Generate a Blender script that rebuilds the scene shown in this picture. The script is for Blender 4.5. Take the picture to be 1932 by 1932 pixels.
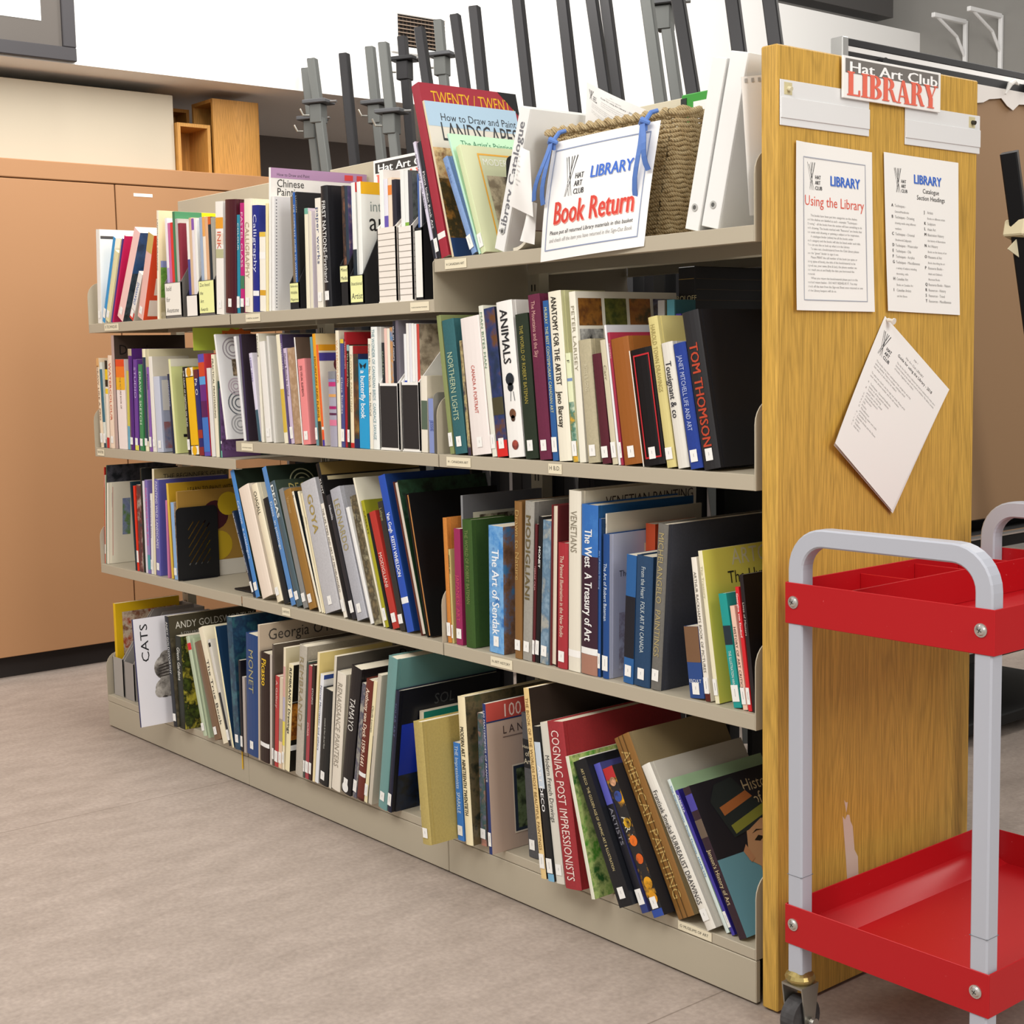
import bpy, math, random
from mathutils import Vector, Matrix
S = bpy.context.scene
for o in list(bpy.data.objects): bpy.data.objects.remove(o)
COL = S.collection
# ---------------------------------------------------------------- camera, world, lights, exposure
def make_camera():
    yaw, pit, rol = .8801, -.1076, -.0203
    f = Vector((-math.sin(yaw)*math.cos(pit), math.cos(yaw)*math.cos(pit), math.sin(pit)))
    r = Vector((math.cos(yaw), math.sin(yaw), 0)); u = r.cross(f)
    rr = math.cos(rol)*r + math.sin(rol)*u; uu = -math.sin(rol)*r + math.cos(rol)*u
    cd = bpy.data.cameras.new('camera'); cd.sensor_width = 36; cd.lens = 2716.2764/1932*36; cd.clip_start = .05
    cam = bpy.data.objects.new('camera', cd); COL.objects.link(cam)
    m = Matrix((rr, uu, -f)).transposed().to_4x4(); m.translation = Vector((4.3819, -1.9024, 1.1697))
    cam.matrix_world = m; S.camera = cam
make_camera()
W = bpy.data.worlds.new('world'); S.world = W; W.use_nodes = True
W.node_tree.nodes['Background'].inputs[0].default_value = (1.0, .97, .93, 1)
W.node_tree.nodes['Background'].inputs[1].default_value = .6
def area(name, loc, target, sx, sy, power, color=(1, .965, .91)):
    l = bpy.data.lights.new(name, 'AREA'); l.shape = 'RECTANGLE'; l.size = sx; l.size_y = sy; l.energy = power; l.color = color
    o = bpy.data.objects.new(name, l); COL.objects.link(o); o.location = loc
    o.rotation_euler = (Vector(target)-Vector(loc)).to_track_quat('-Z', 'Y').to_euler()
area('ceiling_lamp', (3.2, -2.6, 3.3), (2.6, -1.6, 0), 2.4, 1.2, 78)
area('ceiling_lamp', (6.6, -.6, 3.2), (2.8, .3, .6), 1.2, 2.4, 95)
area('ceiling_lamp', (.6, -2.4, 3.4), (.5, -.8, 0), 2.4, 1.2, 45)
area('ceiling_lamp', (1.6, 3.0, 3.7), (-.6, 2.2, 2.2), 1.0, 3.6, 95)
area('ceiling_lamp', (.45, .2, 3.65), (-.9, .3, 2.0), .4, 2.4, 85)
S.view_settings.view_transform = 'Standard'; S.view_settings.look = 'None'; S.view_settings.gamma = 1
S.view_settings.use_curve_mapping = False
S.view_settings.exposure = .0
# ---------------------------------------------------------------- materials
def lin(h):
    if not isinstance(h, str): return tuple(h)
    v = [int(h[i:i+2], 16)/255 for i in (0, 2, 4)]
    return tuple(c/12.92 if c <= .04045 else ((c+.055)/1.055)**2.4 for c in v)
MC = {}
def M(h, rough=.45, kind='flat', metal=0):
    key = (h, rough, kind, metal)
    if key in MC: return MC[key]
    m = bpy.data.materials.new(f'{kind}_{h}'); m.use_nodes = True
    nt = m.node_tree; b = nt.nodes['Principled BSDF']; L = nt.links.new
    c = lin(h)
    b.inputs['Base Color'].default_value = (*c, 1); b.inputs['Roughness'].default_value = rough; b.inputs['Metallic'].default_value = metal
    b.inputs['Specular IOR Level'].default_value = .35
    def N(t, **k):
        n = nt.nodes.new(t)
        for a, v in k.items():
            if a in n.inputs: n.inputs[a].default_value = v
            else: setattr(n, a, v)
        return n
    tc = N('ShaderNodeTexCoord')
    if kind == 'cloth':
        n = N('ShaderNodeTexNoise', Scale=900.0, Detail=2.0); L(tc.outputs['Object'], n.inputs['Vector'])
        bp = N('ShaderNodeBump', Strength=.25, Distance=.0006); L(n.outputs['Fac'], bp.inputs['Height']); L(bp.outputs[0], b.inputs['Normal'])
        n2 = N('ShaderNodeTexNoise', Scale=220.0, Detail=3.0); L(tc.outputs['Object'], n2.inputs['Vector'])
        mx = N('ShaderNodeMix', data_type='RGBA', blend_type='MULTIPLY'); mx.inputs[0].default_value = .28
        mx.inputs[6].default_value = (*c, 1); L(n2.outputs['Fac'], mx.inputs[7]); L(mx.outputs[2], b.inputs['Base Color'])
    elif kind == 'pages':
        w = N('ShaderNodeTexWave', Scale=420.0, Distortion=.6); w.bands_direction = 'X'; L(tc.outputs['Object'], w.inputs['Vector'])
        mx = N('ShaderNodeMix', data_type='RGBA', blend_type='MIX'); L(w.outputs['Fac'], mx.inputs[0])
        mx.inputs[6].default_value = (c[0]*.82, c[1]*.8, c[2]*.76, 1); mx.inputs[7].default_value = (*c, 1); L(mx.outputs[2], b.inputs['Base Color'])
    elif kind == 'floor':
        g = N('ShaderNodeNewGeometry')
        n = N('ShaderNodeTexNoise', Scale=9.0, Detail=8.0, Roughness=.65); 
        mp = N('ShaderNodeMapping'); mp.inputs['Scale'].default_value = (1.6, .7, 1); L(g.outputs['Position'], mp.inputs[0]); L(mp.outputs[0], n.inputs['Vector'])
        cr = N('ShaderNodeValToRGB'); cr.color_ramp.elements[0].position = .3; cr.color_ramp.elements[1].position = .7
        cr.color_ramp.elements[0].color = (*lin('96897f'), 1); cr.color_ramp.elements[1].color = (*lin('ab9d93'), 1); L(n.outputs['Fac'], cr.inputs[0])
        n2 = N('ShaderNodeTexNoise', Scale=90.0, Detail=4.0); L(g.outputs['Position'], n2.inputs['Vector'])
        mx = N('ShaderNodeMix', data_type='RGBA', blend_type='OVERLAY'); mx.inputs[0].default_value = .28; L(cr.outputs[0], mx.inputs[6]); L(n2.outputs['Fac'], mx.inputs[7])
        sx = N('ShaderNodeSeparateXYZ'); L(g.outputs['Position'], sx.inputs[0])
        a1 = N('ShaderNodeMath', operation='SUBTRACT'); L(sx.outputs[0], a1.inputs[0]); a1.inputs[1].default_value = .83
        a2 = N('ShaderNodeMath', operation='PINGPONG'); L(a1.outputs[0], a2.inputs[0]); a2.inputs[1].default_value = .915
        a3 = N('ShaderNodeMath', operation='LESS_THAN'); L(a2.outputs[0], a3.inputs[0]); a3.inputs[1].default_value = .0018
        m2 = N('ShaderNodeMix', data_type='RGBA', blend_type='MULTIPLY'); L(a3.outputs[0], m2.inputs[0]); L(mx.outputs[2], m2.inputs[6]); m2.inputs[7].default_value = (.62, .6, .58, 1)
        L(m2.outputs[2], b.inputs['Base Color'])
        bp = N('ShaderNodeBump', Strength=.08, Distance=.002); L(n2.outputs['Fac'], bp.inputs['Height']); L(bp.outputs[0], b.inputs['Normal'])
    elif kind == 'oak':
        mp = N('ShaderNodeMapping'); mp.inputs['Scale'].default_value = (1, 1, .022); L(tc.outputs['Object'], mp.inputs[0])
        n = N('ShaderNodeTexNoise', Scale=620.0, Detail=3.0, Roughness=.6); L(mp.outputs[0], n.inputs['Vector'])
        mp2 = N('ShaderNodeMapping'); mp2.inputs['Scale'].default_value = (1, 1, .10); L(tc.outputs['Object'], mp2.inputs[0])
        n3 = N('ShaderNodeTexNoise', Scale=7.0, Detail=1.0); L(mp2.outputs[0], n3.inputs['Vector'])
        m4 = N('ShaderNodeMath', operation='MULTIPLY'); m4.inputs[1].default_value = 110.0; L(n3.outputs['Fac'], m4.inputs[0])
        m5 = N('ShaderNodeMath', operation='SINE'); L(m4.outputs[0], m5.inputs[0])
        m6 = N('ShaderNodeMath', operation='POWER'); L(m5.outputs[0], m6.inputs[0]); m6.inputs[1].default_value = 6.0
        mul = N('ShaderNodeMath', operation='MULTIPLY'); mul.inputs[1].default_value = -.10; L(m6.outputs[0], mul.inputs[0])
        ad = N('ShaderNodeMath', operation='ADD'); L(mul.outputs[0], ad.inputs[0]); L(n.outputs['Fac'], ad.inputs[1])
        cr = N('ShaderNodeValToRGB'); cr.color_ramp.elements[0].position = .30; cr.color_ramp.elements[1].position = .62
        d = tuple(x*.66 for x in c); cr.color_ramp.elements[0].color = (*d, 1); cr.color_ramp.elements[1].color = (*(min(1, x*1.1) for x in c), 1)
        L(ad.outputs[0], cr.inputs[0]); L(cr.outputs[0], b.inputs['Base Color'])
    elif kind == 'metal_paint':
        n = N('ShaderNodeTexNoise', Scale=260.0, Detail=2.0); L(tc.outputs['Object'], n.inputs['Vector'])
        bp = N('ShaderNodeBump', Strength=.06, Distance=.0008); L(n.outputs['Fac'], bp.inputs['Height']); L(bp.outputs[0], b.inputs['Normal'])
    elif kind == 'speckle':
        n = N('ShaderNodeTexNoise', Scale=55.0, Detail=4.0); L(tc.outputs['Object'], n.inputs['Vector'])
        cr = N('ShaderNodeValToRGB'); cr.color_ramp.elements[0].position = .45; cr.color_ramp.elements[1].position = .62
        cr.color_ramp.elements[0].color = (*c, 1); cr.color_ramp.elements[1].color = (*(x*.8+.03 for x in c), 1); L(n.outputs['Fac'], cr.inputs[0]); L(cr.outputs[0], b.inputs['Base Color'])
    elif kind == 'scuffed':
        n = N('ShaderNodeTexNoise', Scale=160.0, Detail=3.0); L(tc.outputs['Object'], n.inputs['Vector'])
        cr = N('ShaderNodeValToRGB'); cr.color_ramp.elements[0].position = .72; cr.color_ramp.elements[1].position = .78
        cr.color_ramp.elements[0].color = (*c, 1); cr.color_ramp.elements[1].color = (min(1, c[0]*1.1+.1), c[1]+.1, c[2]+.1, 1); L(n.outputs['Fac'], cr.inputs[0]); L(cr.outputs[0], b.inputs['Base Color'])
    elif kind == 'rope':
        w = N('ShaderNodeTexWave', Scale=95.0, Distortion=2.5, Detail=2.0); w.bands_direction = 'DIAGONAL'; L(tc.outputs['Object'], w.inputs['Vector'])
        n = N('ShaderNodeTexNoise', Scale=70.0, Detail=3.0); L(tc.outputs['Object'], n.inputs['Vector'])
        mx = N('ShaderNodeMix', data_type='RGBA', blend_type='MIX'); L(n.outputs['Fac'], mx.inputs[0])
        mx.inputs[6].default_value = (*lin('a5824c'), 1); mx.inputs[7].default_value = (*lin('ecd8ac'), 1)
        m2 = N('ShaderNodeMix', data_type='RGBA', blend_type='MULTIPLY'); m2.inputs[0].default_value = .3; L(mx.outputs[2], m2.inputs[6]); L(w.outputs['Fac'], m2.inputs[7]); L(m2.outputs[2], b.inputs['Base Color'])
        bp = N('ShaderNodeBump', Strength=.7, Distance=.003); L(w.outputs['Fac'], bp.inputs['Height']); L(bp.outputs[0], b.inputs['Normal'])
    elif kind == 'stripe':
        w = N('ShaderNodeTexWave', Scale=75.0); w.bands_direction = 'X'; L(tc.outputs['Object'], w.inputs['Vector'])
        mx = N('ShaderNodeMix', data_type='RGBA', blend_type='MIX'); L(w.outputs['Fac'], mx.inputs[0]); mx.inputs[6].default_value = (*(x*.45 for x in c), 1); mx.inputs[7].default_value = (*(min(1, x*1.4) for x in c), 1); L(mx.outputs[2], b.inputs['Base Color'])
    MC[key] = m; return m
def PIC(cols):
    key = ('pic',)+tuple(cols)
    if key in MC: return MC[key]
    m = bpy.data.materials.new('printed_picture'); m.use_nodes = True; nt = m.node_tree; b = nt.nodes['Principled BSDF']; L = nt.links.new
    tc = nt.nodes.new('ShaderNodeTexCoord'); n = nt.nodes.new('ShaderNodeTexNoise'); n.inputs['Scale'].default_value = 26; n.inputs['Detail'].default_value = 6; n.inputs['Roughness'].default_value = .62
    mp = nt.nodes.new('ShaderNodeMapping'); random.seed(str(cols)); mp.inputs['Location'].default_value = [random.uniform(0, 9) for _ in range(3)]
    L(tc.outputs['Object'], mp.inputs[0]); L(mp.outputs[0], n.inputs['Vector'])
    cr = nt.nodes.new('ShaderNodeValToRGB'); e = cr.color_ramp.elements; k = len(cols)
    e[0].position = .36; e[0].color = (*lin(cols[0]), 1); e[1].position = .64; e[1].color = (*lin(cols[-1]), 1)
    for i in range(1, k-1):
        q = e.new(.36+.28*i/(k-1)); q.color = (*lin(cols[i]), 1)
    L(n.outputs['Fac'], cr.inputs[0]); L(cr.outputs[0], b.inputs['Base Color']); b.inputs['Roughness'].default_value = .4
    MC[key] = m; return m
# ---------------------------------------------------------------- mesh helpers
class MB:
    def __init__(s): s.v = []; s.f = []; s.m = []; s.mats = []
    def mi(s, m):
        if m not in s.mats: s.mats.append(m)
        return s.mats.index(m)
    def add(s, vs, fs, m):
        b = len(s.v); i = s.mi(m); s.v += [tuple(p) for p in vs]; s.f += [tuple(b+k for k in f) for f in fs]; s.m += [i]*len(fs)
    def box(s, a, b, m, mat=None):
        x0, y0, z0 = a; x1, y1, z1 = b
        vs = [Vector(p) for p in ((x0,y0,z0),(x1,y0,z0),(x1,y1,z0),(x0,y1,z0),(x0,y0,z1),(x1,y0,z1),(x1,y1,z1),(x0,y1,z1))]
        if mat is not None: vs = [mat @ p for p in vs]
        s.add(vs, [(0,3,2,1),(4,5,6,7),(0,1,5,4),(1,2,6,5),(2,3,7,6),(3,0,4,7)], m)
    def bbox(s, a, b, m, r=.003, mat=None):   # box with chamfered edges
        x0, y0, z0 = a; x1, y1, z1 = b
        r = min(r, (x1-x0)/2.01, (y1-y0)/2.01, (z1-z0)/2.01); vs = []; idx = {}
        for ix in (0, 1):
            for iy in (0, 1):
                for iz in (0, 1):
                    for ax in range(3):
                        p = [x1 if ix else x0, y1 if iy else y0, z1 if iz else z0]
                        for k in range(3):
                            if k != ax: p[k] += -r if (ix, iy, iz)[k] else r
                        idx[ix, iy, iz, ax] = len(vs); vs.append(Vector(p))
        fs = []
        g = lambda x, y, z, a: idx[x, y, z, a]
        for a in range(3):
            for sd in (0, 1):
                o = [(0,0),(1,0),(1,1),(0,1)]; q = []
                for (i, j) in o:
                    t = [0,0,0]; t[a] = sd; t[(a+1) % 3] = i; t[(a+2) % 3] = j; q.append(g(*t, a))
                fs.append(tuple(q if sd else q[::-1]))
        for a in range(3):
            b1, c1 = (a+1) % 3, (a+2) % 3
            for i in (0, 1):
                for j in (0, 1):
                    t0 = [0,0,0]; t1 = [0,0,0]; t0[b1] = t1[b1] = i; t0[c1] = t1[c1] = j; t1[a] = 1
                    q = [g(*t0, b1), g(*t1, b1), g(*t1, c1), g(*t0, c1)]
                    fs.append(tuple(q if (i == j) == False else q[::-1]))
        for ix in (0, 1):
            for iy in (0, 1):
                for iz in (0, 1):
                    q = [g(ix,iy,iz,0), g(ix,iy,iz,1), g(ix,iy,iz,2)]
                    fs.append(tuple(q if (ix+iy+iz) % 2 else q[::-1]))
        if mat is not None: vs = [mat @ p for p in vs]
        s.add(vs, fs, m)
    def tube(s, pts, r, m, n=8, caps=True, square=False, up=None):
        pts = [Vector(p) for p in pts]; k = len(pts); rings = []; prev = None
        for i, p in enumerate(pts):
            d = (pts[min(i+1, k-1)]-pts[max(i-1, 0)]).normalized()
            if prev is None:
                a = Vector(up) if up else (Vector((0,0,1)) if abs(d.z) < .9 else Vector((1,0,0)))
            else: a = prev
            x = (a-d*a.dot(d)).normalized(); y = d.cross(x); prev = x
            rr = r[i] if isinstance(r, (list, tuple)) else r
            if square:
                ch = rr*.82
                ring = [x*sx*rr*1.0*(ch/rr if t else 1)+y*sy*rr*(1 if t else ch/rr) for (sx, sy, t) in ((1,1,0),(1,1,1),(-1,1,1),(-1,1,0),(-1,-1,0),(-1,-1,1),(1,-1,1),(1,-1,0))]
                ring = [p+q for q in ring]
            else: ring = [p+(x*math.cos(2*math.pi*j/n)+y*math.sin(2*math.pi*j/n))*rr for j in range(n)]
            rings.append(ring)
        n = len(rings[0]); vs = [q for ring in rings for q in ring]; fs = []
        for i in range(k-1):
            for j in range(n): fs.append((i*n+j, i*n+(j+1) % n, (i+1)*n+(j+1) % n, (i+1)*n+j))
        if caps: fs += [tuple(range(n))[::-1], tuple((k-1)*n+j for j in range(n))]
        s.add(vs, fs, m)
    def cyl(s, a, b, r, m, n=16): s.tube([a, b], r, m, n)
    def prism(s, poly, ax, a, b, m, mat=None):   # polygon in the two other axes extruded along axis ax
        n = len(poly); vs = []
        for t in (a, b):
            for p in poly:
                q = [0,0,0]; q[ax] = t; q[(ax+1) % 3] = p[0]; q[(ax+2) % 3] = p[1]; vs.append(Vector(q))
        if mat is not None: vs = [mat @ p for p in vs]
        s.add(vs, [tuple(range(n))[::-1], tuple(range(n, 2*n))]+[(i, (i+1) % n, n+(i+1) % n, n+i) for i in range(n)], m)
    def build(s, name, parent=None, smooth=False):
        me = bpy.data.meshes.new(name); me.from_pydata(s.v, [], s.f)
        for m in s.mats: me.materials.append(m)
        me.polygons.foreach_set('material_index', s.m)
        if smooth: me.polygons.foreach_set('use_smooth', [True]*len(s.f))
        me.update()
        o = bpy.data.objects.new(name, me); COL.objects.link(o)
        if parent: o.parent = parent
        return o
def tag(o, label, cat, group=None, kind=None):
    o['label'] = label; o['category'] = cat
    if group: o['group'] = group
    if kind: o['kind'] = kind
    return o
def thing(name, label, cat, loc=(0,0,0), rot=(0,0,0), group=None):
    o = bpy.data.objects.new(name, None); COL.objects.link(o); o.location = loc; o.rotation_euler = rot; o.empty_display_size = .05
    return tag(o, label, cat, group)
def struct(o): o['kind'] = 'structure'; return o
# ---------------------------------------------------------------- lettering from glyph outlines
GL = {}
def glyph(ch, bold):
    k = (ch, bold)
    if k in GL: return GL[k]
    def mesh_of(t):
        c = bpy.data.curves.new('g', 'FONT'); c.body = t; c.size = 1; c.resolution_u = 2; c.offset = 0
        o = bpy.data.objects.new('g', c); COL.objects.link(o)
        bpy.context.view_layer.update()
        me = bpy.data.meshes.new_from_object(o.evaluated_get(bpy.context.evaluated_depsgraph_get()))
        vs = [v.co.copy() for v in me.vertices]; fs = [tuple(p.vertices) for p in me.polygons]
        bpy.data.objects.remove(o); bpy.data.curves.remove(c); bpy.data.meshes.remove(me)
        return vs, fs
    def right(t): return max(v.x for v in mesh_of(t)[0])
    if 'HH' not in GL: GL['HH'] = right('HH')
    adv = right('H'+ch+'H')-GL['HH'] if ch != ' ' else .3
    vs, fs = mesh_of(ch) if ch != ' ' else ([], [])
    GL[k] = ([(v.x, v.y) for v in vs], fs, adv); return GL[k]
def tw(s, bold=False): return sum(glyph(c, bold)[2] for c in s)
def put(mb, fn, s, u, v, size, m, xs=1, bold=False, ang=0, shear=0, eps=0, align=0):
    """lettering in the plane fn(u, v, eps)"""
    ca, sa = math.cos(ang), math.sin(ang); x = -align*tw(s, bold)*size*xs
    for ch in s:
        vs, fs, adv = glyph(ch, bold)
        if fs:
            P = []
            for (a, b) in vs:
                p, q = x+(a+shear*b)*size*xs, b*size
                P.append(fn(u+p*ca-q*sa, v+p*sa+q*ca, eps))
            mb.add(P, fs, m)
            if bold:
                b = .045*size*xs; mb.add([fn(u+(x+(a+shear*q)*size*xs+b)*ca-q*size*sa, v+(x+(a+shear*q)*size*xs+b)*sa+q*size*ca, eps+.00004) for a, q in vs], fs, m)
        x += adv*size*xs
def rect(mb, fn, u0, v0, u1, v1, m, eps=0): mb.add([fn(u0,v0,eps), fn(u1,v0,eps), fn(u1,v1,eps), fn(u0,v1,eps)], [(0,1,2,3)], m)
def line(mb, fn, u0, v0, u1, v1, w, m, eps=0, w1=None):
    dx, dy = u1-u0, v1-v0; l = math.hypot(dx, dy) or 1; nx, ny = -dy/l, dx/l; w1 = w if w1 is None else w1
    mb.add([fn(u0-nx*w/2, v0-ny*w/2, eps), fn(u1-nx*w1/2, v1-ny*w1/2, eps), fn(u1+nx*w1/2, v1+ny*w1/2, eps), fn(u0+nx*w/2, v0+ny*w/2, eps)], [(0,1,2,3)], m)
def disc(mb, fn, u, v, r, m, eps=0, n=20, ri=0, asp=1):
    o = [fn(u+r*math.cos(6.2832*i/n)*asp, v+r*math.sin(6.2832*i/n), eps) for i in range(n)]
    if ri:
        o += [fn(u+ri*math.cos(6.2832*i/n)*asp, v+ri*math.sin(6.2832*i/n), eps) for i in range(n)]
        mb.add(o, [(i, (i+1) % n, n+(i+1) % n, n+i) for i in range(n)], m)
    else: mb.add(o, [tuple(range(n))], m)
def frame(mb, fn, u0, v0, u1, v1, w, m, eps=0):
    rect(mb, fn, u0, v0, u1, v0+w, m, eps); rect(mb, fn, u0, v1-w, u1, v1, m, eps); rect(mb, fn, u0, v0+w, u0+w, v1-w, m, eps); rect(mb, fn, u1-w, v0+w, u1, v1-w, m, eps)
BE_X = 0.5372; A3_X = 2.0119; B2_X = 1.8092
# ---------------------------------------------------------------- the room
def room():
    mb = MB(); mb.box((-2.0, -6, -.05), (8, 5.7, 0), M('c4b3a7', .55, 'floor')); struct(mb.build('floor'))
    mb = MB(); mb.box((-2.1, -6, 0), (-2.0, 5.7, 4.2), M('6c6562', .8)); struct(mb.build('wall_left'))
    mb = MB(); mb.box((-2.1, 5.7, 0), (8, 5.8, 4.2), M('8f8d89', .8)); struct(mb.build('wall_back'))
    mb = MB(); mb.box((-2.0, -6, 2.283), (-.88, 5.7, 3.05), M('f1f0ee', .75)); struct(mb.build('wall_bulkhead'))
    mb = MB(); mb.box((-.987, 3.6, 3.1), (-.868, 5.415, 3.5), M('4c4a49', .6, 'metal_paint')); tag(mb.build('air_duct'), 'dark grey duct running under the roof above the white bulkhead', 'duct')
    for i, (x, z0, z1, n) in enumerate(((-.56, 2.82, 3.06, 'white triangular shelf bracket on the grey back wall nearer the bulkhead'), (-.33, 2.74, 3.05, 'white triangular shelf bracket on the grey back wall above the black rail'))):
        mb = MB(); m = M('e8e8e8', .5)
        mb.bbox((x-.012, 5.675, z0), (x+.012, 5.697, z1), m); mb.bbox((x-.012, 5.36, z1-.02), (x+.012, 5.68, z1+.006), m)
        mb.tube([(x, 5.68, z1-.2), (x, 5.6, z1-.1), (x, 5.4, z1-.01)], .009, m)
        tag(mb.build('shelf_bracket'), n, 'bracket', 'white shelf brackets on the back wall')
room()
def vent():
    r = thing('air_vent', 'white air vent with dark louvre slats high on the bulkhead', 'vent', (-.88, 1.817, 2.494))
    mb = MB(); m = M('ededeb', .5); w, h = .302, .191
    mb.bbox((.0005,0,0), (.012,w,.028), m); mb.bbox((.0005,0,h-.028), (.012,w,h), m); mb.bbox((.0005,0,.028), (.012,.035,h-.028), m); mb.bbox((.0005,w-.01,.028), (.012,w,h-.028), m); mb.build('frame', r)
    mb = MB(); mb.box((.0005,.035,.028), (.002,w-.01,h-.028), M('1a1614', .9)); mb.build('backing', r)
    for i in range(8):
        mb = MB(); z = .036+i*.0165; mb.box((.003,.036,z), (.010,w-.011,z+.004), M('8a7868', .6)); 
        mb.build('slat', r)
    mb = MB()
    for y in range(12): mb.box((.0025,.045+y*.02,.03), (.004,.048+y*.02,h-.03), M('4a3a30', .7))
    mb.build('grille', r)
vent()
def picture():
    r = thing('framed_picture', 'framed picture with wide dark grey mat on the white bulkhead', 'picture', (-.879, -.7, 2.287))
    W_, H_ = 1.078, .8; mb = MB(); m = M('39373a', .45)
    mb.bbox((0,0,0), (.028,W_,.05), m); mb.bbox((0,0,H_-.05), (.028,W_,H_), m); mb.bbox((0,0,.05), (.028,.05,H_-.05), m); mb.bbox((0,W_-.05,.05), (.028,W_,H_-.05), m); mb.build('frame', r)
    mb = MB(); mb.box((.001,.05,.05), (.014,W_-.05,H_-.05), M('58534f', .35)); mb.build('mat', r)
    mb = MB(); mb.box((.0145,.17,.135), (.0155,W_-.125,H_-.12), M('f4f6f4', .3)); rect(mb, lambda u, v, e: (.0158, u, v), .2, .19, W_-.155, .5, PIC(('f4f4f2','d8d6d2','e8e6e2'))); mb.build('print', r)
picture()
def cabinet():
    m = M('a67b56', .5, 'metal_paint'); X = -.93
    r = thing('storage_cabinet', 'tall tan metal storage cabinet with double doors behind the book shelves', 'cabinet', (X, -1.0, 0))
    D = .55; y0, y1, yT = .0, 2.255, 1.93
    mb = MB(); mb.box((-D, y0, .083), (-.021, y1, yT), m); mb.bbox((-.021, y0, 1.862), (0, y1, yT), m); mb.box((-.021, y1-.03, .083), (-.002, y1, 1.862), m); mb.build('body', r)
    mb = MB(); mb.box((-D+.03, y0+.03, .0), (-.05, y1-.03, .083), M('2a2422', .8)); mb.build('plinth', r)
    for a, b in ((.03, .78), (.785, 1.535), (1.54, 2.222)):
        mb = MB(); mb.bbox((-.0205, a, .085), (0, b, 1.858), m, .002); d = mb.build('door', r)
        if a > 1.5:
            q = MB(); q.box((.0003, 1.613, 1.818), (.001, 1.692, 1.83), M('efece6', .6)); q.build('label', d)
    c = thing('cream_panel', 'long cream board standing on top of the tan cabinet', 'board', (-1.06, -.6, 1.931))
    mb = MB(); mb.bbox((-.3, 0, 0), (0, 1.464, .313), M('bfb5a2', .6), .002); mb.build('board', c)
    wd = M('c8924a', .5, 'oak'); wd2 = M('b57f3c', .5, 'oak'); tk = .014
    def crate(x, y, z, w, h, d, lab, open_to, m):
        r = thing('wooden_box', lab, 'box', (x, y, z), (0,0,0), 'wooden boxes on the cabinet')
        mb = MB()
        if open_to == 'x':
            mb.box((-d,0,0), (0,w,tk), m); mb.box((-d,0,h-tk), (0,w,h), m); mb.box((-d,0,tk), (0,tk,h-tk), m); mb.box((-d,w-tk,tk), (0,w,h-tk), m)
        else:
            mb.box((-d,0,0), (0,w,tk), m); mb.box((-d,0,h-tk), (0,w,h), m); mb.box((-tk,0,tk), (0,w,h-tk), m); mb.box((-d,0,tk), (-d+tk,w,h-tk), m)
        mb.build('frame', r)
        q = MB(); 
        if open_to == 'x': q.box((-d-.004,0,0), (-d-.0005,w,h), wd2)
        else: q.box((-d,w+.0005,0), (0,w+.004,h), wd2)
        q.build('back', r)
    crate(-1.04, .868, 1.931, .148, .205, .16, 'small open wooden box with empty inside on the cabinet', 'x', wd)
    crate(-1.04, 1.03, 1.931, .21, .315, .18, 'tall closed oak box at the cabinet end', 'y', wd)
    crate(-1.26, .868, 1.931, .17, .3, .1, 'dark wooden box behind the small open box', 'x', wd2)
cabinet()
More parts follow.
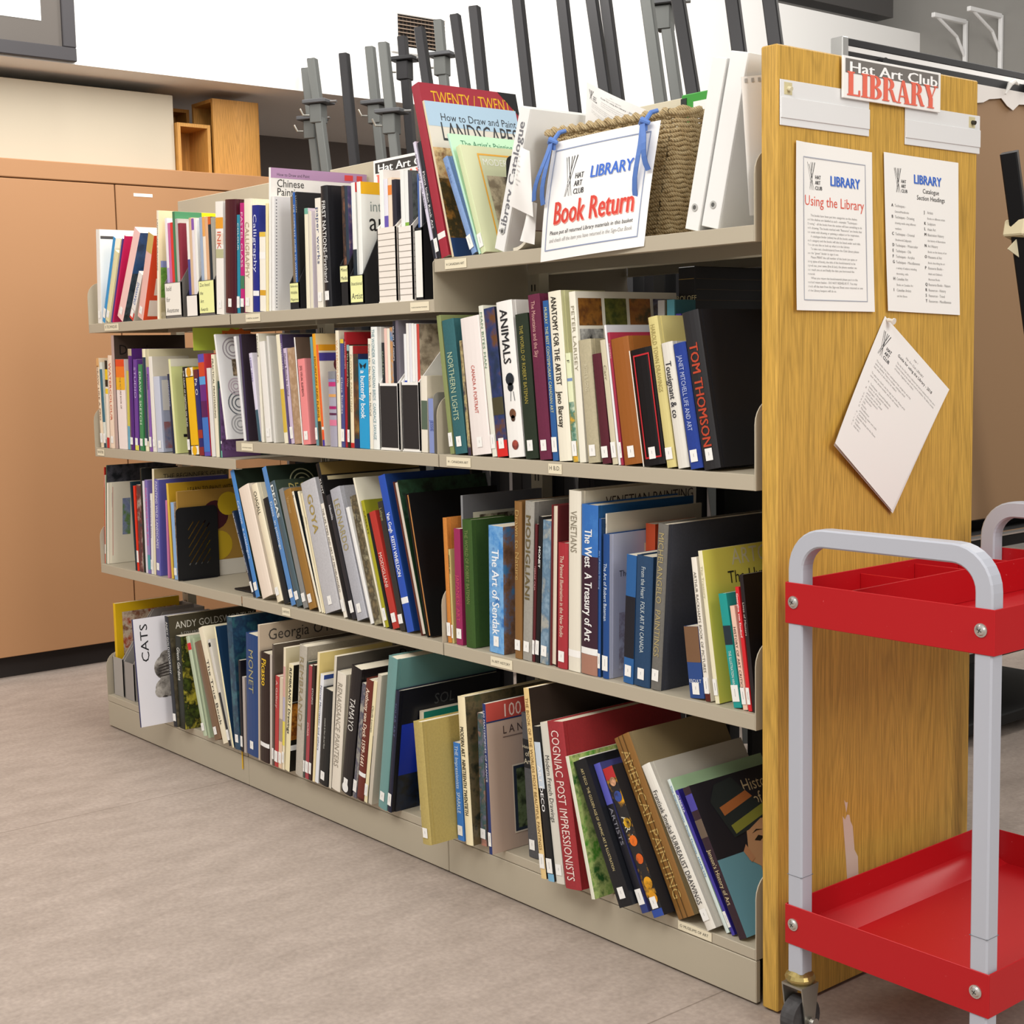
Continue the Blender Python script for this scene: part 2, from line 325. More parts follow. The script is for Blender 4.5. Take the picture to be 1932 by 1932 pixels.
# ---------------------------------------------------------------- double sided library shelving
SH = M('b6ac98', .5, 'metal_paint'); SHD = M('a59c88', .55, 'metal_paint'); BW = .914
LOGO = lambda mb, fn, u, v, s: logo(mb, fn, u, v, s)
def logo(mb, fn, u, v, s):
    k = M('2a2a2c', .6)
    for a, b, w in ((-.16,.26,.03), (.2,-.14,.035), (-.02,.1,.025), (.08,-.2,.03), (-.24,.06,.02)):
        line(mb, fn, u+(.2+a)*s, v+1.0*s, u+(.2+b*.6)*s, v, w*s, k, .00003, w*s*.35)
        disc(mb, fn, u+(.2+a)*s, v+1.0*s, w*s*.9, k, .00004, 8, 0, .6)
    for i, t in enumerate(('HAT', 'ART', 'CLUB')): put(mb, fn, t, u+.42*s, v+(.42-.2*i)*s, .2*s, k, xs=.85, bold=True, eps=.00005)
def shelving():
    r = thing('library_bookshelf', 'beige metal double sided library shelving with oak end panel', 'bookshelf', (0,0,0))
    zA, zA1, zB, zB1, zC = 1.3555, 1.2698, .930, .880, .506
    def board(x0, x1, z, back=False):
        mb = MB(); y0, y1 = (0, .27) if not back else (.318, .588); yl = y0 if not back else y1-.0015
        mb.box((x0+.003, y0+.0015, z+.026), (x1-.003, y1-.0015, z+.0278), SH)
        mb.bbox((x0+.003, yl, z), (x1-.003, yl+.0015, z+.028), SH, .0006)
        yr = y0+.0015 if not back else y1-.02
        mb.box((x0+.003, yr, z), (x1-.003, yr+.018, z+.0012), SH)
        yb = y1-.0015 if not back else y0
        mb.box((x0+.003, yb, z), (x1-.003, yb+.0015, z+.026), SH)
        return mb.build('shelf_board', r)
    for i, zs in enumerate(((zA1, zB1, zC), (zA1, zB, zC), (zA, zB, zC))):
        for z in zs:
            board(i*BW, (i+1)*BW, z); board(i*BW, (i+1)*BW, z, True)
    for i in range(3):
        mb = MB(); mb.bbox((i*BW+.001, 0, .004), ((i+1)*BW-.001, .012, .083), SH, .0015); mb.build('base_kick', r); mb = MB(); mb.box((i*BW+.001, .576, .004), ((i+1)*BW-.001, .588, .083), SH); mb.build('base_kick', r)
        mb = MB(); mb.bbox((i*BW+.003, 0, .0845), ((i+1)*BW-.003, .294, .105), SH, .0012); mb.build('base_deck', r); mb = MB(); mb.box((i*BW+.003, .2945, .0845), ((i+1)*BW-.003, .588, .105), SH); mb.build('base_deck', r)
    def bracket(x, z, y0, y1, flip=False, h=.158):
        R = .045 if h > .12 else .008
        prof = [(0, 0), (0, h-R)]+[(R-R*math.cos(a), h-R+R*math.sin(a)) for a in (math.pi/2*i/6 for i in range(1, 7))]+[(y1-y0, h), (y1-y0, 0)]
        if flip: prof = [(y1-y0-a, b) for a, b in prof][::-1]
        mb = MB(); mb.prism([(y0+a, z+b) for a, b in prof], 0, x, x+.0022, SH); return mb.build('shelf_bracket', r)
    for i, zs in enumerate(((zA1, zB1, zC, .085), (zA1, zB, zC, .085), (zA, zB, zC, .085))):
        for z in zs:
            for x, e in ((i*BW+.0002, i == 0), ((i+1)*BW-.0026, i == 2 or (i == 1 and z in (zA1, zB, zC)))):
                if e: bracket(x, z, 0, .27, False,   .1125 if i == 1 and z == zA1 else .158); bracket(x, z, .318, .588, True)
    for i in range(4):
        x = min(max(i*BW, .014), 3*BW-.03)
        mb = MB(); mb.box((x-.012, .279, .1055), (x+.028, .309, 1.37 if i == 2 else 1.64), SHD)
        for k in range(33 if i == 2 else 40): mb.box((x+.001, .2785, .15+k*.0365), (x+.005, .2789, .165+k*.0365), M('2a2824')); mb.box((x+.012, .2785, .15+k*.0365), (x+.016, .2789, .165+k*.0365), M('2a2824'))
        mb.build('upright_post', r)
    for i in range(2):
        mb = MB(); mb.bbox((i*BW+.03, .3105, 1.46), ((i+1)*BW-.02, .3145, 1.692), SH, .001); mb.build('top_back_panel', r)
    mb = MB(); mb.box((2*BW-.50, .29, .96), (2*BW+.0, .293, 1.35), SHD); mb.build('back_plate', r)
    mb = MB(); mb.bbox((2.7545, 0, .004), (2.7895, .588, 1.674), M('d0a44c', .42, 'oak'), .0025)
    p = mb.build('end_panel', r); p['label'] = 'oak laminate end panel'
    q = MB(); fn = lambda u, v, e: (2.7897+e, u, v); w = M('d8c0b0', .8)
    q.add([fn(a, b, 0) for a, b in ((.183,.322),(.19,.314),(.196,.322),(.203,.32),(.206,.308),(.213,.296),(.219,.25),(.229,.235),(.233,.16),(.201,.16),(.193,.24))], [tuple(range(11))], w)
    q.add([fn(a, b, 0) for a, b in ((.187,.352),(.192,.346),(.198,.345),(.194,.326))], [(0,1,2,3)], w); q.build('scraped_patch', p)
    for x, z, ln, wd in ((.12,zA1,'B TECHNIQUES',.1), (1.0,zA1,'D ORIENTAL CALLIGRAPHY',.075), (1.74,zA1,'F ACRYLIC PAINTING TECHNIQUES',.07), (.02,zB1,'WATER',.05), (.95,zB,'G MISCELLANEOUS TECHNIQUES',.06), (1.872,zA,'H CANADIAN ART',.075), (1.86,zB,'H - CANADIAN ART',.085), (2.2,zB,'H B.D.',.04), (1.13,zC,'J ARTISTS',.04), (2.0,zC,'N ART HISTORY',.072), (2.55,.083,'O MUSEUMS OF ART',.085)):
        q = MB(); h = .02 if z != .083 else .017
        q.box((x, -.0016, z+.004), (x+wd, -.0009, z+.004+h), M('e9dfc4', .6)); sz = min(h*.5/.72, wd*.85/tw(ln))
        put(q, lambda u, v, e: (u, -.0018-e, v), ln, x+wd*.06, z+.004+h*.36, sz, M('33302a')); q.build('shelf_label', r)
shelving()
# ---------------------------------------------------------------- things on the end panel
PF = lambda u, v, e: (2.7905+e, u, v)
def sheet_mesh(name, root, corners, curl, n=8, m=None):
    """paper sheet on the panel; corners bottom left, bottom right, top right, top left as (y, z); curl(u, v) lifts it off"""
    m = m or M('f4f2ee', .7); vs = []; mb = MB()
    for j in range(n+1):
        for i in range(n+1):
            u, v = i/n, j/n; a = [Vector(c) for c in corners]
            p = (a[0]*(1-u)+a[1]*u)*(1-v)+(a[3]*(1-u)+a[2]*u)*v
            vs.append((2.7902+curl(u, v), p.x, p.y))
    mb.add(vs, [(j*(n+1)+i, j*(n+1)+i+1, (j+1)*(n+1)+i+1, (j+1)*(n+1)+i) for j in range(n) for i in range(n)], m)
    return mb.build(name, root, True)
def on_sheet(corners, curl, W_, H_):
    a = [Vector(c) for c in corners]
    def fn(u, v, e):
        s, t = u/W_, v/H_; p = (a[0]*(1-s)+a[1]*s)*(1-t)+(a[3]*(1-s)+a[2]*s)*t
        return (2.7906+curl(s, t)+e, p.x, p.y)
    return fn
GREY = M('a3a2a0', .8); DK = M('2e2c2c', .7); RED = M('e0604e', .6); BLUE = M('3a6cd0', .6); SHADOWC = M('8a9ac0', .6)
def library_word(mb, fn, u, v, sz, xs=.9): 
    put(mb, fn, 'LIBRARY', u+.05*sz, v-.05*sz, sz, SHADOWC, xs=xs, bold=True); put(mb, fn, 'LIBRARY', u, v, sz, BLUE, xs=xs, bold=True, eps=.0001)
def serif_word(mb, fn, s, u, v, h, w, m, eps=0):
    """condensed slab serif capitals: heavy stems, fine joins, flat serifs"""
    G = {'L': [(0,0,.34,1,0),(.34,0,.85,.07,0),(.72,.07,.85,.26,0),(-.1,.94,.44,1,0),(-.1,0,.1,.06,0)], 'I': [(.1,0,.44,1,0),(0,.94,.54,1,0),(0,0,.54,.06,0)]}
    x = u
    adv = {'L': .92, 'I': .62, 'B': 1.0, 'R': 1.08, 'A': 1.1, 'Y': 1.05}
    tot = sum(adv[c] for c in s); k = w/tot
    E = [eps]
    def R(a, b, c, d): E[0] += .00002; rect(mb, fn, x+a*k, v+b*h, x+c*k, v+d*h, m, E[0])
    def Q(p): E[0] += .00002; mb.add([fn(x+a*k, v+b*h, E[0]) for a, b in p], [tuple(range(len(p)))], m)
    def bowl(x0, x1, y0, y1, t):
        n = 10; cx, rx, cy, ry = x0, x1-x0, (y0+y1)/2, (y1-y0)/2; V = []
        for i in range(n+1):
            a = -math.pi/2+math.pi*i/n; V.append((cx+rx*math.cos(a), cy+ry*math.sin(a)))
        I = [(cx+max(0, rx-t)*math.cos(-math.pi/2+math.pi*i/n), cy+(ry-.055)*math.sin(-math.pi/2+math.pi*i/n)) for i in range(n+1)]
        E[0] += .00002; mb.add([fn(x+a*k, v+b*h, E[0]) for a, b in V+I], [(i, i+1, n+1+i+1, n+1+i) for i in range(n)], m)
    for c in s:
        if c in G:
            for (a, b, c2, d, _) in G[c]: R(a, b, c2, d)
        elif c == 'B': R(.06,0,.38,1); R(-.04,.94,.1,1); R(-.04,0,.1,.06); bowl(.38,.84,.5,1,.3); bowl(.38,.92,0,.53,.32)
        elif c == 'R': R(.06,0,.38,1); R(-.04,.94,.1,1); R(-.04,0,.5,.06); bowl(.38,.86,.48,1,.3); Q(((.5,.5),(.78,.02),(1.08,.02),(1.08,.06),(.98,.1),(.74,.52)))
        elif c == 'A': Q(((.38,1),(.58,1),(1.0,0),(.66,0))); Q(((.38,1),(.46,.9),(.18,0),(.08,0))); R(.25,.28,.75,.34); R(-.03,0,.32,.05); R(.56,0,1.1,.05)
        elif c == 'Y': Q(((.02,1),(.36,1),(.66,.42),(.34,.42))); Q(((.6,.46),(.52,.4),(.86,1),(.96,1))); R(.34,0,.66,.44); R(-.06,.95,.46,1); R(.72,.95,1.06,1); R(.22,0,.78,.05)
        x += adv[c]*k
def panel_things():
    # plastic label strips
    for y0, y1, z0, z1, lab, pin in ((.005,.246,1.5425,1.617,'white plastic label strip under the sign with cream pin, nearest the books','d8d0b0'), (.352,.592,1.537,1.608,'white plastic label strip with dark pin at the panel far edge','38342c')):
        r = thing('label_strip', lab, 'label strip', (2.79, y0, z0), (0,0,0), 'label strips on the end panel')
        mb = MB(); w, h = y1-y0, z1-z0; m = M('e3e3e3', .35)
        mb.bbox((.0006,0,0), (.0022,w,h), m, .0006); mb.bbox((.0022,.001,.012), (.004,w,h*.62), m, .0006); mb.build('holder', r)
        q = MB(); py = .022 if pin == 'd8d0b0' else w-.026; q.box((.0023,py-.012,h-.024), (.0028,py+.008,h-.004), M('cfc49a', .5)); q.cyl((.0028,py-.002,h-.014), (.010,py-.002,h-.016), .004, M(pin, .4), 10); q.build('pin', r)
    # Hat Art Club LIBRARY sign
    r = thing('library_sign', 'white sign reading Hat Art Club LIBRARY at the panel top', 'sign', (2.795, .163, 1.598))
    mb = MB(); mb.bbox((0,0,.003), (.004,.288,.074), M('f3f1ee', .5), .0006); mb.build('board', r)
    fn = lambda u, v, e: (.0045+e, u, v)
    q = MB(); rect(q, fn, .006, .046, .28, .070, M('77736f')); sz = .0255
    put(q, fn, 'Hat Art Club', .014, .0478, sz, M('fbfbfa'), xs=.262/(tw('Hat Art Club', True)*sz), bold=True, eps=.0003)
    serif_word(q, fn, 'LIBRARY', .014, .008, .0405, .262, M('e8705c'), .0006); q.build('lettering', r)
    W_, H_ = .2159, .2794
    # Using the Library
    cs = ((.040,1.238),(.262,1.236),(.256,1.516),(.043,1.520)); cv = lambda u, v: .0008+.012*max(0, .18-u)**1.3*3+.004*(1-v)**2
    r = thing('using_library_notice', 'notice headed Using the Library in grey border on the panel', 'notice', (0,0,0)); sheet_mesh('paper', r, cs, cv)
    fn = on_sheet(cs, cv, W_, H_); q = MB()
    frame(q, fn, .022, .017, .196, .256, .0016, M('a9adb8')); logo(q, fn, .036, .202, .045); library_word(q, fn, .095, .213, .024, .92)
    put(q, fn, 'Using the Library', .108, .176, .0245, RED, xs=.165/(tw('Using the Library')*.0245), eps=.0001, align=.5)
    body = ['     The books have been put into categories on the shelves','and the shelves are labelled as such - example: "Techniques -','Drawing" - all the books from the section will have something to do','with drawing. The books marked with "Resource" are books that','can assist with drawing or painting a subject or for inspiration.','     A catalogue binder (white) has all the books under','each category and the books will also be listed under each title.','You can use this to look up what is in the Library.','     To take out a book/material from the Club Library please','use the "green" binder to sign it out.','     Please PRINT the call number of the book (on spine or','along spine of book), the title of the book/material to be','signed out, your name (first & last), the phone number we','can reach you at and finally the date you borrowed the','material.','     When you return the book/material please put it in the','marked return basket - DO NOT RESHELVE IT. You may','check off the item from the Sign-out Sheet once returned or one','of the Library keepers will do so.']
    for i, t in enumerate(body): put(q, fn, t, .034, .158-i*.0070, .0056, GREY, xs=min(.15/(max(tw(t), 1)*.0056), 1.0), eps=.0001)
    q.build('print', r)
    # Catalogue Section Headings
    cs = ((.300,1.238),(.530,1.231),(.523,1.516),(.288,1.519)); cv = lambda u, v: .0008+.006*max(0, .3-u)+.003*(1-v)**2
    r = thing('catalogue_notice', 'notice headed Catalogue Section Headings with two lettered columns', 'notice', (0,0,0)); sheet_mesh('paper', r, cs, cv)
    fn = on_sheet(cs, cv, W_, H_); q = MB(); logo(q, fn, .03, .212, .042); library_word(q, fn, .083, .232, .023, .92)
    for i, t in enumerate(('Catalogue', 'Section Headings')): put(q, fn, t, .133, .216-i*.0125, .0118, DK, eps=.0001, align=.5)
    A = [('A','Techniques -'),('','General/Handbooks'),('B','Techniques - Drawing'),('','drawing media using different'),('','mediums'),('C','Techniques - Oriental'),('','Brushwork/Calligraphy'),('D','Techniques - Watercolor'),('E','Techniques - Oils'),('F','Techniques - Acrylics'),('G','Techniques - Miscellaneous'),('','a variety of subjects including'),('','decorating, crafts'),('H','Canadian Art'),('','Books on Canadian Art'),('I','Canadian Artists'),('','and Art Shows')]
    B = [('J','Artists'),('','Books on different artists'),('K','Sculpture'),('L','Asian Art'),('M','Illustration History'),('','the history of illustrations'),('N','Art History'),('','Books on the history of art'),('O','Museums of Art'),('','Books describing the art'),('P','Resource Books -'),('','Adult and Children\'s'),('','Illustrated Books'),('Q','Resource Books - Nature'),('R','Resources - History'),('S','Resources - Travel'),('T','Resources - Miscellaneous')]
    for X0, T, Y0 in ((.018, A, .186), (.112, B, .180)):
        for i, (a, t) in enumerate(T):
            if a: put(q, fn, a, X0, Y0-i*.0100, .0078, DK, bold=True, eps=.0001)
            put(q, fn, t, X0+.0095, Y0-i*.0100, .0070 if a else .0056, GREY, xs=.9, eps=.0001)
    q.build('print', r)
    # hanging guide pages, one corner up
    cs = ((.134,1.008),(.312,.874),(.502,1.090),(.297,1.229)); cv = lambda u, v: .0012+.016*(1-v)*(1-.5*u)*(.4+.6*(1-v))
    r = thing('pinned_guide', 'stack of guide pages pinned by one corner, hanging as a diamond', 'papers', (0,0,0)); 
    H2, W2 = .2794, .2159
    cs2 = (cs[0], cs[1], cs[2], cs[3])
    sheet_mesh('under_page', r, ((.137,1.004),(.318,.868),(.500,1.088),(.297,1.228)), lambda u, v: cv(u, v)*.7, 8, M('e9e6e2', .7)); sheet_mesh('page', r, cs2, cv)
    fn0 = on_sheet(cs2, cv, W2, H2); q = MB()
    fn = lambda u, v, e: fn0(u, v, e)
    put(q, fn, 'page 1', .105, .262, .005, GREY, eps=.0001); put(q, fn, 'Hat Art Club LIBRARY', .085, .250, .0062, GREY, eps=.0001); put(q, fn, 'Guide for using the Library - 2018', .065, .240, .0082, DK, eps=.0001)
    logo(q, fn, .014, .21, .046)
    G2 = ['The Hat Art Club Library collection has been in existence for many years','formerly located at the studio and rented to members. The Library consists','of books, magazines and videos.','','The books have been catalogued into categories and the','spines labelled. There is a binder catalogue which','lists what is in the Library by subject.','','To take out a book, use the sign out sheet. Please print','your name, phone number and the call number.','']+['A   Techniques - General/Handbooks','     books on all the general subjects','B   Techniques - Drawing','     pencil, pen and ink, pastel','C   Oriental Brushwork','D   Watercolor','E   Oils','F   Acrylics','G   Miscellaneous','     printmaking, paper and crafts','H   Canadian Art','I   Canadian Artists and Art Shows','J   Artists','K   Sculpture','L   Asian Art']
    for i, t in enumerate(G2):
        x0 = .07 if i < 3 else .022
        if t: put(q, fn, t, x0, (.228 if i < 3 else .222)-i*.0066, .0050, GREY, xs=min(1, (.2-x0)/(tw(t)*.005)), eps=.0001)
    q.build('print', r)
    q = MB(); q.cyl((2.794,.302,1.222), (2.806,.302,1.219), .0035, M('e8e4da', .2), 12); q.cyl((2.806,.302,1.219), (2.808,.302,1.2185), .006, M('e8e4da', .2), 12); q.build('push_pin', r)
panel_things()
# ---------------------------------------------------------------- top shelf: basket, binders, papers
ZA = 1.3838
def basket():
    yaw = math.radians(5); r = thing('seagrass_basket', 'woven seagrass basket for returned books on the top shelf', 'basket', (A3_X+.184, .062, ZA), (0,0,yaw))
    H = .232; n = 27; m = M('b8935a', .85, 'rope')
    def ring(t, bulge=0):
        x0, x1 = 0-.036*t, .262+.062*t; y0, y1 = .0-.022*t, .165+.012*t; R = .03; pts = []
        for cx, cy, a0 in ((x1-R, y0+R, -90), (x1-R, y1-R, 0), (x0+R, y1-R, 90), (x0+R, y0+R, 180)):
            for k in range(6):
                a = math.radians(a0+90*k/5); pts.append((cx+(R+bulge)*math.cos(a), cy+(R+bulge)*math.sin(a)))
        return pts
    def dense(pts, z, step=.009):
        out = []; k = len(pts)
        for i in range(k):
            a, b = Vector((*pts[i], z)), Vector((*pts[(i+1) % k], z)); l = (b-a).length; c = max(1, int(l/step))
            out += [a.lerp(b, j/c) for j in range(c)]
        return out
    mb = MB()
    for i in range(n):
        t = i/(n-1); P = dense(ring(t), .008+t*(H-.02)); k = len(P)
        rr = [.0049*(1+.28*math.sin(j*2.1+i*1.7)) for j in range(k+1)]
        P2 = [p+Vector((0,0,.0016*math.sin(j*2.1+i))) for j, p in enumerate(P)]; P2.append(P2[0]); mb.tube(P2, rr, m, 6, False)
    mb.build('woven_side', r, True)
    mb = MB(); P = dense(ring(1.0, .003), H-.004, .006); k = len(P)
    for ph in (0, math.pi):
        Q = [p+Vector((.0042*math.cos(j*.8+ph), .003*math.cos(j*.8+ph), .0042*math.sin(j*.8+ph))) for j, p in enumerate(P)]; Q.append(Q[0]); mb.tube(Q, .0062, m, 6, False)
    mb.build('twisted_rim', r, True)
    mb = MB(); mb.box((.012,.012,.001), (.25,.153,.006), m); mb.build('bottom', r)
basket()
def basket_sign():
    r = thing('book_return_sign', 'white Book Return sign tied with blue ribbons to the basket', 'sign', (0,0,0))
    c = [Vector(p) for p in ((2.199,-.012,1.354),(2.478,.010,1.366),(2.497,.026,1.592),(2.238,-.006,1.581))]
    def P(s, t, e=0):
        p = (c[0]*(1-s)+c[1]*s)*(1-t)+(c[3]*(1-s)+c[2]*s)*t
        return p+Vector((0, -e-.012*math.sin(math.pi*t)*.5-.012*(1-t)**2*s-.006*math.sin(s*math.pi), 0))
    W_, H_ = .2794, .2159; n = 10; mb = MB()
    vs = [P(i/n, j/n) for j in range(n+1) for i in range(n+1)]
    mb.add(vs, [(j*(n+1)+i, j*(n+1)+i+1, (j+1)*(n+1)+i+1, (j+1)*(n+1)+i) for j in range(n) for i in range(n)], M('f5f4f2', .7)); mb.build('paper', r, True)
    fn = lambda u, v, e: P(u/W_, v/H_, .0006+e); q = MB()
    fm = M('8d9ab8')
    for k in range(16):
        a, b = k/16, (k+1)/16; ua, ub, va, vb = .012+.25*a, .012+.25*b, .018+.182*a, .018+.182*b
        rect(q, fn, ua, .018, ub, .020, fm, .0003); rect(q, fn, ua, .198, ub, .2, fm, .0003); rect(q, fn, .012, va, .014, vb, fm, .0003); rect(q, fn, .26, va, .262, vb, fm, .0003)
    
    for k in range(1): logo(q, fn, .052, .112, .07)
    library_word(q, fn, .122, .138, .03, .95)
    sz = .058; put(q, fn, 'Book Return', .032, .063, sz, M('ea8a7c'), xs=.215/(tw('Book Return', True)*sz), bold=True, eps=.0001); put(q, fn, 'Book Return', .030, .065, sz, M('d8463a'), xs=.215/(tw('Book Return', True)*sz), bold=True, eps=.0002)
    for i, t in enumerate(('Please put all returned Library materials in this basket', 'and check off the item you have returned in the Sign-Out Book')): put(q, fn, t, .024, .046-i*.0135, .0105, DK if i == 0 else GREY, xs=.222/(tw(t)*.0105), shear=.15, eps=.0001)
    q.build('print', r)
    for s, lab, tails in ((.03, 'l', ((-.045,.105),(-.018,.115))), (.895, 'r', ((-.012,.135),(.022,.085)))):
        mb = MB(); top = P(s, .985, .004); m = M('5b7fc4', .5)
        bx = top+Vector((0, .012, .022))
        mb.tube([top+Vector((0,-.003,-.012)), top+Vector((.004,-.006,.006)), bx, bx+Vector((.006,.012,.004))], [.004,.0045,.0045,.004], m, 8)
        mb.tube([top+Vector((-.012,-.004,.002)), top+Vector((0,-.011,.007)), top+Vector((.012,-.004,.0))], [.004,.006,.004], m, 8)
        for dx, L in tails:
            pts = [top+Vector((dx*t+.006*math.sin(t*5), -.011-.012*math.sin(t*3), -L*t)) for t in (i/7 for i in range(8))]
            for i in range(7):
                a, b = pts[i], pts[i+1]; w = Vector((.0062, 0, .001)); mb.add([a-w, a+w, b+w, b-w, a-w+Vector((0,.001,0)), a+w+Vector((0,.001,0)), b+w+Vector((0,.001,0)), b-w+Vector((0,.001,0))], [(3,2,1,0),(4,5,6,7),(0,1,5,4),(2,3,7,6)], m)
        mb.build('ribbon', r)
basket_sign()
def binder(x, y, w, h, lean, D, lab, group=None, yaw=0, spine_title=None, c='eeeeec'):
    z = ZA+max(0, w*math.sin(lean))
    r = thing('ring_binder', lab, 'binder', (x, y, z), (0, lean, yaw), group); m = M(c, .35)
    mb = MB(); t = .003
    mb.bbox((0,0,0), (w,t,h), m, .001); mb.bbox((0,t,0), (t,D,h), m, .001); mb.bbox((w-t,t,0), (w,D,h), m, .001); mb.build('cover', r)
    mb = MB(); mb.box((t+.002,.02,.01), (w-t-.003,D-.012,h-.012), M('f2efe8', .85, 'pages')); mb.build('pages', r)
    mb = MB(); mb.tube([(w/2,-.0015,.04), (w/2,-.0006,.04)], .007, M('b8b8b4', .3), 12); mb.tube([(w/2,-.0016,.04), (w/2,-.0012,.04)], .004, M('5a5a58', .6), 10); mb.build('finger_ring', r)
    if spine_title:
        q = MB(); sz = w*.62/.72; put(q, lambda u, v, e: (u, -.0006-e, v), spine_title, w*.76, h*.12, sz, M('77777c'), xs=h*.78/(tw(spine_title, True)*sz), ang=math.pi/2, bold=True); q.build('spine_print', r)
    return r
binder(A3_X+.014, .012, .032, .292, .32, .2, 'white catalogue binder leaning against the basket', spine_title='Library Catalogue')
binder(2.566, .014, .032, .297, .235, .25, 'slim white binder beside the basket with a worn edge', 'white binders by the end panel')
binder(2.604, .016, .040, .299, .24, .25, 'wide white binder leaning on the end panel', 'white binders by the end panel')
def loose_sheet(lab, name, corners, deco=None, holes=False):
    r = thing(name, lab, 'paper', (0,0,0)); c = [Vector(p) for p in corners]; n = 8; mb = MB()
    nrm = (c[1]-c[0]).cross(c[3]-c[0]).normalized()
    P = lambda s, t, e=0: (c[0]*(1-s)+c[1]*s)*(1-t)+(c[3]*(1-s)+c[2]*s)*t+nrm*(e+.012*math.sin(math.pi*s)*math.sin(math.pi*t*.8))
    vs = [P(i/n, j/n) for j in range(n+1) for i in range(n+1)]+[P(i/n, j/n, -.0006) for j in range(n+1) for i in range(n+1)]; k = (n+1)**2
    F = [(j*(n+1)+i, j*(n+1)+i+1, (j+1)*(n+1)+i+1, (j+1)*(n+1)+i) for j in range(n) for i in range(n)]
    mb.add(vs, F+[tuple(k+q for q in f[::-1]) for f in F], M('f1efec', .75)); mb.build('sheet', r, True)
    if deco:
        q = MB(); deco(q, lambda u, v, e: P(u, v, .0007+e)); q.build('print', r)
    if holes:
        q = MB()
        for i in range(14): rect(q, lambda u, v, e: P(u, v, .0007), .03+i*.07, .955, .06+i*.07, .985, M('b0aeac'))
        q.build('punched_holes', r)
def guide_print(q, fn0):
    fn = lambda u, v, e: fn0(u/.2159, v/.2794, e)
    put(q, fn, 'page 1', .1, .262, .005, GREY); put(q, fn, 'Hat Art Club LIBRARY', .085, .250, .006, GREY); put(q, fn, 'Guide for using the Library - 2018', .065, .240, .0085, DK); logo(q, fn, .014, .205, .046)
    for i, t in enumerate(('The Hat Art Club Library collection has been in existence', 'for many years, and formerly located in the studio and', 'rented to members. The Library consists of books.', '', 'The books have been catalogued into categories and the', 'spines labelled. There is a binder catalogue which lists', 'what is in the Library by subject and by title.', '', 'To take out a book use the sign out sheet and print', 'your name, phone number and the call number.')):
        if t: put(q, fn, t, .07 if i < 3 else .03, .225-i*.0085, .0058, GREY, xs=.9)
loose_sheet('printed guide page sticking up out of the basket', 'guide_page', ((2.158,.15,1.62),(2.31,.15,1.50),(2.345,.14,1.642),(2.172,.145,1.722)), guide_print)
def list_print(q, fn0):
    for i, t in enumerate(('B  Canadian', 'K  Sculpture', '7  Canadian Artists', 'individual or group', '5  Artists', 'Books on individuals', '8  Sculpture')): put(q, fn0, t, .3, .84-i*.075, .05, GREY, xs=.7)
loose_sheet('creased list page between the binder and basket', 'list_page', ((2.095,-.004,1.475),(2.170,-.004,1.445),(2.160,-.002,1.575),(2.135,-.004,1.59)), list_print)
loose_sheet('plain white sheet beside the basket foot', 'plain_sheet', ((2.118,.004,1.402),(2.158,.008,1.392),(2.152,.022,1.475),(2.135,.02,1.48)))
loose_sheet('large white pad sheet with punched top edge against the binders', 'pad_sheet', ((2.727,.004,1.40),(2.730,.20,1.41),(2.728,.20,1.66),(2.712,.0,1.632)), None, True)
